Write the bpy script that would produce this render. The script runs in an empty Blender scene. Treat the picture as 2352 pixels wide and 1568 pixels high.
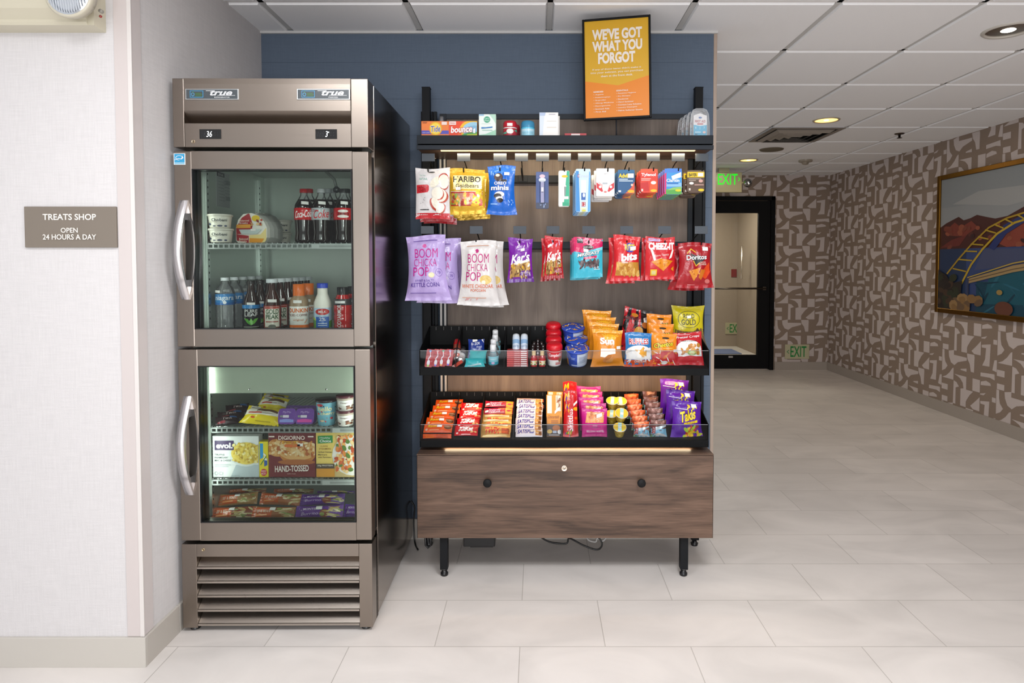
import bpy, bmesh, math, random
from mathutils import Vector, Matrix, Euler
from mathutils.geometry import tessellate_polygon
pi = math.pi; sin = math.sin; cos = math.cos
SC = bpy.context.scene; COL = SC.collection
# ---------------------------------------------------------------- camera
F, CX, CY, PT, CH = 1460.3, 1235.0, 656.3, .0355, 1.3353
cam = bpy.data.cameras.new('camera'); camo = bpy.data.objects.new('camera', cam); COL.objects.link(camo)
cam.sensor_width = 36; cam.lens = 36*F/2352
cam.shift_x = -(CX-1176)/2352; cam.shift_y = (CY-784)/2352
cam.clip_start = .05; cam.clip_end = 60
camo.location = (0, 0, CH); camo.rotation_euler = (pi/2-PT, 0, 0)
SC.camera = camo
# ---------------------------------------------------------------- exposure, world
SC.view_settings.view_transform = 'Standard'; SC.view_settings.look = 'None'
SC.view_settings.gamma = 1; SC.view_settings.use_curve_mapping = False
SC.view_settings.exposure = 0.0
wd = bpy.data.worlds.new('world'); SC.world = wd; wd.use_nodes = True
wd.node_tree.nodes['Background'].inputs[0].default_value = (.79, .80, .83, 1)
wd.node_tree.nodes['Background'].inputs[1].default_value = .95
# ---------------------------------------------------------------- room lights
def area(name, loc, sx, sy, power, col=(1, 1, 1), rot=(0, 0, 0), spread=180):
    l = bpy.data.lights.new(name, 'AREA'); l.shape = 'RECTANGLE'; l.size = sx; l.size_y = sy
    l.energy = power; l.color = col; l.spread = math.radians(spread)
    o = bpy.data.objects.new(name, l); COL.objects.link(o); o.location = loc; o.rotation_euler = rot
    return o
WARM = (1, .95, .89)
COOL = (.97, .98, 1)
area('lobby_ceiling_light', (-.9, .9, 2.40), .6, .6, 18, COOL)
area('lobby_ceiling_light', (.5, .9, 2.40), .6, .6, 44, COOL)
area('lobby_ceiling_light', (1.9, .6, 2.40), .6, .6, 15, COOL)
area('lobby_fill_light', (.1, -3.2, 1.0), 3.4, 1.9, 94, (.97, .98, 1), (pi/2+.3, 0, 0))  # unseen soft fill added behind the camera to lift ceiling and steel
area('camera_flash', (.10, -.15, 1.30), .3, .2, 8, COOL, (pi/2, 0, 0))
# ---------------------------------------------------------------- helpers
def at(px, py, Y):
    a = (px-CX)/F; b = (CY-py)/F
    ry = cos(PT)+b*sin(PT); t = Y/ry
    return (a*t, CH+(-sin(PT)+b*cos(PT))*t)
def Xp(px, Y, py=605): return at(px, py, Y)[0]
def Zp(py, Y): return at(CX, py, Y)[1]
def hx(s):
    r = [int(s[i:i+2], 16)/255 for i in (0, 2, 4)]
    return tuple((c/12.92 if c <= .04045 else ((c+.055)/1.055)**2.4) for c in r)+(1,)
MT = {}
def mat(key, rough=.5, metal=0, spec=.5, col=None, bump=None, rnoise=None, coat=0, emit=0, vcol=True, aniso=0):
    m = bpy.data.materials.new(key); m.use_nodes = True; nt = m.node_tree; b = nt.nodes['Principled BSDF']
    b.inputs['Roughness'].default_value = rough; b.inputs['Metallic'].default_value = metal
    b.inputs['Specular IOR Level'].default_value = spec; b.inputs['Coat Weight'].default_value = coat
    if vcol:
        a = nt.nodes.new('ShaderNodeAttribute'); a.attribute_name = 'print'
        nt.links.new(a.outputs['Color'], b.inputs['Base Color'])
        if emit:
            nt.links.new(a.outputs['Color'], b.inputs['Emission Color']); b.inputs['Emission Strength'].default_value = emit
    elif col: b.inputs['Base Color'].default_value = col
    tc = nt.nodes.new('ShaderNodeTexCoord')
    if bump:
        sc, st, dist = bump[:3]
        mp = nt.nodes.new('ShaderNodeMapping'); mp.inputs['Scale'].default_value = bump[3] if len(bump) > 3 else (1, 1, 1)
        n = nt.nodes.new('ShaderNodeTexNoise'); n.inputs['Scale'].default_value = sc; n.inputs['Detail'].default_value = 3
        bp = nt.nodes.new('ShaderNodeBump'); bp.inputs['Strength'].default_value = st; bp.inputs['Distance'].default_value = dist
        nt.links.new(tc.outputs['Object'], mp.inputs[0]); nt.links.new(mp.outputs[0], n.inputs['Vector'])
        nt.links.new(n.outputs['Fac'], bp.inputs['Height']); nt.links.new(bp.outputs[0], b.inputs['Normal'])
    if rnoise:
        sc, lo, hi, s3 = rnoise
        mp = nt.nodes.new('ShaderNodeMapping'); mp.inputs['Scale'].default_value = s3
        n = nt.nodes.new('ShaderNodeTexNoise'); n.inputs['Scale'].default_value = sc; n.inputs['Detail'].default_value = 4
        r = nt.nodes.new('ShaderNodeMapRange'); r.inputs['To Min'].default_value = lo; r.inputs['To Max'].default_value = hi
        nt.links.new(tc.outputs['Object'], mp.inputs[0]); nt.links.new(mp.outputs[0], n.inputs['Vector'])
        nt.links.new(n.outputs['Fac'], r.inputs[0]); nt.links.new(r.outputs[0], b.inputs['Roughness'])
    MT[key] = m; return m
mat('film', .24, bump=(26, .55, .007), spec=.42)
mat('foil', .3, metal=.35, bump=(45, .6, .004), spec=.6)
mat('carton', .42, spec=.4)
mat('plastic', .3, spec=.5)
mat('gloss', .08, spec=.6)
mat('matte', .8, spec=.25)
mat('tile_base', .45, bump=(30, .1, .002))
mat('black_metal', .5, spec=.12, bump=(300, .1, .0005))
mat('chrome', .16, metal=1)
mat('satin', .3, metal=1, rnoise=(1, .22, .4, (400, 400, 3)))
mat('steel', .3, metal=1, rnoise=(1, .25, .37, (3, 3, 500)), bump=(1, .05, .0005, (3, 3, 700)))
mat('steel_side', .3, metal=1, rnoise=(1, .13, .21, (3, 2, 300)))
mat('liner', .36, metal=.6, rnoise=(3, .3, .42, (1, 1, 20)))
mat('glow', .5, emit=1.0)
mat('led', .5, emit=9.0)
mat('lampglow', .5, emit=3.0)
mat('fabric_wall', .9, spec=.15, bump=(1, .35, .002, (260, 260, 900)))
_m = MT['fabric_wall']; _n = _m.node_tree; _b = _n.nodes['Principled BSDF']; _a = [x for x in _n.nodes if x.type == 'ATTRIBUTE'][0]; _t = [x for x in _n.nodes if x.type == 'TEX_COORD'][0]; _prev = _a.outputs['Color']
for _s in ((14, 14, 330), (330, 330, 14)):
    _mp = _n.nodes.new('ShaderNodeMapping'); _mp.inputs['Scale'].default_value = _s; _no = _n.nodes.new('ShaderNodeTexNoise'); _no.inputs['Scale'].default_value = 1; _no.inputs['Detail'].default_value = 2
    _r = _n.nodes.new('ShaderNodeMapRange'); _r.inputs['From Min'].default_value = .3; _r.inputs['From Max'].default_value = .7; _r.inputs['To Min'].default_value = .965; _r.inputs['To Max'].default_value = 1.03
    _x = _n.nodes.new('ShaderNodeMix'); _x.data_type = 'RGBA'; _x.blend_type = 'MULTIPLY'; _x.inputs[0].default_value = 1
    _n.links.new(_t.outputs['Object'], _mp.inputs[0]); _n.links.new(_mp.outputs[0], _no.inputs['Vector']); _n.links.new(_no.outputs['Fac'], _r.inputs[0]); _n.links.new(_prev, _x.inputs[6]); _n.links.new(_r.outputs[0], _x.inputs[7]); _prev = _x.outputs[2]
_n.links.new(_prev, _b.inputs['Base Color'])
mat('ceiling_tile', .9, spec=.15, bump=(220, .35, .002))
def clearmat(key, tint, fac, rough=.03, milk=0, ior=1.3):
    m = bpy.data.materials.new(key); m.use_nodes = True; nt = m.node_tree
    for n in list(nt.nodes): nt.nodes.remove(n)
    o = nt.nodes.new('ShaderNodeOutputMaterial'); mx = nt.nodes.new('ShaderNodeMixShader')
    t = nt.nodes.new('ShaderNodeBsdfTransparent'); g = nt.nodes.new('ShaderNodeBsdfGlossy'); fr = nt.nodes.new('ShaderNodeFresnel')
    t.inputs[0].default_value = tint; g.inputs['Roughness'].default_value = rough; fr.inputs[0].default_value = ior
    ma = nt.nodes.new('ShaderNodeMath'); ma.operation = 'MULTIPLY_ADD'; ma.inputs[1].default_value = 1; ma.inputs[2].default_value = fac
    nt.links.new(fr.outputs[0], ma.inputs[0]); nt.links.new(ma.outputs[0], mx.inputs[0])
    if milk:
        m2 = nt.nodes.new('ShaderNodeMixShader'); m2.inputs[0].default_value = milk; df = nt.nodes.new('ShaderNodeBsdfDiffuse'); df.inputs[0].default_value = (.8, .82, .84, 1)
        nt.links.new(t.outputs[0], m2.inputs[1]); nt.links.new(df.outputs[0], m2.inputs[2]); t = m2
    nt.links.new(t.outputs[0], mx.inputs[1]); nt.links.new(g.outputs[0], mx.inputs[2]); nt.links.new(mx.outputs[0], o.inputs[0])
    MT[key] = m
clearmat('door_glass', (.86, .89, .87, 1), .0)
clearmat('acrylic', (.93, .94, .95, 1), .0, ior=1.22)
clearmat('pet', (.97, .975, .98, 1), .02, .08, .10)
clearmat('clamshell', (.97, .975, .98, 1), .02, .15, .16)
def wood(key, c1, c2, c3, vert, rough=.5):
    m = bpy.data.materials.new(key); m.use_nodes = True; nt = m.node_tree; b = nt.nodes['Principled BSDF']
    b.inputs['Roughness'].default_value = rough; b.inputs['Specular IOR Level'].default_value = .3
    tc = nt.nodes.new('ShaderNodeTexCoord')
    def nz(s3, sc, det, dis):
        mp = nt.nodes.new('ShaderNodeMapping'); mp.inputs['Scale'].default_value = s3
        n = nt.nodes.new('ShaderNodeTexNoise'); n.inputs['Scale'].default_value = sc; n.inputs['Detail'].default_value = det
        n.inputs['Distortion'].default_value = dis
        nt.links.new(tc.outputs['Object'], mp.inputs[0]); nt.links.new(mp.outputs[0], n.inputs['Vector']); return n
    if vert: a = nz((6, 6, .7), 3, 5, .3); f = nz((90, 90, 2.5), 3, 4, 0)
    else: a = nz((1.3, 12, 12), 1.6, 7, 1.1); f = nz((4, 90, 90), 2.4, 5, .5)
    r = nt.nodes.new('ShaderNodeValToRGB'); e = r.color_ramp.elements
    e[0].position = .3; e[0].color = hx(c1); e[1].position = .7; e[1].color = hx(c3)
    x = e.new(.5); x.color = hx(c2)
    mix = nt.nodes.new('ShaderNodeMath'); mix.operation = 'MULTIPLY_ADD'; mix.inputs[1].default_value = .35 if vert else .5; 
    sb = nt.nodes.new('ShaderNodeMath'); sb.operation = 'SUBTRACT'; sb.inputs[1].default_value = .175 if vert else .25
    nt.links.new(a.outputs['Fac'], sb.inputs[0]); nt.links.new(f.outputs['Fac'], mix.inputs[0]); nt.links.new(sb.outputs[0], mix.inputs[2])
    nt.links.new(mix.outputs[0], r.inputs[0]); nt.links.new(r.outputs[0], b.inputs['Base Color'])
    MT[key] = m
wood('panel_wood', '574c44', '675a51', '776a5f', True)
wood('walnut', '42342c', '5c483c', '6f584a', False, .42)

class MB:
    def __init__(s): s.v = []; s.f = []; s.m = []; s.c = []; s.s = []; s.keys = []
    def mi(s, k):
        if k not in s.keys: s.keys.append(k)
        return s.keys.index(k)
    def add(s, vs, fs, mt, col, smooth=False):
        n = len(s.v); s.v += [tuple(v) for v in vs]; k = s.mi(mt)
        c = hx(col or '808080') if isinstance(col, str) else col
        if mt in ('film', 'foil', 'carton', 'plastic', 'gloss'): c = (c[0]*.80, c[1]*.80, c[2]*.80, 1)   # printed stock is never a perfect white
        for f in fs:
            s.f.append([i+n for i in f]); s.m.append(k); s.c.append(c); s.s.append(smooth)
        return s
    def box(s, x0, y0, z0, x1, y1, z1, mt='matte', col='808080', bev=0):
        if x0 > x1: x0, x1 = x1, x0
        if y0 > y1: y0, y1 = y1, y0
        if z0 > z1: z0, z1 = z1, z0
        if bev:
            bm = bmesh.new(); bmesh.ops.create_cube(bm, size=1)
            for v in bm.verts: v.co = Vector(((x0+x1)/2+v.co.x*(x1-x0), (y0+y1)/2+v.co.y*(y1-y0), (z0+z1)/2+v.co.z*(z1-z0)))
            bmesh.ops.bevel(bm, geom=bm.edges[:], offset=min(bev, .45*min(x1-x0, y1-y0, z1-z0)), segments=2, affect='EDGES', profile=.5)
            bm.verts.index_update()
            s.add([v.co[:] for v in bm.verts], [[v.index for v in f.verts] for f in bm.faces], mt, col, False); bm.free(); return s
        vs = [(x, y, z) for z in (z0, z1) for y in (y0, y1) for x in (x0, x1)]
        return s.add(vs, [(0, 2, 3, 1), (4, 5, 7, 6), (0, 1, 5, 4), (2, 6, 7, 3), (0, 4, 6, 2), (1, 3, 7, 5)], mt, col)
    def tube(s, pts, r, mt='black_metal', col='202020', seg=8, cap=True):
        pts = [Vector(p) for p in pts]; vs = []; fs = []
        rr = r if isinstance(r, (list, tuple)) else [r]*len(pts)
        for i, p in enumerate(pts):
            d = (pts[min(i+1, len(pts)-1)]-pts[max(i-1, 0)]).normalized()
            a = d.orthogonal().normalized() if i == 0 else (pa-d*pa.dot(d)).normalized()
            pa = a; b = d.cross(a)
            for k in range(seg):
                t = 2*pi*k/seg; vs.append(p+(a*cos(t)+b*sin(t))*rr[i])
        for i in range(len(pts)-1):
            for k in range(seg): fs.append((i*seg+k, i*seg+(k+1) % seg, (i+1)*seg+(k+1) % seg, (i+1)*seg+k))
        s.add(vs, fs, mt, col, True)
        if cap:
            n = (len(pts)-1)*seg
            s.add(vs[:seg], [tuple(range(seg))[::-1]], mt, col); s.add(vs[n:], [tuple(range(seg))], mt, col)
        return s
    def lathe(s, prof, mt, col, seg=24, cx=0, cy=0, smooth=True):
        """prof: (z, r[, mat, col]) rings from the bottom; closed with discs where r is 0"""
        for i in range(len(prof)-1):
            z0, r0 = prof[i][:2]; z1, r1 = prof[i+1][:2]
            m_ = prof[i][2] if len(prof[i]) > 2 else mt; c_ = prof[i][3] if len(prof[i]) > 3 else col
            vs = []
            for (z, r) in ((z0, r0), (z1, r1)):
                for k in range(seg):
                    t = 2*pi*k/seg; vs.append((cx+r*cos(t), cy+r*sin(t), z))
            s.add(vs, [(k, (k+1) % seg, seg+(k+1) % seg, seg+k) for k in range(seg)], m_, c_, smooth)
        return s
    def prism(s, pts, axis, a0, a1, mt, col):
        """extrude a 2-D outline along an axis: 'x' pts=(y,z), 'y' pts=(x,z), 'z' pts=(x,y)"""
        def mk(p, a): return {'x': (a, p[0], p[1]), 'y': (p[0], a, p[1]), 'z': (p[0], p[1], a)}[axis]
        n = len(pts); vs = [mk(p, a0) for p in pts]+[mk(p, a1) for p in pts]
        tri = tessellate_polygon([[Vector((p[0], p[1], 0)) for p in pts]])
        fs = [tuple(t) for t in tri]+[tuple(i+n for i in t[::-1]) for t in tri]+[(i, (i+1) % n, n+(i+1) % n, n+i) for i in range(n)]
        return s.add(vs, fs, mt, col)
    def art(s, S, items, mt, cell=0, lift=.0003, l0=1, mats=None, win=(0, 0, 1, 1)):
        for li, it in enumerate(items):
            for pi_, (poly, col) in enumerate(expand(it)):
                ex = pi_*.00003 if it[0] in ('k', 'l') else 0
                for q in clipgrid(poly, cell, win):
                    if len(q) < 3: continue
                    vs = [S(p[0], p[1], lift*(l0+li*.7)+ex) for p in q]
                    s.add(vs, [tuple(range(len(q)))], mt, col, cell > 0)
        return s
    def build(s, name, parent=None, label=None, weld=True):
        me = bpy.data.meshes.new(name); me.from_pydata(s.v, [], s.f)
        for k in s.keys: me.materials.append(MT[k])
        me.polygons.foreach_set('material_index', s.m); me.polygons.foreach_set('use_smooth', s.s)
        a = me.color_attributes.new('print', 'FLOAT_COLOR', 'CORNER')
        buf = []
        for f, c in zip(s.f, s.c): buf += list(c)*len(f)
        a.data.foreach_set('color', buf)
        if weld and any(s.s):
            bm = bmesh.new(); bm.from_mesh(me); bmesh.ops.remove_doubles(bm, verts=bm.verts, dist=2e-6); bm.to_mesh(me); bm.free()
        me.update()
        o = bpy.data.objects.new(name, me); COL.objects.link(o)
        if parent: o.parent = parent
        if label: o['label'] = label
        return o
# -- 2-D art: every primitive becomes convex polygons in the unit square of its face
_tc = {}
def glyphs(t, off, shear):
    k = (t, off, shear)
    if k not in _tc:
        cu = bpy.data.curves.new('t', 'FONT'); cu.body = t; cu.offset = off; cu.shear = shear; cu.resolution_u = 3; cu.fill_mode = 'FRONT'
        cu.align_x = 'CENTER'
        ob = bpy.data.objects.new('t', cu); me = bpy.data.meshes.new_from_object(ob)
        vs = [(v.co.x, v.co.y) for v in me.vertices]; fs = [tuple(p.vertices) for p in me.polygons]
        bpy.data.objects.remove(ob); bpy.data.curves.remove(cu); bpy.data.meshes.remove(me)
        x0 = min(v[0] for v in vs); x1 = max(v[0] for v in vs); y0 = min(v[1] for v in vs); y1 = max(v[1] for v in vs)
        _tc[k] = ([((x-x0)/(x1-x0), (y-y0)/(y1-y0)) for x, y in vs], fs)
    return _tc[k]
def ell(cu, cv, ru, rv, n=16, rot=0):
    o = []
    for k in range(n):
        a = 2*pi*k/n; x = ru*cos(a); y = rv*sin(a)
        o.append((cu+x*cos(rot)-y*sin(rot), cv+x*sin(rot)+y*cos(rot)))
    return o
def expand(it):
    k = it[0]
    if k == 'r': return [([(it[1], it[2]), (it[3], it[2]), (it[3], it[4]), (it[1], it[4])], it[5])]
    if k == 'e': return [(ell(*it[1:5], 20, it[6] if len(it) > 6 else 0), it[5])]
    if k == 'o':
        _, cu, cv, ru, rv, th, c = it; a = ell(cu, cv, ru, rv, 24); f = 1-th; b = ell(cu, cv, ru*f, rv*f, 24)
        return [([a[i], a[(i+1) % 24], b[(i+1) % 24], b[i]], c) for i in range(24)]
    if k == 'p':
        P = [(it[2][i], it[2][i+1]) for i in range(0, len(it[2]), 2)]
        return [([P[i] for i in t], it[1]) for t in tessellate_polygon([[Vector((p[0], p[1], 0)) for p in P]])]
    if k == 'l':   # polyline stroke
        _, c, w, pts = it; P = [Vector((pts[i], pts[i+1])) for i in range(0, len(pts), 2)]; o = []
        for a, b in zip(P, P[1:]):
            d = (b-a); n = Vector((-d.y, d.x)).normalized()*w/2; e = d.normalized()*w*.3
            o.append(([tuple(a+n-e), tuple(a-n-e), tuple(b-n+e), tuple(b+n+e)], c))
        return o
    if k == 't':
        _, t, u0, v0, u1, v1, c = it[:7]; rot, sh, off = (list(it[7:])+[0, 0, .012])[:3] if len(it) > 7 else (0, 0, .012)
        vs, fs = glyphs(t, off, sh); w = u1-u0; h = v1-v0; cu = (u0+u1)/2; cv = (v0+v1)/2
        # a small rotation in the face is done as a skew, which keeps letters upright on any aspect
        q = [(u0+x*w, v0+y*h+(x-.5)*rot*w) for x, y in vs]
        return [([q[i] for i in f], c) for f in fs]
    if k == 'tv':  # text running upwards
        _, t, u0, v0, u1, v1, c = it[:7]; vs, fs = glyphs(t, .012, 0)
        q = [(u1-y*(u1-u0), v0+x*(v1-v0)) for x, y in vs]
        return [([q[i] for i in f], c) for f in fs]
    if k == 'k':   # clutter of small pieces (printed food)
        _, n, u0, v0, u1, v1, r, rv, cs, sd = it; R = random.Random(sd); o = []
        for i in range(n):
            o.append((ell(R.uniform(u0, u1), R.uniform(v0, v1), r*R.uniform(.6, 1.3), rv*R.uniform(.6, 1.3), 8, R.uniform(0, 3)), cs[i % len(cs)]))
        return o
    raise ValueError(k)
def _half(poly, ax, val, less):
    o = []; n = len(poly)
    for i in range(n):
        a, b = poly[i], poly[(i+1) % n]; da = (a[ax]-val)*(1 if less else -1); db = (b[ax]-val)*(1 if less else -1)
        if da <= 1e-9: o.append(a)
        if (da < -1e-9 and db > 1e-9) or (da > 1e-9 and db < -1e-9):
            t = da/(da-db); o.append((a[0]+(b[0]-a[0])*t, a[1]+(b[1]-a[1])*t))
    return o
def clipgrid(poly, cell, win):
    u0, v0, u1, v1 = win
    xs = [p[0] for p in poly]; ys = [p[1] for p in poly]
    if min(xs) < u0: poly = _half(poly, 0, u0, False)
    if len(poly) > 2 and max(xs) > u1: poly = _half(poly, 0, u1, True)
    if len(poly) > 2 and min(ys) < v0: poly = _half(poly, 1, v0, False)
    if len(poly) > 2 and max(ys) > v1: poly = _half(poly, 1, v1, True)
    if len(poly) < 3: return []
    if not cell: return [poly]
    out = [poly]
    for ax in (0, 1):
        nx = []
        for q in out:
            lo = min(p[ax] for p in q); hi = max(p[ax] for p in q)
            k0 = math.floor(lo/cell); k1 = math.ceil(hi/cell)
            if k1-k0 <= 1: nx.append(q); continue
            for k in range(k0, k1):
                r = _half(q, ax, k*cell, False)
                if len(r) > 2: r = _half(r, ax, (k+1)*cell, True)
                if len(r) > 2: nx.append(r)
        out = nx
    return out
# -- things
def tag(o, label, cat=None, group=None, kind=None):
    if label: o['label'] = label
    if cat: o['category'] = cat
    if group: o['group'] = group
    if kind: o['kind'] = kind
    return o
def empty(name, label, cat, loc=(0, 0, 0), rot=(0, 0, 0), group=None):
    o = bpy.data.objects.new(name, None); COL.objects.link(o); o.location = loc; o.rotation_euler = rot; o.empty_display_size = .05
    return tag(o, label, cat, group)
def dup(o, loc, rot, label):
    c = o.copy(); COL.objects.link(c); c.location = loc; c.rotation_euler = rot; c['label'] = label
    for ch in o.children:
        d = ch.copy(); COL.objects.link(d); d.parent = c
        for g in ch.children:
            e = g.copy(); COL.objects.link(e); e.parent = d
    return c
def struct(mb, name, label=None):
    o = mb.build(name); o['kind'] = 'structure'
    if label: o['label'] = label
    return o
ORD = ['frontmost', 'second from the front', 'third from the front', 'fourth from the front', 'fifth from the front', 'sixth from the front', 'seventh from the front', 'eighth from the front', 'ninth from the front']
def flat(w, h, y=0, x0=None):
    x0 = -w/2 if x0 is None else x0
    return lambda u, v, o=0: (x0+u*w, y-o, v*h)
# ================================================================ the setting
CEIL = 2.4295; WLX, WLY = -1.307, 2.067; BWY = 3.045; BWX = .832; FARY = 7.944; RX = 3.635
m = bpy.data.materials.new('floor_tiles'); m.use_nodes = True; nt = m.node_tree; b = nt.nodes['Principled BSDF']
tc = nt.nodes.new('ShaderNodeTexCoord'); mp = nt.nodes.new('ShaderNodeMapping'); mp.inputs['Location'].default_value = (.062+.5955*10, -2.171+.305*20, 0)
br = nt.nodes.new('ShaderNodeTexBrick'); br.offset = .5; br.squash = 1
br.inputs['Scale'].default_value = 1; br.inputs['Brick Width'].default_value = .5955; br.inputs['Row Height'].default_value = .305
br.inputs['Mortar Size'].default_value = .0016; br.inputs['Mortar Smooth'].default_value = .1; br.inputs['Bias'].default_value = 0
br.inputs['Color1'].default_value = hx('d9d3ce'); br.inputs['Color2'].default_value = hx('d0cac5'); br.inputs['Mortar'].default_value = hx('b0aaa4')
no = nt.nodes.new('ShaderNodeTexNoise'); no.inputs['Scale'].default_value = 2.2; no.inputs['Detail'].default_value = 6; no.inputs['Distortion'].default_value = 1
mp2 = nt.nodes.new('ShaderNodeMapping'); mp2.inputs['Scale'].default_value = (1, 1.8, 1)
rp = nt.nodes.new('ShaderNodeMapRange'); rp.inputs['From Min'].default_value = .3; rp.inputs['From Max'].default_value = .7; rp.inputs['To Min'].default_value = .88; rp.inputs['To Max'].default_value = 1.06
mx = nt.nodes.new('ShaderNodeMix'); mx.data_type = 'RGBA'; mx.blend_type = 'MULTIPLY'; mx.inputs[0].default_value = 1
nt.links.new(tc.outputs['Object'], mp.inputs[0]); nt.links.new(mp.outputs[0], br.inputs['Vector'])
nt.links.new(tc.outputs['Object'], mp2.inputs[0]); nt.links.new(mp2.outputs[0], no.inputs['Vector']); nt.links.new(no.outputs['Fac'], rp.inputs[0])
nt.links.new(br.outputs['Color'], mx.inputs[6]); nt.links.new(rp.outputs[0], mx.inputs[7]); nt.links.new(mx.outputs[2], b.inputs['Base Color'])
b.inputs['Roughness'].default_value = .42; b.inputs['Specular IOR Level'].default_value = .35
MT['floor_tiles'] = m
f = MB().box(-3.2, -4, -.05, 5.2, 11.2, 0, 'floor_tiles'); struct(f, 'floor')
# ceiling: lay-in tiles hanging in a T-bar grid
c = MB(); c.box(-3.2, -4, CEIL+.012, 5.2, 11.2, CEIL+.06, 'matte', 'c9c7c4')
G = .6096
xs = [.663+G*k for k in range(-7, 8)]; ys = [3.3218+G*k for k in range(-12, 13)]
for i in range(len(xs)-1):
    for j in range(len(ys)-1):
        if ys[j] > 7.95: continue
        x0, x1, y0, y1 = xs[i], xs[i+1], ys[j], ys[j+1]; e = .020; q = .013
        z0, z1 = CEIL-.002, CEIL+.012
        vs = [(x0+q, y0+q, z1), (x1-q, y0+q, z1), (x1-q, y1-q, z1), (x0+q, y1-q, z1), (x0+e, y0+e, z0), (x1-e, y0+e, z0), (x1-e, y1-e, z0), (x0+e, y1-e, z0)]
        c.add(vs, [(4, 7, 6, 5), (0, 4, 5, 1), (1, 5, 6, 2), (2, 6, 7, 3), (3, 7, 4, 0)], 'ceiling_tile', 'f3f3f4')
for x in xs: c.box(x-.012, -4, CEIL+.006, x+.012, 8.0, CEIL+.0115, 'matte', 'c2c1bf')  # lengthwise bars coloured greyer than cross bars, their shading put into the colour
for y in ys:
    if y < 8: c.box(-3.2, y-.012, CEIL+.006, 5.2, y+.012, CEIL+.0115, 'matte', 'eceae8')
struct(c, 'ceiling')
# left wall (turns a corner into the niche), blue niche wall, far wall, right wall
w = MB(); w.box(-3.2, WLY, 0, WLX, WLY+1.1, CEIL+.01, 'fabric_wall', 'cfcccc'); struct(w, 'wall_left')
w = MB(); w.box(WLX-.3, BWY, 0, BWX, BWY+.13, CEIL+.01, 'fabric_wall', '5d6979')
for k in range(13):
    z = CEIL-.145-.171*k
    w.box(WLX, BWY-.0006, z-.0012, BWX, BWY, z+.0012, 'fabric_wall', '505b69')
struct(w, 'wall_back')
t = MB(); t.box(BWX, BWY-.003, 0, BWX+.017, BWY+.133, CEIL, 'plastic', 'b9a697', .003); struct(t, 'trim_1', 'beige guard strip on the end of the blue wall')
t = MB(); t.box(WLX-.052, WLY-.003, .10, WLX+.003, WLY, CEIL, 'plastic', 'dcd2cf', .001); t.box(WLX, WLY, .10, WLX+.003, WLY+.05, CEIL, 'plastic', 'dfd6d4', .001)
t.box(WLX-.009, WLY-.0045, .10, WLX+.0045, WLY+.0001, CEIL, 'plastic', 'eae4e0', .001)
struct(t, 'trim_2', 'pale corner guard on the left wall')
t = MB(); t.box(WLX, BWY-.012, CEIL-.012, BWX+.017, BWY-.0, CEIL+.0, 'plastic', 'dcdbd9'); struct(t, 'trim_3', 'white edge rail where ceiling meets the blue wall')
bb = MB(); bb.box(-3.2, WLY-.011, 0, WLX+.011, WLY, .099, 'tile_base', 'bdb8b0', .001)
bb.box(WLX, WLY+.0002, 0, WLX+.011, WLY+.19, .099, 'tile_base', 'b7b1a9', .001); bb.box(WLX, WLY+.193, 0, WLX+.011, BWY, .099, 'tile_base', 'b7b1a9', .001)
struct(bb, 'baseboard_left')
bb = MB(); bb.box(WLX+.012, BWY-.011, 0, BWX+.017, BWY-.0005, .099, 'tile_base', 'b2aca4'); struct(bb, 'baseboard_back')
# wallpaper motif, half drop repeat; light shapes on a brown ground
CELLW, CELLH = .68, .4625
MOT = [[145, 395, 245, 395, 245, 455, 145, 455], [150, 525, 245, 525, 245, 580, 150, 580],
 [145, 585, 180, 585, 183, 660, 195, 710, 235, 752, 200, 792, 145, 818],
 [250, 590, 335, 572, 335, 622, 535, 625, 535, 655, 400, 690, 345, 730, 290, 708, 258, 650],
 [445, 752, 535, 735, 535, 768, 445, 762], [335, 758, 335, 885, 150, 885, 215, 860, 270, 818, 312, 768],
 [345, 265, 535, 265, 535, 395, 640, 395, 590, 440, 545, 500, 535, 520, 535, 575, 450, 575, 450, 400, 495, 390, 482, 335, 440, 295, 395, 278],
 [340, 335, 385, 345, 425, 385, 375, 402, 375, 575, 335, 575], [628, 262, 735, 262, 735, 385, 628, 385],
 [735, 430, 735, 572, 640, 570, 602, 545, 680, 480], [535, 580, 645, 580, 650, 605, 645, 757, 600, 757, 580, 680, 545, 635],
 [745, 465, 870, 445, 860, 662, 760, 667, 798, 600, 808, 490, 748, 490], [740, 738, 930, 725, 935, 782, 870, 768, 740, 776],
 [745, 862, 886, 845, 878, 822, 820, 806, 748, 826], [740, 392, 820, 372, 790, 400, 740, 402], [905, 395, 955, 395, 955, 440, 905, 440], [925, 590, 958, 585, 958, 700, 900, 690]]
def paper(mb, fn, s0, s1, z0, z1, phase):
    k = math.floor((s0-phase)/CELLW)-1
    while phase+k*CELLW < s1:
        off = (k % 2)*CELLH/2
        for r in range(-1, 7):
            zt = FZ-CELLH*r+off
            for P in MOT:
                Q = [(phase+k*CELLW+(P[i]-145)/816*CELLW, zt-(P[i+1]-330)/555*CELLH) for i in range(0, len(P), 2)]
                for t in tessellate_polygon([[Vector((p[0], p[1], 0)) for p in Q]]):
                    for q in clipgrid([Q[i] for i in t], 0, (s0, z0, s1, z1)):
                        if len(q) > 2: mb.add([fn(*p) for p in q], [tuple(range(len(q)))], 'matte', 'c0b4af')
        k += 1
FZ = Zp(390+330/6.53, FARY)
BRN = '8a796b'
DX0, DX1, DZ = 1.92, 2.95, Zp(451, FARY)
w = MB(); w.box(-.5, FARY, 0, DX0, FARY+.12, CEIL+.01, 'matte', BRN); w.box(DX1, FARY, 0, RX, FARY+.12, CEIL+.01, 'matte', BRN)
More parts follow.
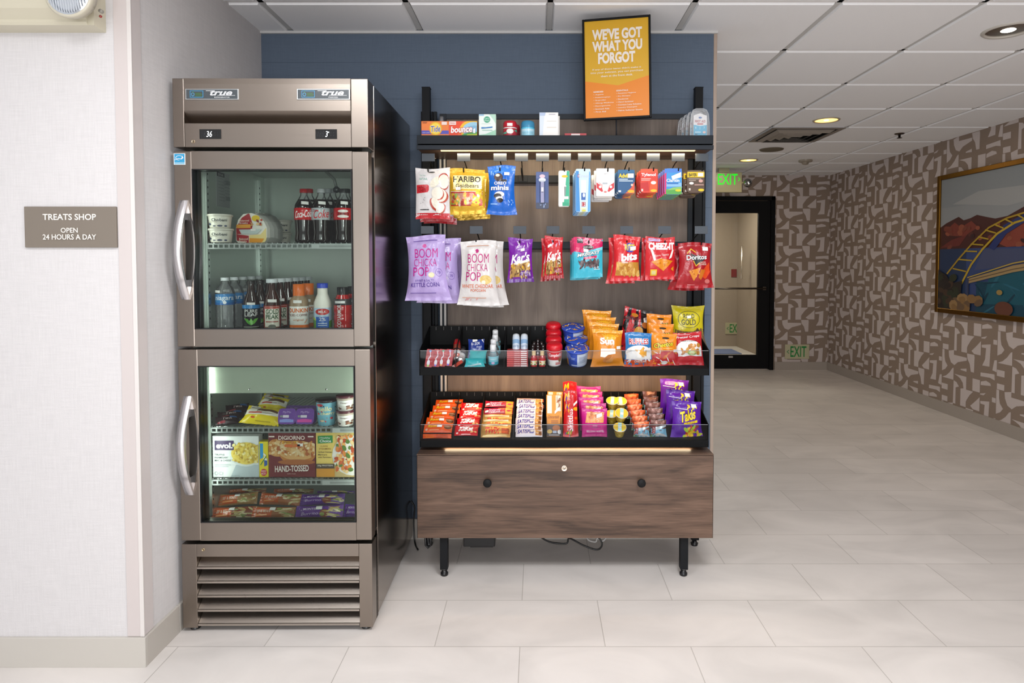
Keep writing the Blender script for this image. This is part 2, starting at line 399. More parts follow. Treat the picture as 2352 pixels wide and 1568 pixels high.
w.box(DX0, FARY, DZ, DX1, FARY+.12, CEIL+.01, 'matte', BRN)
ph = Xp(1782, FARY)
paper(w, lambda s, z: (s, FARY-.001, z), -.5, RX-.001, DZ, CEIL, ph)
paper(w, lambda s, z: (s, FARY-.001, z), -.5, DX0, 0, DZ, ph)
paper(w, lambda s, z: (s, FARY-.001, z), DX1, RX-.001, .10, DZ, ph)
struct(w, 'wall_far')
w = MB(); w.box(RX, -4, 0, RX+.12, FARY+.12, CEIL+.01, 'matte', BRN)
FZ = 2.40
paper(w, lambda s, z: (RX-.001, FARY-s, z), 0, 6.5, .10, CEIL, .22)
struct(w, 'wall_right')
bb = MB(); bb.box(DX1+.02, FARY-.012, 0, RX, FARY, .10, 'tile_base', '9d9389', .001); struct(bb, 'baseboard_far')
bb = MB(); bb.box(RX-.012, -4, 0, RX, FARY, .10, 'tile_base', '9d9389', .001); struct(bb, 'baseboard_right')
# glazed door and the vestibule behind it
d = MB(); t_ = .09
d.box(DX0, FARY-.03, 0, DX0+t_, FARY+.1, DZ, 'black_metal', '0b0b0c', .003); d.box(DX1-.05, FARY-.03, 0, DX1, FARY+.1, DZ, 'black_metal', '0b0b0c', .003)
d.box(DX0, FARY-.03, DZ-.05, DX1, FARY+.1, DZ, 'black_metal', '0b0b0c', .003)
gx1 = Xp(1741, FARY); gz0 = Zp(815, FARY); gz1 = Zp(489, FARY)
d.box(gx1, FARY-.01, 0.01, DX1-.055, FARY+.04, DZ-.055, 'black_metal', '0d0d0e', .002)
d.box(DX0+t_, FARY-.01, 0.01, gx1, FARY+.04, gz0, 'black_metal', '0d0d0e', .002); d.box(DX0+t_, FARY-.01, gz1, gx1, FARY+.04, DZ-.055, 'black_metal', '0d0d0e', .002)
do = struct(d, 'door_1', 'black framed glass exit door at the end of the hall')
g = MB(); g.box(DX0+t_, FARY+.012, gz0, gx1, FARY+.018, gz1, 'door_glass'); g.build('door_glass', do)
g = MB(); z = Zp(662, FARY); g.tube([(DX0+t_, FARY-.05, z), (Xp(1757, FARY), FARY-.05, z)], .012, 'satin', '6b6258'); g.box(Xp(1750, FARY), FARY-.05, z-.02, Xp(1757, FARY), FARY-.01, z+.02, 'satin', '6b6258'); g.build('push_bar', do)
g = MB(); g.box(Xp(1675, FARY), FARY-.012, Zp(821, FARY), Xp(1685, FARY), FARY-.01, Zp(817, FARY), 'satin', 'bbbbbb'); g.build('door_plate', do)
VY = 10.2
w = MB(); w.box(0.8, VY, 0, 4.4, VY+.1, CEIL, 'matte', 'a39485'); w.box(3.2, FARY+.12, 0, 3.3, VY, CEIL, 'matte', '9d8f80'); w.box(.9, FARY+.12, 0, 1.0, VY, CEIL, 'matte', '9d8f80')
struct(w, 'wall_vestibule')
area('vestibule_light', (2.1, 9.1, 2.38), 1.0, .6, 46, (1, .9, .78))
area('hall_ceiling_light', (2.4, 4.6, 2.40), .5, .5, 3, (1, .88, .72))
o = MB().box(1.5, VY-.9, 0, 3.0, VY-.4, .012, 'matte', '6d7aa0').build('door_mat'); tag(o, 'blue floor mat lying behind the glass exit door', 'mat')
o = MB(); o.tube([(Xp(1704, 9.5), 9.5, Zp(565, 9.5)), (Xp(1704, 9.5), 9.5, Zp(612, 9.5)), (Xp(1702, 9.5), 9.48, Zp(640, 9.5))], .015, 'satin', 'e8e0d6')
o.box(Xp(1704, 9.5)-.015, 9.5, Zp(612, 9.5)-.03, Xp(1704, 9.5)+.015, 9.54, Zp(612, 9.5), 'satin', 'bbb0a0')
tag(o.build('pull_handle'), 'pale vertical pull bar seen through the glass exit door', 'handle')
x0, z0 = at(1680, 636, VY-.01); x1, z1 = at(1692, 618, VY-.01)
o = MB().box(x0, VY-.01, z0, x1, VY, z1, 'carton', '8d2f2c'); tag(o.build('red_notice'), 'small red notice behind the glass exit door', 'notice')
def lowexit(x0p, y0p, x1p, y1p, Y, lab):
    xa, za = at(x0p, y1p, Y-.012); xb, zb = at(x1p, y0p, Y-.012); o = MB().box(xa, Y-.012, za, xb, Y, zb, 'plastic', 'c9c3a0', .002)
    S = lambda u, v, o_=0: (xa+u*(xb-xa), Y-.012-o_, za+v*(zb-za))
    o.art(S, [('t', 'EXIT', .22, .14, .88, .88, '1f8f45'), ('l', '2f8f55', .03, [.16, .62, .08, .5, .16, .38])], 'plastic', lift=.001)
    tag(o.build('exit_sign'), lab, 'exit sign')
lowexit(1803, 791, 1859, 824, FARY, 'low exit sign on the patterned end wall just above the baseboard')
lowexit(1666, 741, 1711, 767, VY, 'low exit sign seen through the glass of the exit door')
# hanging lit exit sign
Y = 7.35; xa, za = at(1620, 442, Y); xb, zb = at(1703, 396, Y)
e = empty('exit_sign', 'lit green exit sign hung from the ceiling above the glass door', 'exit sign', ((xa+xb)/2, Y, za))
W = xb-xa; Hh = zb-za; o = MB().box(-W/2, -.02, 0, W/2, .02, Hh, 'plastic', 'b5b08f', .003)
o.art(lambda u, v, q=0: (-W/2+u*W, -.02-q, v*Hh), [('r', .02, .0, .98, .03, '9c987c')], 'plastic', lift=.001); o.build('sign_body', e)
o = MB().art(lambda u, v, q=0: (-W/2+u*W, -.021-q, v*Hh), [('t', 'EXIT', .33, .38, .88, .92, '12c81a'), ('l', '12c81a', .02, [.28, .74, .24, .65, .28, .56]), ('l', '12c81a', .02, [.90, .74, .94, .65, .90, .56])], 'glow', lift=.001)
o.build('lettering', e, 'glowing green letters')
o = MB().box(-.06, -.03, Hh, .06, .03, CEIL-za-.002, 'plastic', 'b5b08f', .002); o.build('canopy', e)
hd = MB(); hd.lathe([(0, .001), (0, .045), (.03, .05), (.05, .03)], 'chrome', 'aaaaaa', 16)
h_ = hd.build('lamp_head', e); h_.location = (W/2+.06, -.02, Hh*.45); h_.rotation_euler = (pi/2, 0, 0)
o = MB().tube([(W/2, 0, Hh*.5), (W/2+.05, 0, Hh*.45)], .012, 'plastic', 'b5b08f'); o.build('lamp_arm', e)
# ---- ceiling fixtures
def ceil_xy(px, py):
    a = (px-CX)/F; b = (CY-py)/F; rz = -sin(PT)+b*cos(PT); t = (CEIL-CH)/rz; return a*t, (cos(PT)+b*sin(PT))*t
def downlight(px, py, r, on, lab):
    x, y = ceil_xy(px, py)
    e = empty('recessed_downlight', lab, 'ceiling light', (x, y, CEIL-.002), group=None)
    o = MB().lathe([(.0, r*.86), (-.006, r*.88), (-.008, r*.97), (-.002, r*1.04), (0.001, r*1.04)], 'plastic', 'cfc9c0' if not on else 'c0b49a', 28); o.build('trim_ring', e)
    o = MB(); n = 28
    o.lathe([(-.001, r*.86), (-.0012, r*.7), (-.0014, r*.35), (-.0016, .001)], 'lampglow' if on else 'chrome', 'ffc66a' if on else 'c9c5bd', n); o.build('reflector', e)
    o = MB().lathe([(-.004, .001), (-.004, r*(.16 if on else .25)), (-.0012, r*(.2 if on else .3))], 'led', 'ffe3b0' if on else 'fff4e6', 16); o.build('bulb', e)
    if on:
        l = bpy.data.lights.new('downlight_lamp', 'AREA'); l.shape = 'DISK'; l.size = r*1.2; l.energy = on; l.color = (1, .8, .56)
        lo = bpy.data.objects.new('downlight_lamp', l); COL.objects.link(lo); lo.parent = e; lo.location = (0, 0, -.012)
downlight(1898, 275, .095, 4.5, 'lit recessed downlight in the ceiling just in front of the air vent')
downlight(1719, 367, .095, 4.5, 'small lit recessed downlight farthest down the hall ceiling')
downlight(2316, 68, .105, 0, 'silver recessed downlight with bright bulb at the upper right')
x, y = ceil_xy(1772, 342)
o = MB().lathe([(-.001, .001), (-.006, .08), (-.009, .105), (0, .112)], 'matte', '6d6454', 28, 0, 0); o = o.build('ceiling_speaker'); o.location = (x, y, CEIL-.003)
tag(o, 'round dark flat speaker in the hall ceiling behind the air vent', 'ceiling speaker')
x, y = ceil_xy(1850, 367)
e = empty('smoke_detector', 'round beige smoke detector on the hall ceiling', 'smoke detector', (x, y, CEIL-.002))
MB().lathe([(0, .07), (-.018, .07), (-.024, .055), (-.024, .03)], 'plastic', 'a79c8c', 24).build('base', e)
MB().lathe([(-.024, .035), (-.045, .03), (-.05, .015), (-.05, .001)], 'plastic', '9b907f', 24).build('sensor_head', e)
x, y = ceil_xy(2066, 306)
e = empty('fire_sprinkler', 'small dark fire sprinkler hanging from the hall ceiling near the right wall', 'sprinkler', (x, y, CEIL-.002))
MB().lathe([(0, .04), (-.006, .036), (-.008, .012)], 'satin', '5c5146', 18).build('escutcheon', e)
o = MB(); o.lathe([(-.008, .01), (-.035, .009), (-.036, .02), (-.039, .02), (-.039, .001)], 'satin', '3c332c', 14); o.build('sprinkler_head', e)
xa, ya = xs[0], 0
vx0 = [q for q in xs if q > 1.8][0]
x0, y0 = ceil_xy(1772, 293); x0 = min(xs, key=lambda q: abs(q-x0)); y0 = min(ys, key=lambda q: abs(q-y0))
e = empty('air_vent', 'square louvred air vent set in the hall ceiling grid', 'air vent', (x0+G/2, y0+G/2, CEIL-.003))
o = MB(); 
for k, s_ in enumerate((.295,)):
    o.box(-s_, -s_, -.006, s_, -s_+.04, .0, 'plastic', '8f867c'); o.box(-s_, s_-.04, -.006, s_, s_, .0, 'plastic', '8f867c')
    o.box(-s_, -s_+.04, -.006, -s_+.04, s_-.04, 0, 'plastic', '8f867c'); o.box(s_-.04, -s_+.04, -.006, s_, s_-.04, 0, 'plastic', '8f867c')
o.build('vent_frame', e)
o = MB().box(-.255, -.255, -.0035, .255, .255, -.002, 'matte', '15120f'); o.build('duct', e)
for k in range(4):
    s_ = .235-.055*k; o = MB(); q = .03
    for a in range(4):
        R = Matrix.Rotation(a*pi/2, 3, 'Z'); vs = [R @ Vector(p) for p in ((-s_, -s_, -.004), (s_, -s_, -.004), (s_-q, -s_+q, -.024), (-s_+q, -s_+q, -.024), (-s_, -s_, -.006), (s_, -s_, -.006), (s_-q, -s_+q, -.026), (-s_+q, -s_+q, -.026))]
        o.add(vs, [(0, 1, 2, 3), (7, 6, 5, 4), (0, 3, 7, 4), (1, 5, 6, 2), (0, 4, 5, 1), (3, 2, 6, 7)], 'plastic', '9c9389')
    o.build('louver', e)
# ---- framed picture on the right wall
Y0, Y1 = 5.76, 4.05; PX = RX-.03
za = Zp(716, Y0); zb = Zp(405, Y0)
e = empty('framed_picture', 'large gold framed photograph of a yellow arch bridge over a lake', 'picture', (RX, (Y0+Y1)/2, za))
Lw = Y0-Y1; Hh = zb-za; fw = .042
S = lambda u, v, o=0: (-.03-o, Lw/2-u*Lw, v*Hh)
o = MB(); c = '7a5620'
o.box(-.035, Lw/2-fw, 0, -.001, Lw/2, Hh, 'satin', c, .004); o.box(-.035, -Lw/2, 0, -.001, -Lw/2+fw, Hh, 'satin', c, .004)
o.box(-.035, -Lw/2+fw, 0, -.001, Lw/2-fw, fw, 'satin', c, .004); o.box(-.035, -Lw/2+fw, Hh-fw, -.001, Lw/2-fw, Hh, 'satin', c, .004); o.build('frame', e)
o = MB().box(-.02, -Lw/2+fw, fw, -.002, Lw/2-fw, Hh-fw, 'carton', '8d9399')
S = lambda u, v, o=0: (-.02-o, Lw/2-fw-u*(Lw-2*fw), fw+v*(Hh-2*fw))
A = [('r', 0, .62, 1, 1, '979b9e'), ('r', 0, .78, 1, 1, '8e9498'), ('p', 'a3a5a6', [.1, .8, .5, .74, .9, .8, .6, .86, .3, .87]),
 ('p', '4a2624', [0, .44, 0, .63, .05, .66, .1, .68, .15, .70, .19, .67, .24, .68, .29, .70, .35, .68, .42, .66, .5, .67, .6, .72, .7, .71, .85, .74, 1, .70, 1, .44]),
 ('p', '7d3a30', [.04, .6, .12, .66, .17, .62, .25, .66, .3, .61, .2, .55, .1, .56]), ('p', '6d2f2b', [0, .47, .1, .53, .22, .56, .16, .48]),
 ('p', '8c4234', [.42, .5, .47, .58, .56, .63, .66, .62, .78, .66, .9, .62, 1, .64, 1, .5, .7, .47, .5, .46]),
 ('k', 40, .02, .47, .98, .64, .02, .02, ['5b2f2a', '7a4033', '3b2226', '93503c'], 3),
 ('r', 0, 0, 1, .46, '27395a'), ('p', '37497a', [.22, .1, .22, .46, .7, .46, .7, .2]), ('p', '4a5273', [.28, .3, .35, .45, .75, .45, .75, .36]),
 ('r', .3, 0, 1, .22, '164458'), ('p', '1b5a6b', [.35, .06, .4, .3, 1, .36, 1, .1]), ('k', 30, .3, .02, 1, .3, .05, .008, ['215f73', '123a4d', '2b6a80'], 5),
 ('p', '2a3870', [.38, .46, .48, .61, .62, .68, .8, .7, 1, .68, 1, .64, .8, .66, .63, .63, .5, .55, .42, .44]),
 ('l', 'b0902c', .012, [.07, .27, .16, .38, .26, .49, .38, .60, .5, .655, .65, .69, .8, .70, 1, .67]),
 ('l', 'c3a432', .014, [.19, .2, .26, .34, .34, .45, .44, .555, .55, .62, .68, .65, .82, .655, 1, .63])]
br_ = [(.12, .31, .22, .29), (.16, .38, .265, .37), (.21, .44, .30, .435), (.26, .49, .345, .48), (.31, .54, .38, .52), (.36, .585, .43, .56), (.42, .62, .48, .59), (.49, .65, .54, .62), (.57, .67, .61, .64), (.66, .69, .7, .65)]
A += [('l', 'b99b30', .01, list(b_)) for b_ in br_]
A += [('p', 'a98f63', [.24, .2, .24, .235, .55, .335, 1, .42, 1, .38, .55, .29]), ('l', 'c2a54a', .008, [.24, .245, .55, .35, 1, .44]), ('l', '6b5a45', .006, [.24, .22, .55, .31, 1, .40]),
 ('r', .235, .02, .25, .24, '38415c'), ('p', '2a2422', [0, 0, 0, .3, .05, .27, .12, .2, .2, .22, .19, .12, .12, .03, .1, 0]), ('k', 26, .0, .02, .18, .25, .03, .03, ['241c1c', '2f3526', '463529'], 8),
 ('k', 22, .13, .01, .34, .1, .03, .03, ['8b6a42', '9c7c52', '6e5640'], 4), ('e', .47, .15, .02, .018, 'a58a4e'), ('e', .5, .04, .06, .05, '6a3f30'), ('k', 14, .6, 0, 1, .12, .05, .04, ['5b4030', '7b5238', '2d3b33'], 6)]
o.art(S, A, 'carton', lift=.0006); o.build('canvas', e)
# ---- sign and emergency light on the left wall
xa, za = at(56, 568, WLY-.01); xb, zb = at(265, 474, WLY-.01); W = xb-xa; Hh = zb-za
o = MB().box(-W/2, -.008, 0, W/2, 0, Hh, 'matte', '7b7268', .0015)
o.art(flat(W, Hh, -.008), [('t', 'TREATS SHOP', .205, .67, .785, .82, 'eee8df', 0, 0, .016), ('t', 'OPEN', .40, .36, .585, .48, 'eee8df'), ('t', '24 HOURS A DAY', .205, .19, .785, .32, 'eee8df')], 'matte', lift=.0012)
o = o.build('wall_sign'); o.location = ((xa+xb)/2, WLY, za); tag(o, 'brown treats shop sign with opening hours on the white left wall', 'sign')
Y = WLY-.09
xb, zb = at(219, 62, WLY-.05); zt = CEIL-.02
e = empty('emergency_light', 'cream emergency light box with round lamp high on the left wall', 'emergency light', (0, WLY, zb))
o = MB(); x0 = -1.95
prof = [(0, 0), (-.055, .004), (-.06, .012), (-.06, .02), (-.085, .045), (-.09, .06), (-.09, zt-zb), (0, zt-zb)]
o.prism(prof, 'x', x0, xb-.02, 'plastic', 'ddd6bf'); o.prism([(0, 0), (-.055, .004), (-.055, .2), (0, .2)], 'x', xb-.02, xb, 'plastic', 'ddd6bf'); o.build('housing', e)
lx, lz = at(163, -13, Y-.02)
o = MB().lathe([(0, .001), (.0, .066), (.02, .072), (.032, .073), (.036, .068), (.034, .064)], 'plastic', 'd8d1bd', 32); o = o.build('lamp_rim', e); o.location = (lx, -.088, lz-zb); o.rotation_euler = (pi/2, 0, 0)
o = MB().lathe([(.034, .066), (.044, .045), (.048, .02), (.049, .001)], 'chrome', 'd9dde2', 32)
for k in range(-8, 9): o.tube([(k*.0075, -math.sqrt(max(.0, .062**2-(k*.0075)**2)), .04), (k*.0075, 0, .052), (k*.0075, math.sqrt(max(0, .062**2-(k*.0075)**2)), .04)], .0016, 'gloss', 'c6cbd2', 5, False)
o = o.build('lamp_lens', e); o.location = (lx, -.088, lz-zb); o.rotation_euler = (pi/2, 0, 0)
o = MB().lathe([(0, .004), (.004, .004), (.005, .001)], 'plastic', '9c2b26', 10); o = o.build('test_button', e); q = at(214, 28, Y); o.location = (q[0], -.055, q[1]-zb); o.rotation_euler = (pi/2, 0, 0)
o = MB().lathe([(0, .006), (.01, .006), (.011, .001)], 'plastic', '9a968c', 10); o = o.build('swivel_screw', e); q = at(217, 17, Y); o.location = (q[0], -.055, q[1]-zb); o.rotation_euler = (pi/2, 0, 0)
# ================================================================ refrigerator
FX, FY, FW, FH = -1.2854, 2.2593, .686, 1.985
FR = empty('glass_door_refrigerator', 'tall stainless refrigerator over freezer with two glass doors against the white wall', 'refrigerator', (FX, FY, 0), (0, 0, .0071))
ROT = .0071
def fr(px, py, ly=0.0):
    """pixel -> refrigerator coordinates on the plane local y = ly"""
    a = (px-CX)/F; b = (CY-py)/F
    r = Vector((a, cos(PT)+b*sin(PT), -sin(PT)+b*cos(PT))); o = Vector((0, 0, CH))
    n = Vector((-sin(ROT), cos(ROT), 0)); p0 = Vector((FX, FY, 0))+n*ly
    t = (p0-o).dot(n)/r.dot(n); p = o+r*t-Vector((FX, FY, 0))
    return (p.x*cos(ROT)+p.y*sin(ROT), p.z)
def fz(py, ly=0.0): return fr(600, py, ly)[1]
def fx(px, ly=0.0, py=605): return fr(px, py, ly)[0]
BY = .088; BK = .765; ST = '91877e'
z_u0, z_u1 = fz(756), fz(388); z_l0, z_l1 = fz(1200), fz(840)
zd = (fz(796), fz(802)); zk = fz(1245); zh = fz(338); zdt = fz(347); zdb = fz(1241)
zmid0, zmid1 = z_l1+.045, z_u0-.030; zfl = fz(1194, .16)
lx0, lx1 = .024, FW-.045
o = MB()
o.box(0, BY, .02, .012, BK, FH, 'steel_side', ST); o.box(.012, BY, .02, lx0, BY+.02, FH, 'liner', '9aa09c')
o.box(FW-.012, BY, .02, FW, BK, FH, 'steel_side', ST, .002); o.box(lx1, BY, .02, FW-.012, BY+.02, FH, 'liner', '9aa09c')
o.box(.012, BY, FH-.01, FW-.012, BK, FH, 'steel_side', ST); o.box(.012, BK-.01, .02, FW-.012, BK, FH-.01, 'matte', '707070')
o.box(.012, BY, .02, FW-.012, BY+.02, zfl-.01, 'matte', '1b1b1b'); o.box(.012, BY, z_u1+.06, FW-.012, BY+.02, FH-.01, 'matte', '1b1b1b')
o.box(lx0, BY, zmid0, lx1, BY+.02, zmid1, 'liner', '80857f')
o.build('cabinet_body', FR, 'brushed steel outer cabinet')
cb = .70
o = MB()
for (z0, z1) in ((zfl, zmid0), (zmid1, z_u1+.06)):
    o.box(.014, BY+.01, z0, lx0, cb, z1, 'liner', 'b9c2ba'); o.box(lx1, BY+.01, z0, FW-.035, cb, z1, 'liner', 'b9c2ba')
    o.box(lx0, cb, z0-.01, lx1, cb+.01, z1, 'liner', 'aab2ab'); o.box(lx0, BY+.01, z0-.01, lx1, cb, z0, 'liner', 'a9b1aa'); o.box(lx0, BY+.01, z1, lx1, cb, z1+.01, 'liner', 'a9b1aa')
o.build('interior_liner', FR, 'pale aluminium interior')
for (z0, z1) in ((zfl, zmid0), (zmid1, z_u1+.06)):
    for ly in (.16, .62):
        o = MB().box(lx0+.0005, ly, z0+.02, lx0+.008, ly+.02, z1-.02, 'satin', 'cfd6d2')
        z = z0+.05
        while z < z1-.04: o.box(lx0+.008, ly+.007, z, lx0+.0085, ly+.012, z+.008, 'matte', '222222'); z += .025
        o.build('shelf_standard', FR)
def faceplate(x0, x1, z0, z1, y0=0, y1=BY-.004, mt='steel', c=ST): return MB().box(x0, y0, z0, x1, y1, z1, mt, c, .0015)
xs0, xs1 = fx(424, 0, 300), fx(806, 0, 300)
# header
hd = MB(); hd.box(0, 0, zh, xs0-.0008, BY-.004, FH, 'steel', ST, .002); hd.box(xs1+.0008, 0, zh, FW, BY-.004, FH, 'steel', ST, .002)
z1 = fz(257); z2 = fz(283)
hd.prism([(.0, FH), (-.002, FH-.02), (-.002, z1+.004), (.002, z1), (.05, z2-.006), (BY-.004, z2-.006), (BY-.004, FH)], 'x', xs0, xs1, 'steel', ST)
hd.box(xs0, 0, zh, xs1, BY-.03, z2, 'steel', ST, .0015)
hd = hd.build('header_panel', FR)
for (pa, word) in ((426, 'REFRIGERATOR'), (682, 'FREEZER')):
    x0, z0 = fr(pa, 229, -.004); x1, z1_ = fr(pa+122, 204, -.004); w_, h_ = x1-x0, z1_-z0
    b_ = MB().box(x0, -.0055, z0, x1, -.0022, z1_, 'satin', 'cfd3d4', .0012)
    S = lambda u, v, o_=0, x0=x0, z0=z0, w_=w_, h_=h_: (x0+u*w_, -.0055-o_, z0+v*h_)
    b_.art(S, [('r', .02, .08, .98, .92, '50575c'), ('r', .09, .2, .34, .82, '3fa4d8'), ('r', .1, .25, .33, .77, '4a5258'), ('o', .145, .48, .03, .17, .3, '59b4e0'),
               ('r', .19, .55, .30, .60, '4f8a35'), ('r', .19, .42, .32, .47, '4f8a35'), ('r', .2, .30, .31, .34, '4f8a35'), ('l', '4f8a35', .012, [.145, .62, .16, .75]),
               ('t', 'true', .47, .36, .89, .86, 'e8eaec', 0, .35, .03), ('l', 'e8eaec', .05, [.41, .80, .55, .80]), ('l', 'e8eaec', .04, [.62, .38, .93, .38]),
               ('t', word, .55 if len(word) > 8 else .6, .14, .84 if len(word) > 8 else .78, .27, 'dfe2e4')], 'plastic', lift=.00025)
    b_.build('brand_badge', hd, 'grey badge with slanted lettering')
for (pa, dig, ghost) in ((459, '36', '18'), (725, '3', '188')):
    x0, z0 = fr(pa, 319, 0); x1, z1_ = fr(pa+49, 297, 0); w_, h_ = x1-x0, z1_-z0
    b_ = MB().box(x0, -.002, z0, x1, 0, z1_, 'gloss', '0c0d0f')
    S = lambda u, v, o_=0, x0=x0, z0=z0, w_=w_, h_=h_: (x0+u*w_, -.002-o_, z0+v*h_)
    b_.art(S, [('t', ghost, .1, .22, .30 if len(dig) == 2 else .42, .78, '2a2d31', 0, .2)]+[('e', cu, cv, .018, .03, '3b4046') for cu in (.72, .86) for cv in (.35, .65)], 'gloss', lift=.0003)
    if len(dig) == 2: b_.art(S, [('t', dig, .32, .2, .58, .8, 'f5fbff', 0, .2, .0)], 'glow', lift=.0004)
    else: b_.art(S, [('t', dig, .46, .2, .58, .8, 'f5fbff', 0, .2, .0), ('r', .6, .62, .64, .74, 'f5fbff')], 'glow', lift=.0004)
    b_.build('temperature_display', hd, 'small black digital display')
def keylock(px, py, parent, nm, col='b9a68c', r=.0065):
    x, z = fr(px, py, 0)
    k = MB().lathe([(0, r), (.002, r), (.0025, r*.8), (.002, r*.7), (.002, .0001)], 'chrome', col, 18)
    k.box(-.0008, -r*.5, .0021, .0008, r*.5, .0026, 'matte', '222222')
    k = k.build(nm, parent); k.location = (x, 0, z); k.rotation_euler = (pi/2, 0, 0); return k
keylock(444, 325, hd, 'key_lock')
# doors
def door(z0, z1, wz0, wz1, wx, hz, handle_px):
    dx0, dx1 = .0, FW-.0; wl, wr = wx
    d = MB(); Y0, Y1 = .0, .050
    d.box(dx0, Y0, z0, wl, Y1, z1, 'steel', ST, .003); d.box(wr, Y0, z0, dx1, Y1, z1, 'steel', ST, .003)
    d.box(wl-.0005, Y0+.0002, z0, wr+.0005, Y1, wz0, 'steel', ST, .0); d.box(wl-.0005, Y0+.0002, wz1, wr+.0005, Y1, z1, 'steel', ST, .0)
    d = d.build('door', FR)
    g = MB(); e = .004; i = .005; zlow = fz({True: 1197, False: 752}[z0 < .6], .054)
    for (a, b_, c_, d_) in ((wl, wz0, wl+e, wz1), (wr-e, wz0, wr, wz1), (wl, wz0, wr, wz0+e), (wl, wz1-e, wr, wz1)): g.box(a, -.0015, b_, c_, .006, d_, 'plastic', '101114')
    for (a, b_, c_, d_) in ((wl-.02, wz0, wl+i, wz1), (wr-.001, wz0, wr+.01, wz1), (wl+i, zlow-.02, wr, zlow), (wl+i, wz1-e*.5, wr-e, wz1+.02)): g.box(a, Y1, b_, c_, Y1+.004, d_, 'plastic', '131518')
    g.box(wl+.0002, .006, wz0, wl+i, Y1, wz1, 'plastic', '131518')
    g.box(wl+i, .03, wz0, wl+i+.001, .034, wz1, 'satin', '5a5d60')
    g.build('window_gasket', d, 'black window seal')
    MB().box(wl+e, .014, wz0+e, wr-e, .018, wz1-e, 'door_glass').build('window_glass', d)
    s = MB(); s.box(.006, Y1+.0045, z0+.008, FW-.006, BY, z0+.03, 'matte', '141414'); s.box(.006, Y1+.0045, z1-.03, FW-.006, BY, z1-.008, 'matte', '141414')
    s.box(.006, Y1+.0045, z0+.03, .03, BY, z1-.03, 'matte', '141414'); s.box(FW-.03, Y1+.0045, z0+.03, FW-.006, BY, z1-.03, 'matte', '141414'); s.build('door_gasket', d, 'black magnetic seal')
    # bow handle
    hx0, hx1 = handle_px; h = MB(); n = 20; out = []; inn = []
    za, zb = hz; L = zb-za
    for k in range(n+1):
        t = k/n; out.append((-.002-.056*sin(pi*t)**.95, za+L*t))
    for k in range(n+1):
        t = k/n; inn.append((-.002-.046*max(0, sin(pi*t))**1.2*(1 if .16 < t < .84 else (.0)), za+L*t))
    # solid crescent with an opening: outer strap plus two wedge ends
    for k in range(n):
        a0, a1 = out[k], out[k+1]; t = (k+.5)/n
        th = lambda p: (min(-.0005, p[0]+.012), p[1])
        if .2 < t < .8: b0, b1 = th(a0), th(a1)
        else: b0, b1 = (-.0005, a0[1]), (-.0005, a1[1])
        vs = [(x, p[0], p[1]) for x in (hx0, hx1) for p in (a0, a1, b1, b0)]
        h.add(vs, [(0, 3, 2, 1), (4, 5, 6, 7)], 'satin', 'e4e2e4'); h.add(vs, [(0, 1, 5, 4)], 'satin', 'dcdadd', True); h.add(vs, [(3, 7, 6, 2)], 'satin', 'b4aca6'); 
        if k == int(.2*n+.5): h.add(vs, [(0, 4, 7, 3)], 'satin', 'b4aca6')
    # backplate and dark recessed grip
    q = []; 
    for k in range(n+1):
        t = k/n; q.append((hx1-.006+.027*sin(pi*t)**.8, za+L*t))
    pl = [(hx1-.006, za)]+q[1:-1]+[(hx1-.006, zb)]
    h.prism(pl, 'y', -.003, -.0003, 'satin', 'cfc8c4')
    h.build('handle', d, 'curved silver bow handle')
    gp = []
    for k in range(13):
        t = k/12; gp.append((hx1+.002+.016*sin(pi*(.12+.76*t)), za+L*(.13+.74*t)))
    for k in range(13):
        t = 1-k/12; gp.append((hx1-.014+.004*sin(pi*(.12+.76*t)), za+L*(.14+.72*t)))
    MB().prism(gp, 'y', -.006, -.0032, 'plastic', '35322f').build('handle_grip', d, 'dark grey finger recess')
    return d
wu = (fr(440, 391)[0], fr(808, 386)[0]); wl_ = (fr(454, 841)[0], fr(814, 838)[0])
hxa = (fx(417, -.04, 460)-.0, fx(417, -.04, 460)+.021)
hA = (.020, .049)
d1 = door(zd[0], zdt, z_u0, z_u1, wu, (fz(688), fz(460)), hA)
d2 = door(zdb, zd[1], z_l0, z_l1, wl_, (fz(1136), fz(909)), hA)
x0, z0 = fr(399, 378, -.002); x1, z1_ = fr(425, 352, -.002); w_, h_ = x1-x0, z1_-z0
b_ = MB().box(max(x0, .001), -.0015, z0, x1, 0, z1_, 'plastic', 'eef4f8')
S = lambda u, v, o_=0: (max(x0, .001)+u*w_, -.0015-o_, z0+v*h_)
b_.art(S, [('r', .06, .2, .94, .95, '3aa6d8'), ('r', .06, .05, .94, .18, '8ccbe8'), ('o', .5, .6, .33, .22, .16, 'eef4f8'), ('r', .5, .38, .9, .58, '3aa6d8'), ('l', 'eef4f8', .05, [.12, .42, .4, .55, .6, .5, .85, .6]), ('l', 'eef4f8', .06, [.7, .48, .78, .75])], 'plastic', lift=.0003)
b_.build('energy_sticker', d1, 'small blue and white square sticker')
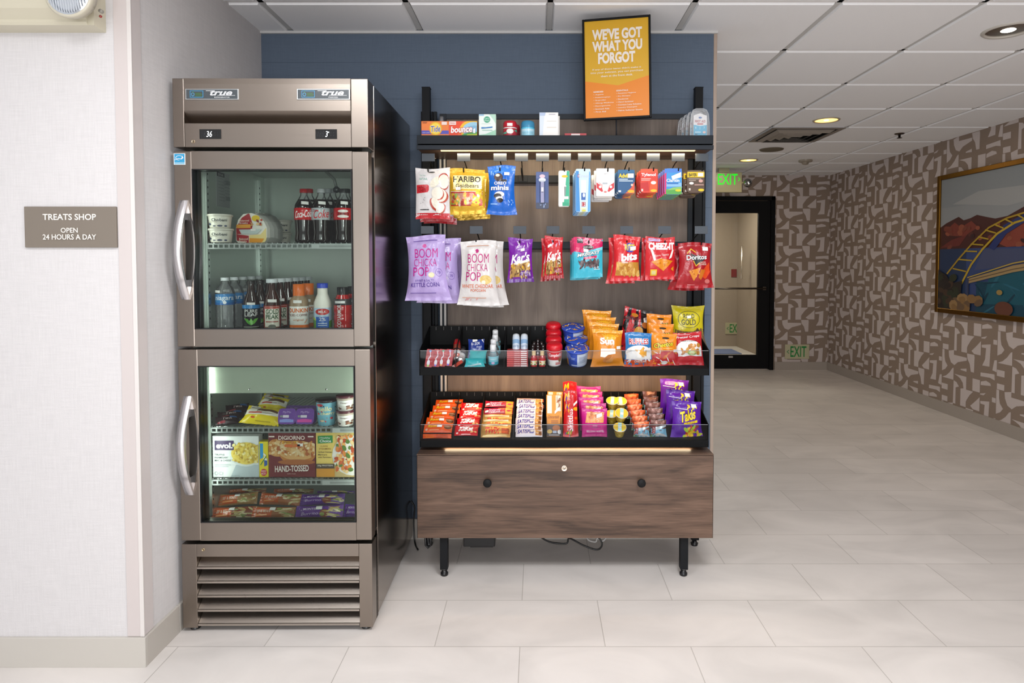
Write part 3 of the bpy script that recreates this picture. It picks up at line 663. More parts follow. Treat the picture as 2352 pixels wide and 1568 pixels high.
# kick panel with louvres
kz0 = fz(1441); kt = fz(1249); kb = fz(1278)
kp = MB(); ka, kb_ = fx(453, 0, 1350), fx(825, 0, 1350)
kp.box(0, 0, kz0, ka-.0006, BY-.004, kt, 'steel', ST, .0015); kp.box(kb_+.0006, 0, kz0, FW, BY-.004, kt, 'steel', ST, .0015); kp.box(ka, 0, kb, kb_, .05, kt, 'steel', ST, .001)
kp.box(0, BY-.03, kz0, FW, BY-.004, kt, 'matte', '151515')
kp = kp.build('kick_panel', FR); keylock(467, 1262, kp, 'key_lock', 'd0b890', .005)
L = (kb-kz0)/5
for k in range(5):
    zt = kb-L*k; o = MB()
    o.prism([(.052, zt-.001), (.050, zt-.001), (.004, zt-L*.70), (.0, zt-L*.74), (.0, zt-L*.86), (.006, zt-L*.86), (.006, zt-L*.76), (.054, zt-.004)], 'x', ka+.0005, kb_-.0005, 'satin', 'b5aca3')
    o.build('louver', kp)
for (x, y) in ((.03, .03), (FW-.03, .03), (.03, BK-.06), (FW-.03, BK-.06)):
    o = MB().lathe([(0, .018), (.006, .018), (.012, .010), (.03, .010), (.03, .001)], 'plastic', '2b2b2b', 14); o = o.build('foot', FR); o.location = (x, y, 0)
# shelves
def shelf(zf, yf, split, lipc):
    o = MB(); x0, x1 = lx0+.018, lx1-.004
    for k in range(int((x1-x0)/.02)+1):
        x = x0+k*.02; o.box(x-.0016, yf+.004, zf-.003, x+.0016, cb-.02, zf, 'satin', 'aeb4b2')
    for y in (yf+.02, (yf+cb)/2, cb-.03): o.box(x0, y-.002, zf-.006, x1, y+.002, zf-.003, 'satin', 'aeb4b2')
    o.box(x0, yf-.003, zf-.008, x1, yf+.003, zf-.003, 'plastic', lipc); o.box(x0, yf-.003, zf-.024, x1, yf+.003, zf-.019, 'plastic', lipc)
    n = 30
    for k in range(n+1):
        x = x0+(x1-x0)*k/n; o.box(x-.003, yf-.002, zf-.02, x+.003, yf+.002, zf-.007, 'plastic', lipc)
    o.box(split, yf-.006, zf-.023, x1, yf-.003, zf-.006, 'plastic', 'aeb5b2'); o.box(split+.03, yf-.0065, zf-.018, x1-.004, yf-.006, zf-.010, 'plastic', '8d9491')
    return o.build('shelf', FR)
SY = .145   # shelf front edge (local y)
zS1 = fz(557, SY); zS2 = fz(979, SY); zS3 = fz(1099, SY); zB1 = zmid1; zB2 = zfl
shelf(zS1, SY, fx(717, SY), '9da4a1'); shelf(zS2, SY, fx(760, SY), '7f8886'); shelf(zS3, SY, fx(735, SY), '8b9491')
# evaporator cover
ey = .13; ze = fz(903, ey)
o = MB(); o.box(lx0+.02, ey, ze, lx1, ey+.0015, zmid0-.002, 'liner', 'a9b5a4'); o.box(lx0+.02, ey, ze, lx1, ey+.25, ze+.002, 'liner', '98a394'); o.box(lx0+.02, ey, ze, lx0+.022, ey+.25, zmid0-.002, 'liner', '98a394')
o = o.build('evaporator_cover', FR, 'pale green metal cover panel')
for px in (573, 749):
    x, z = fr(px, 894, ey); q = MB().lathe([(0, .004), (.002, .003), (.003, .001)], 'chrome', 'cccccc', 12).build('screw', o); q.location = (x, ey, z); q.rotation_euler = (pi/2, 0, 0)
# interior paper chart, bulb thermometer
x0, x1 = lx0+.10, lx0+.19
w0 = fz(478, .35); w1 = fz(400, .35)
o = MB().box(lx0, .25, w0, lx0+.001, .36, w1, 'carton', 'b5bcbb')
S = lambda u, v, q=0: (lx0+.001+q, .25+u*.11, w0+v*(w1-w0))
o.art(S, [('r', .05, .86, .6, .98, '3a3c40'), ('t', 'true', .12, .88, .5, .96, 'c9cdcc')]+[('r', .05+.5*(k % 2), .8-.045*k, .48+.45*(k % 2), .81-.045*k, '7f8688') for k in range(15)]+[('r', .6, .66, .9, .78, '8d9596'), ('r', .55, .2, .85, .3, '8d9596')], 'carton', lift=.0006)
o.build('information_label', FR, 'grey instruction sheet stuck on the inner wall')
o = MB(); p = [fr(748, 393, .3), fr(768, 412, .3), fr(773, 432, .3)]
o.tube([(a, .3, b) for a, b in p], .006, 'plastic', '6d7470'); o.lathe([(p[2][1]-.018, .004), (p[2][1]-.014, .013), (p[2][1]-.002, .014), (p[2][1]+.006, .006)], 'plastic', '34383a', 14, p[2][0], .3)
o.build('temperature_sensor', FR, 'grey hanging sensor bulb')
# LED strips
for (z0, z1, pw) in ((zmid1+.02, z_u1+.0, .24), (z_l0+.02, z_l1-.02, .62)):
    o = MB().box(lx0+.001, BY+.012, z0, lx0+.008, BY+.022, z1, 'plastic', 'dfe6dd')
    z = z0+.03
    while z < z1 and pw > .35: o.box(lx0+.008, BY+.016, z, lx0+.0095, BY+.019, z+.004, 'lampglow', 'dfeadf'); z += .035
    o.build('led_strip', FR)
    l = bpy.data.lights.new('led_lamp', 'AREA'); l.shape = 'RECTANGLE'; l.size = .02; l.size_y = z1-z0; l.energy = pw; l.color = (.93, 1, .93)
    lo = bpy.data.objects.new('led_lamp', l); COL.objects.link(lo); lo.parent = FR; lo.location = (lx0+.014, BY+.018, (z0+z1)/2)
    lo.rotation_euler = (pi/2, 0, -1.05)
    l = bpy.data.lights.new('led_lamp', 'AREA'); l.shape = 'RECTANGLE'; l.size = .02; l.size_y = z1-z0; l.energy = pw; l.color = (.93, 1, .93)
    lo = bpy.data.objects.new('led_lamp', l); COL.objects.link(lo); lo.parent = FR; lo.location = (lx1-.006, BY+.018, (z0+z1)/2)
    lo.rotation_euler = (pi/2, 0, 1.05)
# ================================================================ wooden display stand
DCX, DHW = .1154, .6227; DY = 2.638; DL, DR = DCX-DHW, DCX+DHW
DS = empty('display_stand', 'black framed display stand with walnut drawer and two tilted trays by the blue wall', 'display stand', (0, 0, 0))
cz0, cz1 = Zp(1235.5, DY), Zp(1045, DY); CB = 2.985
o = MB(); o.box(DL+.003, DY+.018, cz0+.004, DR-.003, CB, cz1-.001, 'walnut', '', 0); o.box(DL, DY+.018, cz0+.002, DL+.003, CB, cz1, 'black_metal', '17130f'); o.box(DR-.003, DY+.018, cz0+.002, DR, CB, cz1, 'black_metal', '17130f')
o.box(DL, DY, cz1-.0005, DR, CB, cz1+.003, 'walnut', '', 0)
o.build('base_cabinet', DS)
o = MB().box(DL+.0015, DY, cz0, DR-.0015, DY+.017, cz1-.003, 'walnut', '', .001); o.box(DL, DY+.001, cz0, DL+.0015, DY+.017, cz1-.003, 'black_metal', '17130f'); o.box(DR-.0015, DY+.001, cz0, DR, DY+.017, cz1-.003, 'black_metal', '17130f')
fr_ = o.build('drawer_front', DS)
for px in (1120, 1472.5):
    x, z = at(px, 1107, DY-.01); k = MB().lathe([(0, .008), (.010, .0065), (.014, .011), (.020, .0175), (.026, .0175), (.029, .014), (.030, .001)], 'black_metal', '1c1c1d', 22).build('knob', fr_); k.location = (x, DY, z); k.rotation_euler = (pi/2, 0, 0)
x, z = at(1296, 1075, DY); k = MB().lathe([(0, .0125), (.003, .0125), (.004, .011), (.003, .009), (.003, .001)], 'chrome', 'e8dccb', 24); k.lathe([(.003, .006), (.0045, .0055), (.0045, .001)], 'chrome', 'd6c8b4', 18); k.box(-.001, -.004, .0045, .001, .004, .0052, 'matte', '1a1a1a')
k = k.build('key_lock', fr_); k.location = (x, DY, z); k.rotation_euler = (pi/2, 0, 0)
def leg(x, y):
    o = MB().box(x-.0165, y-.0165, .030, x+.0165, y+.0165, cz0+.004, 'black_metal', '1a1b1d', .002); l = o.build('leg', DS)
    f_ = MB().lathe([(0, .014), (.004, .0165), (.012, .0165), (.016, .012), (.030, .010), (.03, .001)], 'plastic', '17171a', 18); f_.lathe([(.029, .0155), (.0315, .0165)], 'satin', 'c9c9c9', 18); f_ = f_.build('levelling_foot', l); f_.location = (x, y, 0)
lX0, lX1 = Xp(1017, 2.68), Xp(1575.5, 2.68)
leg(lX0, 2.68); leg(lX1, 2.68)
PY = 2.965
pX0, pX1 = Xp(979.5, PY, 300), Xp(1604, PY, 300); pzt = Zp(201, PY)
for x in (pX0, pX1):
    o = MB().box(x-.018, PY-.012, .030, x+.018, PY+.024, pzt, 'black_metal', '17181a', .0015); o.box(x-.0195, PY-.0135, pzt-.003, x+.0195, PY+.0255, pzt, 'black_metal', '101113', .001); l = o.build('upright_post', DS)
    f_ = MB().lathe([(0, .015), (.012, .018), (.016, .012), (.03, .010), (.03, .001)], 'plastic', '17171a', 18); f_ = f_.build('levelling_foot', l); f_.location = (x, PY+.006, 0)
wz1 = Zp(262, 2.99)
wx0, wx1 = Xp(1027, 2.99), Xp(1578, 2.99)
o = MB().box(wx0, 2.992, cz1, wx1, 3.008, Zp(272, 2.99), 'panel_wood', ''); o.build('back_panel', DS, 'grey brown wood panel')
o = MB(); o.box(wx0-.01, 2.985, Zp(273, 2.985), pX1-.018, 3.01, wz1, 'black_metal', '33373d', .001); o.box(wx0-.03, 2.98, cz1+.003, wx0, 3.012, wz1, 'black_metal', '2b2e33', .001)
o.box(wx1, 2.98, cz1+.003, wx1+.022, 3.012, wz1, 'black_metal', '25282c', .001)
for x in (pX0, pX1):
    o.box(x-.03, 2.991, cz1+.003, x-.019, 3.01, Zp(256, 2.99), 'black_metal', '141518'); o.box(x+.019, 2.991, cz1+.003, x+.027, 3.01, Zp(256, 2.99), 'black_metal', '141518'); o.box(x+.030, 2.991, cz1+.003, x+.043, 3.01, Zp(256, 2.99), 'black_metal', '1d1f22')
o.build('back_frame', DS, 'slotted dark metal frame')
for px in (1012.5, 1022):
    x = Xp(px, 2.975); o = MB().tube([(x, 2.975, cz1+.003), (x, 2.975, Zp(357, 2.975))], .0055, 'plastic', 'e6e4e0', 8); o.build('power_cable', DS, 'white vertical cable tube')
o = MB(); x, z = at(978, 347, 2.9); o.tube([at(966, 341, 2.8)[:1]+(2.8,)+at(966, 341, 2.8)[1:], (x, 2.86, z), (x, 2.9, z-.02)], .004, 'plastic', '9a9a98', 6); x2, z2 = at(1008, 358, 2.95); o.tube([(x, 2.9, z-.02), ((x+x2)/2, 2.93, z-.035), (x2, 2.95, z2)], .003, 'plastic', '9a9a98', 6); o.build('light_cable', DS, 'thin grey cable under the top shelf')
# rails for the hooks
R1 = (Zp(419, 2.975), Zp(403, 2.975)); R2 = (Zp(571, 2.975), Zp(555, 2.975))
for (a, b_) in (R1, R2):
    o = MB().box(wx0-.03, 2.968, a, pX1-.02, 2.985, b_, 'black_metal', '2b2e33', .001); o.box(wx0-.03, 2.966, a-.004, pX1-.02, 2.984, a, 'black_metal', '0f1012'); o.build('hook_rail', DS)
# top shelf
SF = 2.690; sz0, szg, szt = Zp(343, SF), Zp(331.5, SF), Zp(310.5, SF)
o = MB(); o.box(DL, SF, szg+.002, DR, SF+.004, szt, 'black_metal', '23272c', .001); o.box(DL+.002, SF+.003, szt-.007, DR-.002, 2.950, szt-.001, 'black_metal', '2e3136')
o.box(DL, SF+.002, szg, DL+.004, 2.962, szt, 'black_metal', '303338'); o.box(DR-.004, SF+.002, szg, DR, 2.962, szt, 'black_metal', '303338')
o.box(DL-.001, SF-.002, sz0, DR+.001, SF+.016, szg-.003, 'black_metal', '2a2e34', .001); o.box(DL, SF+.016, sz0+.004, DR, 2.962, sz0+.010, 'walnut', '')
o.build('top_shelf', DS, 'dark grey shelf with a raised front lip')
SHZ = szt-.001
def led(x0, x1, y, z, power, w=.012, parent=DS, rot=0, vis='e8cfa8', lc=(1, .80, .52)):
    o = MB().box(x0, y-w/2, z-.004, x1, y+w/2, z, 'glow', vis); o.build('light_strip', parent, 'warm glowing light strip')
    l = bpy.data.lights.new('shelf_lamp', 'AREA'); l.shape = 'RECTANGLE'; l.size = x1-x0; l.size_y = .02; l.energy = power; l.color = lc
    lo = bpy.data.objects.new('shelf_lamp', l); COL.objects.link(lo); lo.parent = parent; lo.location = ((x0+x1)/2, y, z-.007); lo.rotation_euler = (rot, 0, 0)
led(Xp(1012, SF), Xp(1597, SF), SF+.022, sz0+.001, 4.2, rot=.9)
# hooks
PLY = 2.716
def hook(i, px, zc, rail, row, y1=2.70):
    X = Xp(px, PLY-.002); zr = (rail[0]+rail[1])/2
    e = empty('display_hook', f'{row}', 'hook', (X, 2.968, zr), group='hooks on the '+row.split(' on the ')[1][:10])
    o = MB().box(-.022, -.004, -.014, .022, 0, .016, 'black_metal', '2b2d31', .001); o.build('bracket', e)
    yy = y1-2.968; yp = PLY-2.968; zp = zc-zr; X0 = X
    o = MB().tube([(0, -.004, .006), (0, yp*.35, .016), (0, yp*.75, zp-.016), (0, yp+.004, zp-.010)], .0024, 'black_metal', '151515', 7); o.build('sign_wire', e)
    o = MB().tube([(0, -.004, -.008), (0, yy*.5, -.008), (0, yy+.012, -.004), (0, yy+.002, .012)], .0028, 'black_metal', '151515', 7); o.build('product_wire', e)
    o = MB().box(-.0275, yp-.002, zp-.0165, .0275, yp, zp+.0165, 'matte', '4b5056', .0008); o.build('tag_plate', e, 'blank grey price tag plate')
    return e
HK1 = [985, 1066, 1149, 1198, 1246, 1296, 1342, 1395, 1443, 1499, 1556, 1610]
HK2 = [982, 1094, 1194, 1270, 1352, 1439, 1526, 1610]
H1 = ['above the white apple chip pouches', 'above the yellow gummy candy bags', 'above the blue cookie bag', 'with nothing hanging from it', 'above the navy toothbrush pack', 'above the white and green card', 'above the tall light blue pack', 'above the white and red cards', 'above the blue and orange medicine cards', 'above the red medicine cards', 'above the blue and green allergy cards', 'above the brown medicine cards']
H2 = ['above the lavender popcorn bags', 'above the white popcorn bags', 'above the purple nut bag', 'above the red nut bags', 'above the pink and blue jerky bags', 'above the red cracker bite bags', 'above the red cheese cracker bags', 'above the red chip bags at the right end']
for i, px in enumerate(HK1): hook(i, px, Zp(361.5, PLY), R1, 'black wire hook on the upper rail '+H1[i])
for i, px in enumerate(HK2): hook(i, px, Zp(528, PLY), R2, 'black wire hook on the lower rail '+H2[i])
# trays
TBK = 2.955
def tray(yt, yl, yb, ytop, label):
    """pixel rows: acrylic top, lip top, lip bottom (front plane) and back top (back plane)"""
    za, zl, zb = Zp(yt, SF), Zp(yl, SF), Zp(yb, SF); zt = Zp(ytop, TBK)
    x0, x1 = DL+.004, DR-.008; zf0 = zl-.002; zf1 = zf0+.070
    o = MB(); c = '0c0d0e'
    o.box(x0, SF, zb, x1, SF+.004, zl, 'black_metal', c, .001)
    o.prism([(SF+.004, zf0-.004), (TBK, zf1-.004), (TBK, zf1), (SF+.004, zf0)], 'x', x0, x1, 'black_metal', c)
    o.box(x0, TBK, zb+.03, x1, TBK+.004, zt, 'black_metal', c)
    o.prism([(SF+.004, zb), (TBK, zb+.035), (TBK, zb+.039), (SF+.004, zb+.004)], 'x', x0, x1, 'black_metal', c)
    for xa in (x0, x1-.003): o.prism([(SF, zb), (SF, za), (TBK, zt), (TBK+.004, zt), (TBK+.004, zb+.03)], 'x', xa, xa+.003, 'black_metal', c)
    for k in range(34):
        x = x0+.03+k*.0355
        if x < x1-.02: o.box(x-.0008, TBK-.0005, zt-.02, x+.0008, TBK, zt-.004, 'plastic', '57524c')
    t = o.build('tray', DS, label)
    MB().box(x0+.003, SF+.004, zf0, x1-.003, SF+.0065, za, 'acrylic').build('front_guard', t, 'clear acrylic front')
    MB().box(x0+.003, SF+.0035, za-.0015, x1-.003, SF+.007, za, 'plastic', '9a9ea2').build('guard_edge', t)
    return t, zf0, zb, zt
tr1, TF1, TB1, zt1 = tray(805, 846, 862, 748, 'upper black tilted tray')
tr2, TF2, TB2, zt2 = tray(975, 1011, 1027, 899, 'lower black tilted tray')
SLOPE = .070/(TBK-SF-.004)
def divider(t, TF, px, h0=.055, h1=.085):
    X = Xp(px, 2.80); 
    MB().prism([(SF+.012, TF+.003), (TBK-.002, TF+.071), (TBK-.002, TF+.071+h1), (SF+.09, TF+.02+h1), (SF+.012, TF+h0)], 'x', X-.001, X+.001, 'black_metal', '1b1b1d').build('divider', t)
for px in (1052, 1124, 1160, 1218, 1256): divider(tr1, TF1, px)
for px in (1046, 1106, 1180, 1255, 1288, 1330, 1392): divider(tr2, TF2, px)
led(Xp(1030, 2.9), Xp(1580, 2.9), 2.80, TB1+.006, 3.4, rot=.75, lc=(1, .60, .30))
led(Xp(1020, 2.72), Xp(1590, 2.72), SF+.03, TB2-.0005, .9)
# cables and clips under the stand
def cable(px, Y, nm, lab, c='111111', r=.004):
    o = MB(); P = []
    for a, b_, *yy in px:
        y = yy[0] if yy else Y; x, z = at(a, b_, y); P.append((x, y, max(z, r+.0005)))
    Q = []
    for i in range(len(P)-1):
        p0 = Vector(P[max(i-1, 0)]); p1 = Vector(P[i]); p2 = Vector(P[i+1]); p3 = Vector(P[min(i+2, len(P)-1)])
        for k in range(6):
            t = k/6; Q.append(.5*((2*p1)+(p2-p0)*t+(2*p0-5*p1+4*p2-p3)*t*t+(3*p1-p0-3*p2+p3)*t**3))
    Q.append(Vector(P[-1])); Q = [Vector((q.x, q.y, max(q.z, r+.0005))) for q in Q]
    o.tube(Q, r, 'plastic', c, 8); return tag(o.build(nm), lab, 'cable')
cable([(1235, 1228, 2.88), (1262, 1244, 2.88), (1300, 1248, 2.88), (1308, 1236, 2.88), (1340, 1252, 2.86), (1372, 1262, 2.85), (1383, 1248, 2.85), (1370, 1228, 2.86)], 2.87, 'power_cable', 'black cable drooping in a loop below the walnut drawer')
cable([(1345, 1228, 2.93), (1352, 1240, 2.93), (1368, 1244, 2.93), (1372, 1236, 2.93), (1385, 1242, 2.93), (1396, 1228, 2.93)], 2.93, 'white_cable', 'coiled white cable hanging under the drawer behind the black one', 'd8d6d3', .004)
x0, z0 = at(1066, 1249, 2.8); x1, z1 = at(1138, 1225, 2.8)
o = MB().box(x0, 2.77, z0, x1, 2.85, cz0+.004, 'plastic', '141416', .004); o.box(x0+.03, 2.775, z0-.004, x1-.01, 2.82, z0, 'plastic', '0f0f10'); o.build('power_supply', DS, 'black power brick under the drawer')
o = MB(); a = at(976, 1236, 2.72); b_ = at(990, 1236, 2.72); z_ = at(983, 1258, 2.72)[1]
o.tube([(a[0], 2.72, cz0+.002), (a[0]+.004, 2.72, z_+.012), ((a[0]+b_[0])/2, 2.72, z_), (b_[0]-.002, 2.72, z_+.012), (b_[0], 2.72, cz0+.002)], .005, 'plastic', '17171a', 8); o.tube([(a[0]+.006, 2.725, cz0), ((a[0]+b_[0])/2, 2.725, z_+.014), (b_[0]-.004, 2.725, cz0)], .004, 'plastic', '3a3a3c', 6); o.build('cable_clip', DS, 'looped black cable end under the left corner')
x, z = at(944, 1180, 2.95)
cable([(944, 1150, 2.98), (952, 1165, 2.98), (950, 1200, 2.98), (953, 1245, 2.96), (960, 1262, 2.90)], 2.95, 'power_cable', 'black cord hanging between refrigerator and wooden stand')
# ================================================================ goods
def bagS(w, h, t, seed, horiz=False, pinch=.05, crimp=.09, wr=.0022, side=-1, flare=.0):
    R = random.Random(seed); W = [(R.uniform(5, 13), R.uniform(-5, 5), R.uniform(0, 6)) for _ in range(4)]; tw = R.uniform(0, 6)
    def S(u, v, o=0):
        if horiz: a, b = 2*v-1, u
        else: a, b = 2*u-1, v
        q = min(max((b-crimp)/(1-2*crimp), 0), 1); pv = sin(pi*q)**.5 if 0 < q < 1 else 0
        pu = max(0, 1-abs(a)**2.8)**.7
        k = 1-pinch*max(0, sin(pi*b))**.8+flare*(1-b)**3-flare*.4*b**2; y = side*(t/2*pv*pu+.0007+o)
        wv = sum(sin(f*a+g*b*2+p) for f, g, p in W)/4; edge = math.exp(-4*q)+math.exp(-4*(1-q))
        y += wr*wv*pv*(.6+1.4*edge)+(.0012*sin(14*a+tw) if pv == 0 else 0)*1
        if horiz: return ((u-.5)*w, y, h/2+a*k*h/2)
        return (a*k*w/2, y, v*h+.004*sin(2.2*a+tw)*(1 if b > .5 else -.6)*abs(2*b-1)**3*min(1, h*6))
    return S
def grid(mb, S, nu, nv, mt, col, rev=False):
    vs = [S(i/nu, j/nv) for j in range(nv+1) for i in range(nu+1)]; fs = []
    for j in range(nv):
        for i in range(nu):
            q = (j*(nu+1)+i, j*(nu+1)+i+1, (j+1)*(nu+1)+i+1, (j+1)*(nu+1)+i); fs.append(q[::-1] if rev else q)
    mb.add(vs, fs, mt, col, True)
def sticker(S, st, w, h, parent, cell=0):
    u, v, su, rot = (list(st)+[0])[:4]; sv = su*w/h*.62
    o = MB(); q = [(u-su/2, v-sv/2-rot*su/2), (u+su/2, v-sv/2+rot*su/2), (u+su/2, v+sv/2+rot*su/2), (u-su/2, v+sv/2-rot*su/2)]
    for c in clipgrid(q, cell, (0, 0, 1, 1)):
        o.add([S(a, b, .0032) for a, b in c], [tuple(range(len(c)))], 'carton', 'f6f4f0', cell > 0)
    return o.build('price_sticker', parent, 'small white price sticker')
def rounded(w, h, r, n=5):
    P = []
    for cx, cz, a0 in ((w/2-r, r, -pi/2), (w/2-r, h-r, 0), (-w/2+r, h-r, pi/2), (-w/2+r, r, pi)):
        for k in range(n+1):
            a = a0+pi/2*k/n; P.append((cx+r*cos(a), cz+r*sin(a)))
    return P
def pack(name, cat, label, rect, Y, art, base='ffffff', kind='bag', t=.035, mt=None, copies=(), lean=0, yaw=0, roll=0, st=None, zb=None, group=None, seed=1, pinch=.05, crimp=.09, side=None, rad=.012, wr=.0030, flare=None, part='pouch', labels=None, blister=None):
    x0, y0, x1, y1 = rect; cxp = (x0+x1)/2; X, z0 = at(cxp, y1, Y)
    if zb is not None: z0 = zb
    w = (x1-x0)*Y/F; zt = Zp(y0, Y)
    h = zt-z0
    if lean:
        lo, hi = .01, .6
        for _ in range(30):
            m_ = (lo+hi)/2; yy = Y+m_*sin(lean); 
            if z0+m_*cos(lean) < Zp(y0, yy): lo = m_
            else: hi = m_
        h = lo
    mt = mt or {'bag': 'film', 'bar': 'film', 'card': 'carton', 'box': 'carton'}[kind]
    o = MB(); cell = 0
    if kind in ('bag', 'bar'):
        hz = kind == 'bar'; fl = (.07 if not hz and pinch > .03 else 0) if flare is None else flare; pinch = pinch*1.5; S = bagS(w, h, t, seed, hz, pinch, crimp, wr, -1, fl); Bk = bagS(w, h, t, seed, hz, pinch, crimp, wr, 1, fl)
        n = max(10, min(26, int(w/.008))); m_ = max(10, min(30, int(h/.008)))
        grid(o, S, n, m_, mt, base); grid(o, Bk, n, m_, mt, side or base, True); cell = 1/16 if max(w, h) > .09 else 1/10
        # saw-cut seals as fine ribs
        o.art(S, art, mt, cell)
    elif kind == 'card':
        P = rounded(w, h, min(rad, w*.3)); o.prism(P, 'y', -t/2, t/2, mt, side or base); S = lambda u, v, q=0: ((u-.5)*w, -t/2-q, v*h)
        if side: o.art(S, [('p', base, [c for p in P for c in (p[0]/w+.5, p[1]/h)])], mt, lift=.0002)
        # keep the print inside the rounded outline
        o.art(S, art, mt, win=(.015, .01, .985, .99), lift=.00035)
    else:
        o.box(-w/2, 0, 0, w/2, t, h, mt, side or base, .0012); S = lambda u, v, q=0: ((u-.5)*w, -q, v*h)
        o.art(S, [('r', .008, .008, .992, .992, base)], mt, lift=.0003); o.art(S, art, mt, win=(.008, .008, .992, .992), lift=.0004)
    lab = lambda i, n: (labels[i] if labels else (label if n == 1 else f'{label}, {ORD[i] if i < n-1 or n < 2 else "rearmost"}'))
    N = 1+len(copies); rot = (-lean, roll, yaw)
    if N > 1 and not group: group = name.replace('_', ' ')+'s, '+' '.join((label or labels[0]).split()[:5])
    if st or blister:
        r = empty(name, lab(0, N), cat, (X, Y, z0), rot, group); o.build(part, r)
        if st: sticker(S, st, w, h, r, cell)
        if blister:
            u0, v0, u1, v1, d, c, bm_ = blister; q = MB(); q.box((u0-.5)*w, -t/2-d, v0*h, (u1-.5)*w, -t/2-.0004, v1*h, bm_, c, .004); q.build('blister', r, 'clear plastic blister')
    else:
        r = o.build(name); tag(r, lab(0, N), cat, group); r.location = (X, Y, z0); r.rotation_euler = rot
    for i, c in enumerate(copies):
        dx, dy, dz, dyaw, droll = (list(c)+[0]*5)[:5]
        dup(r, (X+dx, Y+dy, z0+dz), (-lean, roll+droll, yaw+dyaw), lab(i+1, N))
    return r
def cylS(R, z0, z1, span=pi*.96, R1=None, rot=0):
    R1 = R if R1 is None else R1
    def S(u, v, o=0):
        a = (u-.5)*span+rot; r = R+(R1-R)*v+o; return (r*sin(a), -r*cos(a), z0+v*(z1-z0))
    return S
def round_thing(name, cat, label, x, Y, z, parts, copies=(), group=None, labels=None, rot=(0, 0, 0), st=None):
    """parts: (part name, [(z, r, mat, col)...], mat, col, art or None, (R0, z0, z1, R1), part label)"""
    rot = (rot[0], rot[1], rot[2]-math.atan2(x, Y)*.85)
    if copies and not group: group = name.replace('_', ' ')+'s, '+' '.join((label or labels[0]).split()[:5])
    r = empty(name, labels[0] if labels else label, cat, (x, Y, z), rot, group)
    for p in parts:
        nm, prof, mt, col, art, win, pl = (list(p)+[None]*7)[:7]
        o = MB().lathe(prof, mt, col, 28)
        if art: o.art(cylS(win[0], win[1], win[2], R1=win[3] if len(win) > 3 else None), art, mt if mt not in ('pet',) else 'plastic', 1/14)
        o.build(nm, r, pl)
    if st:
        R, z0, z1, u0, u1 = st; o = MB(); S = cylS(R+.0015, z0, z1)
        for q in clipgrid([(u0, .1), (u1, 0), (u1, .9), (u0, 1)], 1/14, (0, 0, 1, 1)): o.add([S(a, b) for a, b in q], [tuple(range(len(q)))], 'carton', 'f6f4f0', True)
        o.build('price_sticker', r, 'small white price sticker')
    for i, c in enumerate(copies):
        dx, dy, dz = c[:3]; dup(r, (x+dx, Y+dy, z+dz), (rot[0], rot[1], rot[2]+(c[3] if len(c) > 3 else 0)), labels[i+1] if labels else f'{label}, {ORD[i+1]}')
    if not labels and copies: r['label'] = f'{label}, {ORD[0]}'
    return r
W_ = 'ffffff'
def pyz(z, Y):
    'row of the frame where height z at distance Y lands'
    d = z-CH; return CY-F*(d*cos(PT)+Y*sin(PT))/(Y*cos(PT)-d*sin(PT))
# ---------------------------------------------------------------- top shelf
YT = 2.71
ZS = SHZ+.001
pack('detergent_box', 'box', 'orange laundry detergent box with yellow circle at the left end of the top shelf', (968, 278, 1031, 310), YT, [
 ('r', 0, 0, 1, .12, 'f0813c'), ('r', 0, .14, 1, .38, '5350b8'), ('e', .52, .5, .235, .47, 'f7c416'), ('e', .52, .5, .18, .36, 'fbe04e'), ('e', .52, .5, .13, .26, 'fdd23a'), ('o', .52, .5, .235, .47, .12, 'f0a818'),
 ('t', 'Tide', .33, .26, .70, .70, W_, .12, .15, .035), ('t', 'Tide', .345, .28, .69, .68, '2c3f9c', .12, .15, .01), ('r', .74, .74, .93, .95, 'f3dfd8'), ('t', 'DEEP CLEAN', .04, .2, .3, .26, 'c9c4ea'), ('r', .05, .9, .22, .93, '8a3d1c'), ('r', .05, .85, .2, .87, '8a3d1c')], 'f2812f', 'box', .09, zb=ZS, side='e87428')
pack('dryer_sheet_box', 'box', 'orange and green dryer sheet box next to the detergent box', (1031, 278, 1096, 310), YT, [
 ('p', 'f04a22', [0, 0, 0, 1, .5, 1, .3, 0]), ('e', .85, .45, .47, .62, 'f9c22c'), ('e', .88, .42, .40, .52, '9fd0e8'), ('e', .9, .3, .38, .4, '7fb7d8'), ('p', '4c9c4c', [.45, .05, 1, .05, 1, .28, .7, .24, .5, .14]), ('p', 'b5c72e', [.62, 0, 1, 0, 1, .15, .65, .12]), ('p', 'f4f6f8', [.86, .2, .93, .2, .93, .55, .86, .45]),
 ('t', 'bounce', .06, .20, .84, .70, 'd93a1e', .10, .1, .07), ('t', 'bounce', .075, .235, .825, .67, W_, .10, .1, .03), ('r', .02, .74, .26, .97, 'fbe9e4'), ('t', 'FRESH', .05, .8, .23, .9, 'd4402c')], 'f2692a', 'box', .09, zb=ZS, side='cf8a3c')
o = round_thing('small_bottle', 'bottle', 'clear silver capped bottle standing behind the orange detergent box', Xp(1016, 2.86), 2.86, SHZ+.001, [('bottle', [(0, .001), (0, .018), (.055, .018), (.065, .008)], 'plastic', 'e8e8ea'), ('cap', [(.062, .0095), (Zp(269, 2.86)-SHZ, .0105), (Zp(269, 2.86)-SHZ, .001)], 'satin', 'd8d8da')])
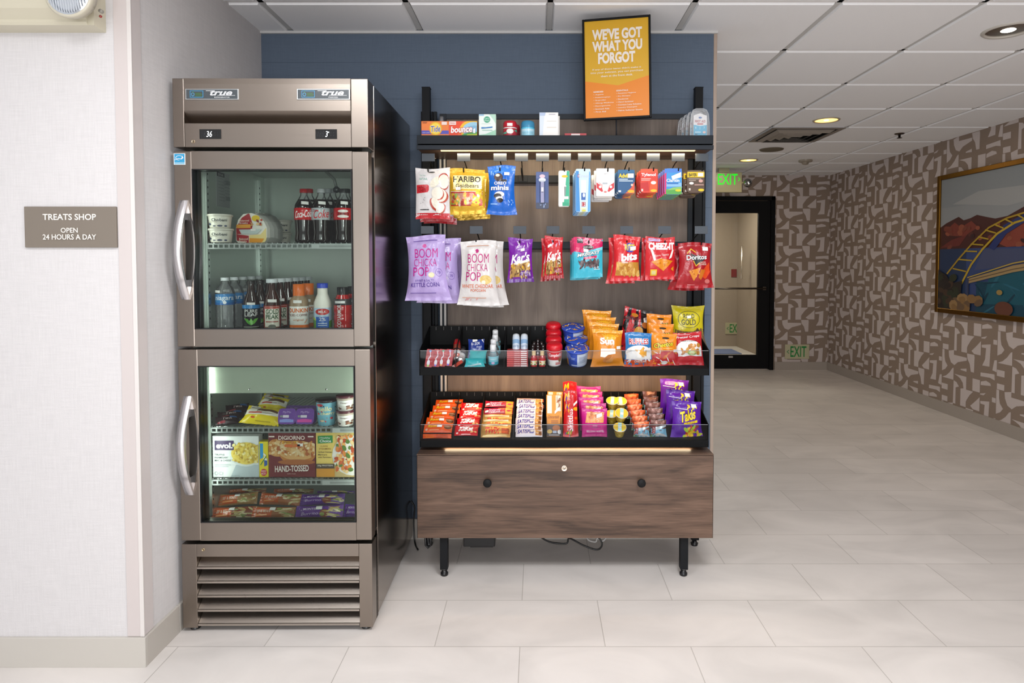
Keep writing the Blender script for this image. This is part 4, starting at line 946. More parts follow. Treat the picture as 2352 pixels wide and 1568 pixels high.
pack('contact_solution_box', 'box', 'white and mint green contact lens solution box on the top shelf', (1100, 262, 1139, 310), YT, [
 ('p', 'a9dcc0', [0, 0, 1, 0, 1, .3, .4, .1, 0, .06]), ('p', 'bfe6d0', [.6, 1, 1, 1, 1, .55, .85, .75]), ('r', 0, .92, .3, 1, 'a6cdea'), ('e', .48, .75, .19, .145, '43aa83'), ('t', 'OPTI', .34, .76, .62, .82, 'd6f2e6'), ('t', 'FREE', .34, .67, .62, .73, 'd6f2e6'), ('r', .15, .55, .7, .56, 'b4dcd2'), ('p', '3f86c4', [.15, .33, .8, .38, .8, .44, .4, .4, .15, .41]), ('r', .2, .25, .8, .28, '9fc9b8')], 'f2faf5', 'box', .045, zb=ZS, side='d5ede0')
def deo(px, cap, body, lab, Y=YT+.02, art=None, capm='plastic'):
    hh = Zp(276, YT)-ZS; R = 15.5*YT/F
    return round_thing('deodorant_stick', 'deodorant', lab, Xp(px, Y), Y, ZS, [('body', [(0, .001), (0, R*.97), (.004, R), (hh*.56, R), (hh*.58, R*.9)], 'plastic', body, art, (R, .006, hh*.55)), ('cap', [(hh*.57, R*1.02), (hh*.85, R*.99), (hh*.96, R*.86), (hh, R*.6), (hh, .001)], capm, cap)])
a1 = [('r', 0, 0, 1, 1, 'b8283a'), ('r', 0, .88, 1, 1, 'f4ece8'), ('e', .5, .45, .18, .34, 'f2efe8'), ('p', '57b79c', [.05, .1, .35, .1, .3, .4, .1, .3]), ('p', '57b79c', [.68, .55, .95, .8, .9, .35]), ('p', 'd8414c', [.1, .6, .3, .8, .2, .45])]
hhd = Zp(276, YT)-ZS
d_ = deo(1172, 'c4142c', 'ab2035', 'short red capped deodorant stick on the top shelf, front one', art=a1); S = cylS(15.9*YT/F, hhd*.62, hhd*.80); o = MB()
for q in clipgrid([(.36, 0), (.62, 0), (.62, 1), (.36, 1)], 1/14, (0, 0, 1, 1)): o.add([S(a, b) for a, b in q], [tuple(range(len(q)))], 'carton', 'f6f4f0', True)
o.build('price_sticker', d_, 'small white price sticker')
deo(1180, 'a8142a', '961b30', 'red deodorant stick mostly hidden behind the front red one', 2.80)
deo(1212.5, '3a8fb8', '8fd3ea', 'blue capped deodorant stick with pale label on the top shelf', art=[('r', 0, 0, 1, 1, 'a8dcee'), ('r', 0, .82, 1, 1, '44bde4'), ('t', 'DRY SPRAY', .15, .5, .85, .72, 'e9f7fb'), ('r', .2, .3, .8, .36, '7ec3dc'), ('r', .25, .16, .75, .2, '5c9fbb')])
pack('tissue_box', 'box', 'plain white and pale blue product box on the top shelf', (1239, 258, 1282, 310), YT, [('p', 'dfeaf6', [0, 0, .18, 0, .28, 1, 0, 1]), ('p', 'b9cbe8', [0, .86, .3, .86, .34, 1, 0, 1]), ('r', .4, .62, .9, .64, 'd8d4cc'), ('r', .4, .36, .9, .38, 'd5c9bb'), ('r', .5, .9, .85, .93, 'b9b6c8')], 'fbf8f3', 'box', .05, zb=ZS, copies=[(.008, .055, -.002)], labels=['white and pale blue product box, front one of two on top shelf', 'white product box directly behind the front white one'])
pack('candy_box', 'box', 'low red carton barely showing above the top shelf lip', (1297, 306, 1347, 310), YT+.03, [('r', .3, .3, .7, .9, 'f0dcd8')], 'b8222e', 'box', .08, zb=ZS, side='a81d2a')
# first aid kits
def firstaid():
    Y = 2.72; x0, y0, x1, y1 = 1582, 249, 1627, 310; X = Xp((x0+x1)/2, Y); w = (x1-x0+1)*Y/F; h = Zp(y0, Y)-ZS
    L = ['clear first aid kit case with blue card at the right end, '+k for k in ('frontmost', 'second from the front', 'third from the front', 'rearmost')]
    r = empty('first_aid_kit', L[0], 'first aid kit', (X, Y, ZS))
    P = [(-w/2, .0), (w/2, 0), (w*.49, h*.45), (w*.44, h*.8), (w*.34, h*.95), (w*.18, h), (-w*.18, h), (-w*.34, h*.95), (-w*.44, h*.8), (-w*.49, h*.45)]
    MB().prism(P, 'y', 0, .032, 'clamshell', 'ffffff').build('plastic_case', r, 'clear plastic case')
    o = MB(); o.tube([(p[0]*.985, .001, p[1]) for p in P[1:]+P[:1]], .0009, 'gloss', 'b9bec2', 6); o.tube([(p[0]*.985, .031, p[1]) for p in P[1:]+P[:1]], .0008, 'gloss', 'b9bec2', 6); o.build('case_rim', r)
    cw = w*.66; ch = h*.84; S = lambda u, v, q=0: ((u-.5)*cw+w*.03, .004-q, .002+v*ch); o = MB().prism([(-cw/2+w*.03, .002), (cw/2+w*.03, .002), (cw/2+w*.03, ch*.9), (cw*.3+w*.03, ch*.93), (w*.03, ch), (-cw*.3+w*.03, ch*.95), (-cw/2+w*.03, ch*.9)], 'y', .004, .022, 'carton', 'f4f1f0')
    o.art(S, [('p', '35b6dc', [.01, .01, .99, .01, .99, .48, .5, .44, .01, .49]), ('e', .5, .79, .13, .04, '3c6fb0'), ('t', 'FIRST AID', .1, .58, .9, .69, 'b5343f'), ('r', .27, .50, .72, .545, 'c23a46'), ('t', '1', .15, .32, .2, .41, 'd7f3fa'), ('t', '2', .45, .3, .51, .39, 'd7f3fa'), ('t', '3', .76, .33, .82, .42, 'd7f3fa'), ('r', .1, .15, .55, .2, 'bfeaf6'), ('r', .1, .07, .3, .1, '1d4f6b'), ('e', .8, .17, .12, .05, 'e9c9c2')], 'carton', lift=.0004)
    o.build('product_card', r, 'white and blue printed card')
    for i in range(3): dup(r, (X-.006*(i+1), Y+.052*(i+1), ZS), (0, 0, .0), L[i+1])
firstaid()
# poster on a stand
def poster():
    Y = 2.79; x0, y0, x1, y1 = 1343, 40, 1495, 274; X, z0 = at((x0+x1)/2, y1, Y); w = (x1-x0)*Y/F; h = Zp(y0, Y)-z0
    r = empty('sign_stand', 'yellow and orange framed sign on a thin pole on the top shelf', 'sign', (X, Y, SHZ), (0, .0, -.10)); zz = z0-SHZ
    r.rotation_euler = (.0, -.018, -.16); w = w/cos(.16)
    o = MB(); f = .0095; c = '17181a'
    o.box(-w/2, -.008, zz, -w/2+f, .008, zz+h, 'black_metal', c, .002); o.box(w/2-f, -.008, zz, w/2, .008, zz+h, 'black_metal', c, .002); o.box(-w/2+f, -.008, zz, w/2-f, .008, zz+f, 'black_metal', c, .002); o.box(-w/2+f, -.008, zz+h-f, w/2-f, .008, zz+h, 'black_metal', c, .002); o.build('frame', r)
    pw, ph = w-2*f, h-2*f; o = MB().box(-pw/2, -.003, zz+f, pw/2, .004, zz+f+ph, 'carton', 'e0ad22')
    S = lambda u, v, q=0: ((u-.5)*pw, -.003-q, zz+f+v*ph)
    q = [('p', 'ee8a1e', [0, 0, 1, 0, 1, .41, .52, .325, 0, .385])]
    B = .045
    q += [('t', "WE'VE GOT", .12, .80, .90, .915, 'f8efe6', 0, 0, B), ('t', 'WHAT YOU', .12, .68, .90, .79, 'f8efe6', 0, 0, B), ('t', 'FORGOT', .21, .555, .79, .67, 'f8efe6', 0, 0, B),
          ('t', "If any of these items didn't make it", .12, .487, .88, .51, 'faf0dc', 0, 0, .008), ('t', 'into your suitcase, you can purchase', .09, .452, .91, .477, 'faf0dc', 0, 0, .008), ('t', 'them at the front desk.', .25, .418, .75, .44, 'faf0dc', 0, 0, .008)]
    for k, s_ in enumerate(['REMEDIES:', '• Aspirin', '• Acetaminophen', '• Ibuprofen', '• Allergy Medicine', '• Decongestants', '• Stomach Aids', '• First Aid']):
        q.append(('t', s_, .13, .262-.0295*k, .13+.0175*len(s_), .277-.0295*k, 'fbeadb', 0, 0, .012 if k else .03))
    for k, s_ in enumerate(['ESSENTIALS:', '• Feminine Hygiene', '• Dry Shampoo', '• Deodorant', '• Hand Sanitizer', '• Contact Lens Solution', '• Laundry Detergent', '• Fabric Softener Sheets']):
        q.append(('t', s_, .49, .262-.0295*k, .49+.0168*len(s_), .277-.0295*k, 'fbeadb', 0, 0, .012 if k else .03))
    o.art(S, q, 'carton', lift=.00025); o.build('poster', r, 'yellow and orange printed poster')
    MB().tube([(-.005, 0, 0), (-.005, 0, zz+.002)], .003, 'black_metal', '26282c', 8).build('pole', r)
    MB().box(-.06, -.035, 0, .05, .035, .003, 'black_metal', '1c1d1f').build('base', r)
poster()
# ---------------------------------------------------------------- upper hooks
YH = 2.715
pack('apple_chip_pouch', 'snack bag', 'white and red apple slice pouch on the leftmost upper hook', (955, 386, 1034, 503), YH, [
 ('r', 0, 0, 1, .115, 'c8202c'), ('t', 'NATURAL', .12, .76, .36, .81, '79b3a3'), ('t', 'The Only', .12, .83, .3, .87, 'a6cdbd'), ('p', 'd02c38', [.03, .50, .36, .52, .40, .56, .40, .65, .36, .67, .03, .665]), ('t', 'APPLE', .08, .59, .32, .64, '8e1420'), ('t', 'CHIPS', .08, .53, .32, .58, '8e1420'),
 ('e', .58, .72, .16, .09, 'f3ecd6', .5), ('e', .83, .78, .15, .12, 'b8442c'), ('e', .83, .76, .145, .11, 'f7efdc'), ('e', .85, .66, .12, .1, 'b8442c'), ('e', .84, .69, .13, .1, 'faf4e4'), ('e', .78, .44, .19, .13, 'c24c30'), ('e', .74, .46, .18, .13, 'f8f0de'), ('e', .68, .48, .17, .12, 'c24c30'), ('e', .65, .50, .17, .12, 'faf3e2'), ('e', .56, .28, .16, .1, 'b8402c', -.7), ('e', .60, .30, .15, .09, 'f8f1e0', -.7), ('e', .77, .20, .13, .09, 'c04a30', .5), ('e', .73, .21, .13, .09, 'f8f2e4', .5),
 ('r', .14, .17, .40, .19, '333333'), ('k', 6, .15, .3, .28, .42, .01, .008, ['777777'], 2), ('e', .48, .925, .1, .012, '2a2a2a')], 'e2dfdf', t=.028, pinch=.02, crimp=.05, copies=[(.010, .055, -.008, .06, -.02), (.016, .10, -.014, -.05, .03)], seed=3)
pack('gummy_bag', 'snack bag', 'yellow gummy bear bag with clear window on second upper hook', (1034, 388, 1114, 492), YH, [
 ('p', 'f7e4a0', [.1, .85, .9, .85, .92, .55, .1, .55]), ('t', 'HARIBO', .10, .70, .88, .83, '26211c', 0, 0, .02), ('t', 'Goldbears', .17, .58, .83, .665, '3a2c22'), ('r', .04, .20, .93, .46, 'c98f7c'), ('k', 46, .06, .21, .9, .44, .05, .035, ['d05a3a', 'e7a23a', '8fae4a', 'd9c0a0', 'b8443c', 'e8c23a'], 7), ('r', .03, .46, .93, .485, 'b8262c'), ('r', .03, .185, .93, .21, 'b8262c'), ('r', .03, .49, .93, .50, 'f2e6e2'),
 ('e', .80, .36, .14, .13, 'e8b91c'), ('e', .83, .48, .09, .07, 'e8b91c'), ('e', .72, .2, .12, .04, 'e2b01c')], 'e0b02a', 'bag', .034, 'foil', copies=[(.010, .035, -.006, .05, .02), (.004, .07, -.008, -.04, -.02), (.014, .10, -.012, .04, .03), (.006, .13, -.014, 0, -.02)], st=(.25, .56, .14), seed=5, pinch=.0)
pack('cookie_bag', 'snack bag', 'blue mini sandwich cookie bag on the third upper hook', (1119, 381, 1186, 493), YH, [
 ('r', 0, .84, 1, .99, '2f74d6'), ('k', 18, .1, .82, .95, .97, .05, .02, ['5d9bea', '88b8f2', '4a8ae2'], 4), ('e', .38, .76, .17, .085, '3b2a26'), ('e', .37, .775, .15, .065, '54403a'), ('e', .35, .80, .08, .03, 'f0ead8'), ('e', .58, .69, .14, .03, '2c2522'), ('r', .6, .8, .8, .86, 'f3f3f6'),
 ('t', 'OREO', .20, .60, .70, .675, '0d4aa8', 0, 0, .06), ('t', 'OREO', .21, .605, .69, .67, W_, 0, 0, .02), ('t', 'minis', .07, .49, .80, .595, '0d4aa8', .0, 0, .06), ('t', 'minis', .08, .495, .79, .59, W_, 0, 0, .035), ('e', .42, .41, .19, .06, 'f5f3f0'), ('e', .35, .38, .15, .05, '2c2322'), ('e', .42, .33, .14, .04, 'eeeae6'), ('e', .44, .29, .12, .045, '2a2120'), ('k', 8, .75, .2, .92, .3, .02, .012, ['9cc6ff'], 3), ('r', .1, .2, .35, .23, '7fb0f0')], '1668cf', 'bag', .036, seed=8, pinch=.10)
pack('toothbrush_pack', 'toiletry', 'navy blister pack with white travel toothbrush on an upper hook', (1231, 395, 1260, 479), YH, [
 ('r', 0, .82, 1, 1, '4d6096'), ('e', .5, .88, .22, .05, 'e4c7d4'), ('e', .5, .78, .28, .06, 'dfe5f2'), ('r', .38, .15, .64, .72, 'a9a6c9'), ('r', .42, .46, .6, .58, 'f2eef0'), ('r', .42, .44, .6, .455, '2c2f48'), ('r', .02, 0, .98, .16, '1e2c4c'), ('k', 10, .1, .03, .9, .14, .05, .02, ['4a5f8e', '93a6c9'], 6)], '2f4a86', 'card', .014, 'plastic', blister=(.3, .13, .7, .75, .008, 'ffffff', 'acrylic'), rad=.004)
pack('nail_clipper_card', 'toiletry', 'narrow card, white left half and green right half, upper hook', (1283, 392, 1308, 474), YH, [
 ('p', '35b48c', [.45, 0, 1, 0, 1, 1, .75, 1]), ('p', '2ea67f', [.35, 0, 1, 0, 1, .1, .35, .12]), ('e', .55, .84, .28, .035, 'f0c81e'), ('e', .6, .56, .1, .04, 'e4e4e0'), ('p', '8f9a98', [.52, .3, .64, .3, .68, .55, .5, .55]), ('r', .45, .2, .9, .28, 'f4f2ee')], 'f4f3ec', 'card', .010, copies=[(0, .03, 0)], labels=['narrow white and green clipper card, front one', 'narrow white and green clipper card, rear one'], rad=.006)
pack('toothbrush_kit', 'toiletry', 'tall light blue and white toothpaste kit card on upper hook', (1322, 388, 1356, 487), YH, [
 ('p', '3a8fd4', [0, 0, .3, 0, .2, .95, 0, .95]), ('p', '66aee4', [.8, 0, 1, 0, 1, .9, .9, .95]), ('t', 'Crest', .12, .80, .92, .87, 'c9d6e8', 0, 0, .02), ('t', 'C', .12, .80, .26, .87, 'c8303c'), ('r', .36, .45, .7, .74, 'fbfbfb'), ('r', .38, .28, .66, .44, '3264b0'), ('e', .55, .39, .08, .05, 'e6ecf6'), ('r', .40, .13, .66, .23, 'b5323c'), ('t', '1 2', .42, .14, .64, .22, 'f0e4e4'), ('r', .35, .06, .72, .10, 'f2e9b8'), ('e', .55, .03, .15, .02, 'e9d73a')], 'cfe4f4', 'card', .012, copies=[(-.003, .035, -.003), (-.005, .07, -.006), (-.007, .10, -.009)], side='2f86cf', rad=.006)
pack('bandage_card', 'toiletry', 'white card with red chevrons hanging on an upper hook', (1369, 387, 1411, 451), YH, [
 ('t', 'wet n', .42, .78, .66, .84, 'b8b8bc'), ('p', 'd8363e', [.02, .3, .02, .5, .28, .38, .38, .18, .3, .16]), ('p', 'd8363e', [.98, .3, .98, .5, .72, .38, .62, .18, .7, .16]), ('p', 'f0b9b6', [.1, .52, .35, .42, .34, .3]), ('e', .22, .34, .07, .05, 'f7eeee'), ('e', .8, .34, .07, .05, 'f7eeee'), ('r', .34, .44, .62, .49, 'b9c0c8'), ('e', .5, .16, .08, .03, 'e07a74'), ('p', 'e8e6e6', [.02, .02, .2, .02, .06, .2, .02, .2])], 'f8f5f3', 'card', .009, copies=[(-.006, .035, -.004), (-.003, .07, -.01, .04), (-.012, .10, -.014, -.05)], rad=.004)
def medcard(name, lab, rect, art, base, cps, side=None): return pack(name, 'medicine', lab, rect, YH, art, base, 'card', .012, copies=cps, side=side, rad=.014)
C3 = [(-.003, .03, -.003), (-.006, .06, -.006, .03), (-.004, .09, -.012)]
medcard('pain_relief_card', 'navy and orange pain relief card on upper hook', (1418, 390, 1457, 445), [('r', 0, .86, 1, 1, '1e6a9a'), ('t', 'Advil', .06, .66, .62, .84, 'f4d61e', 0, 0, .04), ('r', .60, .66, .94, .84, 'f4f1ea'), ('p', 'e5522e', [.45, 0, 1, 0, 1, .52, .8, .25]), ('p', 'ea7a3c', [.3, 0, 1, 0, 1, .08]), ('r', .08, .58, .6, .62, 'c9dcec'), ('r', .08, .51, .9, .55, 'c9dcec'), ('r', .05, .06, .2, .14, 'dfe6ee'), ('e', .84, .36, .07, .05, 'f2c9b8'), ('e', .78, .1, .2, .06, 'f2b71e')], '1b5688', C3)
medcard('cold_relief_card', 'bright red cold relief card on upper hook', (1470, 388, 1510, 443), [('r', 0, .84, 1, 1, 'ee5a32'), ('t', 'Tylenol', .06, .66, .88, .82, W_, 0, 0, .03), ('r', .06, .57, .6, .60, 'f6c3b4'), ('r', .06, .51, .55, .54, 'f6c3b4'), ('p', 'f05a22', [.5, .0, 1, 0, 1, .5, .6, .5]), ('p', 'c81e1c', [0, .1, .5, .1, .45, .45, 0, .4]), ('e', .75, .42, .15, .07, 'fbefe8'), ('r', .06, .06, .16, .16, 'f6d9d0'), ('e', .76, .09, .18, .055, 'f4c321')], 'e03a26', C3)
medcard('allergy_card', 'sky blue and green allergy card on upper hook', (1525, 387, 1565, 447), [('r', 0, .84, 1, 1, '4d86dc'), ('p', 'd3357e', [0, 0, .12, 0, .12, .85, 0, .78]), ('p', '58a84a', [.1, 0, 1, 0, 1, .28, .1, .2]), ('p', '8cc46a', [.1, .16, 1, .2, 1, .3, .5, .27]), ('r', .12, .3, .98, .45, '8fc1ec'), ('p', 'f6f8fa', [.4, .70, .95, .86, .95, .66, .45, .56]), ('t', 'Claritin', .12, .48, .86, .60, W_, 0, 0, .02), ('r', .15, .4, .8, .45, '2e74c0'), ('e', .8, .16, .18, .05, 'd8d022')], '3f9bdf', [(-.004, .025, -.003), (-.007, .05, -.006), (-.010, .075, -.009), (-.013, .10, -.012)], side='c0307a')
medcard('aspirin_card', 'brown aspirin card with yellow band at right upper hook', (1577, 391, 1617, 443), [('r', 0, .90, 1, 1, '6d5844'), ('r', .01, .68, .99, .92, 'eac71c'), ('t', 'BAYER', .1, .72, .56, .86, '2e2a1c', 0, 0, .03), ('r', .62, .72, .92, .88, 'f4f1ea'), ('r', .1, .6, .8, .63, 'b9a99b'), ('r', .1, .53, .5, .56, 'b9a99b'), ('e', .25, .42, .13, .06, 'eee9e4'), ('e', .78, .52, .12, .07, 'd9a79c'), ('r', .42, .32, .95, .38, 'b08c80'), ('r', .1, .1, .2, .2, 'd8cfc6'), ('e', .8, .12, .17, .06, 'e8cc1c')], '5c4636', [(-.010, .03, -.003, .05), (-.016, .07, -.008, -.05), (-.012, .10, -.012, .04)])
# ---------------------------------------------------------------- lower hooks
def popcorn(nm, lab, rect, base, c1, c2, flav, cps, seed, roll):
    pack(nm, 'snack bag', lab, rect, YH-.01, [('e', .47, .84, .055, .03, c1), ('t', 'BOOM', .20, .66, .82, .80, c1, 0, 0, .0), ('t', 'CHICKA', .17, .53, .79, .645, c1, 0, 0, -.005), ('t', 'POP', .15, .38, .58, .52, c1, 0, 0, .005)]+flav+[('r', .18, .915, .8, .925, c2), ('r', .1, .115, .7, .125, c2)], base, 'bag', .042, copies=cps, seed=seed, roll=roll, pinch=.085, crimp=.07, flare=.13, wr=.005)
popcorn('popcorn_bag', 'lavender popcorn bag with magenta lettering on the leftmost lower hook', (936, 541, 1032, 690), 'b9a4dc', 'c4178e', '7a5fb0', [('e', .63, .395, .08, .04, 'e9dfb0'), ('o', .83, .43, .085, .06, .08, '7a5fb0'), ('t', '70', .79, .41, .87, .45, '7a5fb0'), ('t', 'SWEET & SALTY', .2, .295, .68, .33, '6a4aa6'), ('t', 'KETTLE CORN', .10, .215, .80, .28, '5b3a9c')], [(.040, .055, -.014, .10, .03), (.062, .10, -.012, .14, -.03)], 11, -.035)
popcorn('popcorn_bag', 'white cheddar popcorn bag with magenta lettering on a lower hook', (1055, 553, 1143, 701), 'dcd8d6', 'c02a7c', 'd9a58c', [('e', .72, .40, .17, .07, 'd9b85c'), ('e', .66, .36, .06, .03, 'f3ecd2'), ('t', 'WHITE CHEDDAR', .05, .27, .92, .33, 'd9734c'), ('t', 'POPCORN', .30, .215, .70, .255, 'd9734c'), ('k', 5, .1, .08, .5, .11, .03, .012, ['d9a0a0'], 4)], [(.036, .055, -.004, .1, -.03), (.012, .10, -.012, -.1, .02)], 14, .0)
def nuts(nm, lab, rect, base, lo, cps, seed, st, flav):
    pack(nm, 'snack bag', lab, rect, YH, [('p', 'f2ece4', [.08, .42, .9, .53, .9, .47, .08, .36]), ('r', .08, .12, .92, .40, 'b08a4c'), ('p', 'b08a4c', [.08, .36, .92, .48, .92, .38, .08, .36]), ('k', 50, .1, .1, .9, .42, .045, .03, ['c99a4a', '8c6034', 'dcc07a', '5f4028', 'e3b23c', '7a5038'], seed), ('e', .82, .4, .09, .05, 'e9eee2'), ('p', lo, [.48, .10, .95, .10, .95, .28, .48, .26]), ('t', flav, .52, .14, .9, .24, 'e9d9ec'), ('t', "Kar's", .10, .46, .90, .66, W_, .10, .2, .03), ('r', 0, 0, 1, .08, lo), ('k', 5, .35, .8, .8, .92, .06, .02, ['d9c2e6'], 3)], base, 'bag', .034, copies=cps, seed=seed, st=st, pinch=.08)
nuts('nut_bag', 'purple trail mix bag on a lower hook', (1166, 547, 1225, 648), '7a1fa0', '5c1a86', (), 21, (.6, .74, .17, .1), 'SWEET N')
nuts('nut_bag', 'red trail mix bag on a lower hook', (1250, 543, 1294, 640), 'c8202c', 'a01820', [(-.014, .04, -.01, .15)], 22, (.25, .78, .2, .25), 'NUTS')
pack('jerky_bag', 'snack bag', 'pink and turquoise jerky bag on a lower hook', (1317, 546, 1384, 637), YH, [('r', 0, 0, 1, .62, '3cb4cc'), ('p', 'd0145c', [0, .66, 0, 1, 1, 1, 1, .78, .6, .70, .3, .62]), ('p', '8adbe8', [.25, .58, .55, .66, 1, .78, 1, .70, .5, .58]), ('r', .12, .86, .32, .98, '2c2c30'), ('t', '100%', .14, .93, .3, .96, 'd0d0d0'), ('e', .5, .76, .19, .055, '2a2426'), ('t', "JACK LINK'S", .33, .735, .68, .785, 'e8e2dc', 0, 0, .01), ('t', 'MRBEAST', .12, .55, .92, .65, '101418', .12, .15, .07), ('t', 'MRBEAST', .13, .56, .91, .64, W_, .12, .15, .02), ('p', 'd01a5c', [.34, .44, .80, .50, .80, .56, .34, .51]), ('t', 'ORIGINAL', .38, .465, .76, .52, 'f3d3df', .05), ('k', 26, .2, .27, .85, .42, .09, .035, ['4a3436', '5e4344', '3a2628'], 5), ('t', '13', .72, .24, .86, .32, 'e8f6fa'), ('r', .70, .2, .9, .22, 'cdeef5')], '3cb4cc', 'bag', .02, copies=[(-.006, .03, -.004, .04), (-.004, .06, -.008, -.03), (-.010, .09, -.012, .03)], st=(.42, .68, .17, -.15), seed=31, pinch=.01, crimp=.05)
pack('cracker_bite_bag', 'snack bag', 'red cracker bites bag with tan window on lower hook', (1404, 541, 1469, 645), YH, [('r', .12, .12, .98, .42, 'c48a34'), ('k', 26, .15, .14, .95, .38, .09, .05, ['d8a54c', 'b87a28', 'e0b464', 'c98f3a'], 9), ('k', 8, .1, .82, .95, .95, .05, .02, ['f07a78', 'e86060'], 5), ('e', .62, .74, .2, .11, '4038a0'), ('t', 'RITZ', .42, .67, .80, .81, 'f0c81e', 0, 0, .03), ('t', 'bits', .28, .45, .92, .62, W_, .08, 0, .045), ('r', .3, .39, .55, .43, 'e9c6b8')], 'd4242c', 'bag', .036, copies=[(-.016, .05, -.012, .12)], st=(.74, .725, .22, .1), seed=33, pinch=.08, roll=.03, labels=['red cracker bites bag with tan window on lower hook, front one', 'red cracker bites bag mostly hidden behind the front one'])
pack('cheese_cracker_bag', 'snack bag', 'red cheese cracker bag with white lettering on lower hook', (1482, 544, 1549, 642), YH, [('r', .1, .9, .5, .97, 'b9a4d0'), ('t', 'CHEEZ-IT', .10, .70, .97, .87, W_, 0, 0, .05), ('p', 'f4ece6', [.16, .7, .24, .7, .34, .46, .56, .52, .44, .42, .28, .42]), ('p', 'f4ece6', [.9, .7, .95, .7, .88, .52, .78, .48]), ('t', 'Extra Toasty', .3, .54, .78, .60, 'f6dfd8', .08), ('p', 'e08a1e', [.18, .42, .52, .50, .92, .44, .60, .20]), ('k', 14, .3, .3, .8, .45, .03, .02, ['f0a63a', 'c9741a'], 6), ('r', .16, .09, .38, .24, 'efc032'), ('r', .2, .12, .34, .21, 'd9cc8c'), ('p', 'e09020', [.85, .25, .95, .32, .95, .2])], 'cc1f28', 'bag', .034, copies=[(-.012, .05, -.006, .1, .02)], seed=35, pinch=.0, labels=['red cheese cracker bag with white lettering on lower hook, front one', 'red cheese cracker bag behind the front one, left edge showing'])
pack('tortilla_chip_bag', 'snack bag', 'dark red tortilla chip bag on the rightmost lower hook', (1554, 558, 1636, 661), YH, [('p', 'd8471c', [.6, .3, 1, .62, 1, .4, .8, .2]), ('p', '3a3c3e', [.32, .77, .82, .64, .5, .50]), ('l', 'e8b93c', .022, [.24, .77, .36, .86, .50, .79]), ('l', 'e8b93c', .022, [.42, .6, .50, .49, .62, .56]), ('t', 'Doritos', .20, .62, .86, .745, '1c1c1e', .03, 0, .06), ('t', 'Doritos', .21, .63, .85, .735, W_, .03, 0, .02), ('t', 'NACHO', .64, .555, .82, .59, 'f0cfc2'), ('t', 'CHEESE', .62, .51, .84, .545, 'f0cfc2'), ('p', 'dd8a2c', [.28, .38, .66, .46, .46, .16]), ('p', 'c9701c', [.58, .24, .66, .42, .8, .40, .66, .18]), ('k', 10, .35, .25, .6, .42, .02, .015, ['f0ab4c', 'b85c18'], 3), ('e', .84, .15, .07, .05, 'c96a66'), ('r', .3, .07, .5, .085, 'c46a6a')], 'a5141f', 'bag', .045, copies=[(-.022, .06, -.012, .12, .02)], st=(.8, .87, .17), seed=37, pinch=.09, flare=.10, wr=.005, labels=['dark red tortilla chip bag on the rightmost lower hook, front one', 'dark red tortilla chip bag behind and left of the front one'])
# ---------------------------------------------------------------- tilted trays
LN = math.atan(SLOPE)
def floor_of(TF, Y): return TF+SLOPE*(Y-SF-.004)+.0015
def tp(TF, name, cat, label, rect, Y, art, base, n=1, dy=.05, dx=0, dz=0, lean=.04, **k):
    """goods standing in a tray; copies go back up the slope"""
    R = random.Random(rect[0]); cps = [(dx*(i+1)+R.uniform(-.003, .003), dy*(i+1), (SLOPE*dy+dz)*(i+1), R.uniform(-.06, .06), R.uniform(-.03, .03)) for i in range(n-1)]
    return pack(name, cat, label, rect, Y, art, base, zb=floor_of(TF, Y)+k.pop('up', 0), lean=lean, copies=k.pop('copies', cps), **k)
# upper tray, left to right
for i, (px, c1, c2) in enumerate(((984, '5aa0e0', 'a6d84a'), (1001, 'e8a0a0', '5a5ad0'), (1014, '3cb488', 'f2a03a'), (1030, 'b0a0e0', '6a5ae0'))):
    tp(TF1, 'toothbrush', 'toothbrush', ['toothbrush in red wrapper with blue bristles, far left of the upper tray', 'toothbrush in red wrapper with pink bristles, upper tray left', 'toothbrush in red wrapper with green bristles, upper tray left', 'toothbrush in red wrapper with lilac bristles, upper tray left'][i],
       (px-9, 802, px+8, 847), 2.705+.004*i, [('e', .5, .90, .17, .07, c1), ('l', 'f0e8ec', .09, [.5, .85, .62, .62, .38, .45, .45, .28]), ('e', .45, .24, .2, .17, 'f4f0f2'), ('e', .45, .08, .14, .05, c2), ('r', .05, .44, .3, .5, 'e06a62')], 'b42e34', lean=.35, t=.008, pinch=.0, crimp=.04, part='wrapper', roll=.10, kind='card', rad=.004, mt='film')
def tilted_can(px, Y, lab, ang, cap, body, zup=0, yaw=0):
    R = .0175; hh = .085
    round_thing('lotion_tube', 'toiletry', lab, Xp(px, Y), Y, floor_of(TF1, Y)+zup, [('tube', [(0, .001), (0, R), (hh, R), (hh, .001)], 'gloss', body, [('r', 0, .3, 1, .55, 'e8e4e0'), ('r', .1, .6, .9, .7, '2a2a30')], (R, 0, hh)), ('base_ring', [(-.004, .001), (-.004, R*.9), (.002, R*1.04), (.004, R)], 'satin', 'd8d4d0'), ('cap', [(hh, R*.98), (hh+.035, R*.8), (hh+.04, .001)], 'gloss', cap)], rot=(ang, 0, yaw))
tilted_can(1048, 2.735, 'small red and white tube lying back, base ring facing front, upper tray', -.95, 'c01822', 'c8563e', .019)
tilted_can(1056, 2.725, 'small silver ended tube lying low beside the teal packets', -1.25, '3a3a3e', 'b9aaa6', .018, -.1)
o = MB(); w_ = .035
q = pack('paper_strip', 'packet', 'thin red paper packet leaning across the small tubes', (1039, 832, 1066, 838), 2.712, [('r', 0, 0, .2, 1, 'd8b0a8')], 'c8452e', 'card', .002, zb=floor_of(TF1, 2.712)+.004, roll=-.6, lean=.5, rad=.002)
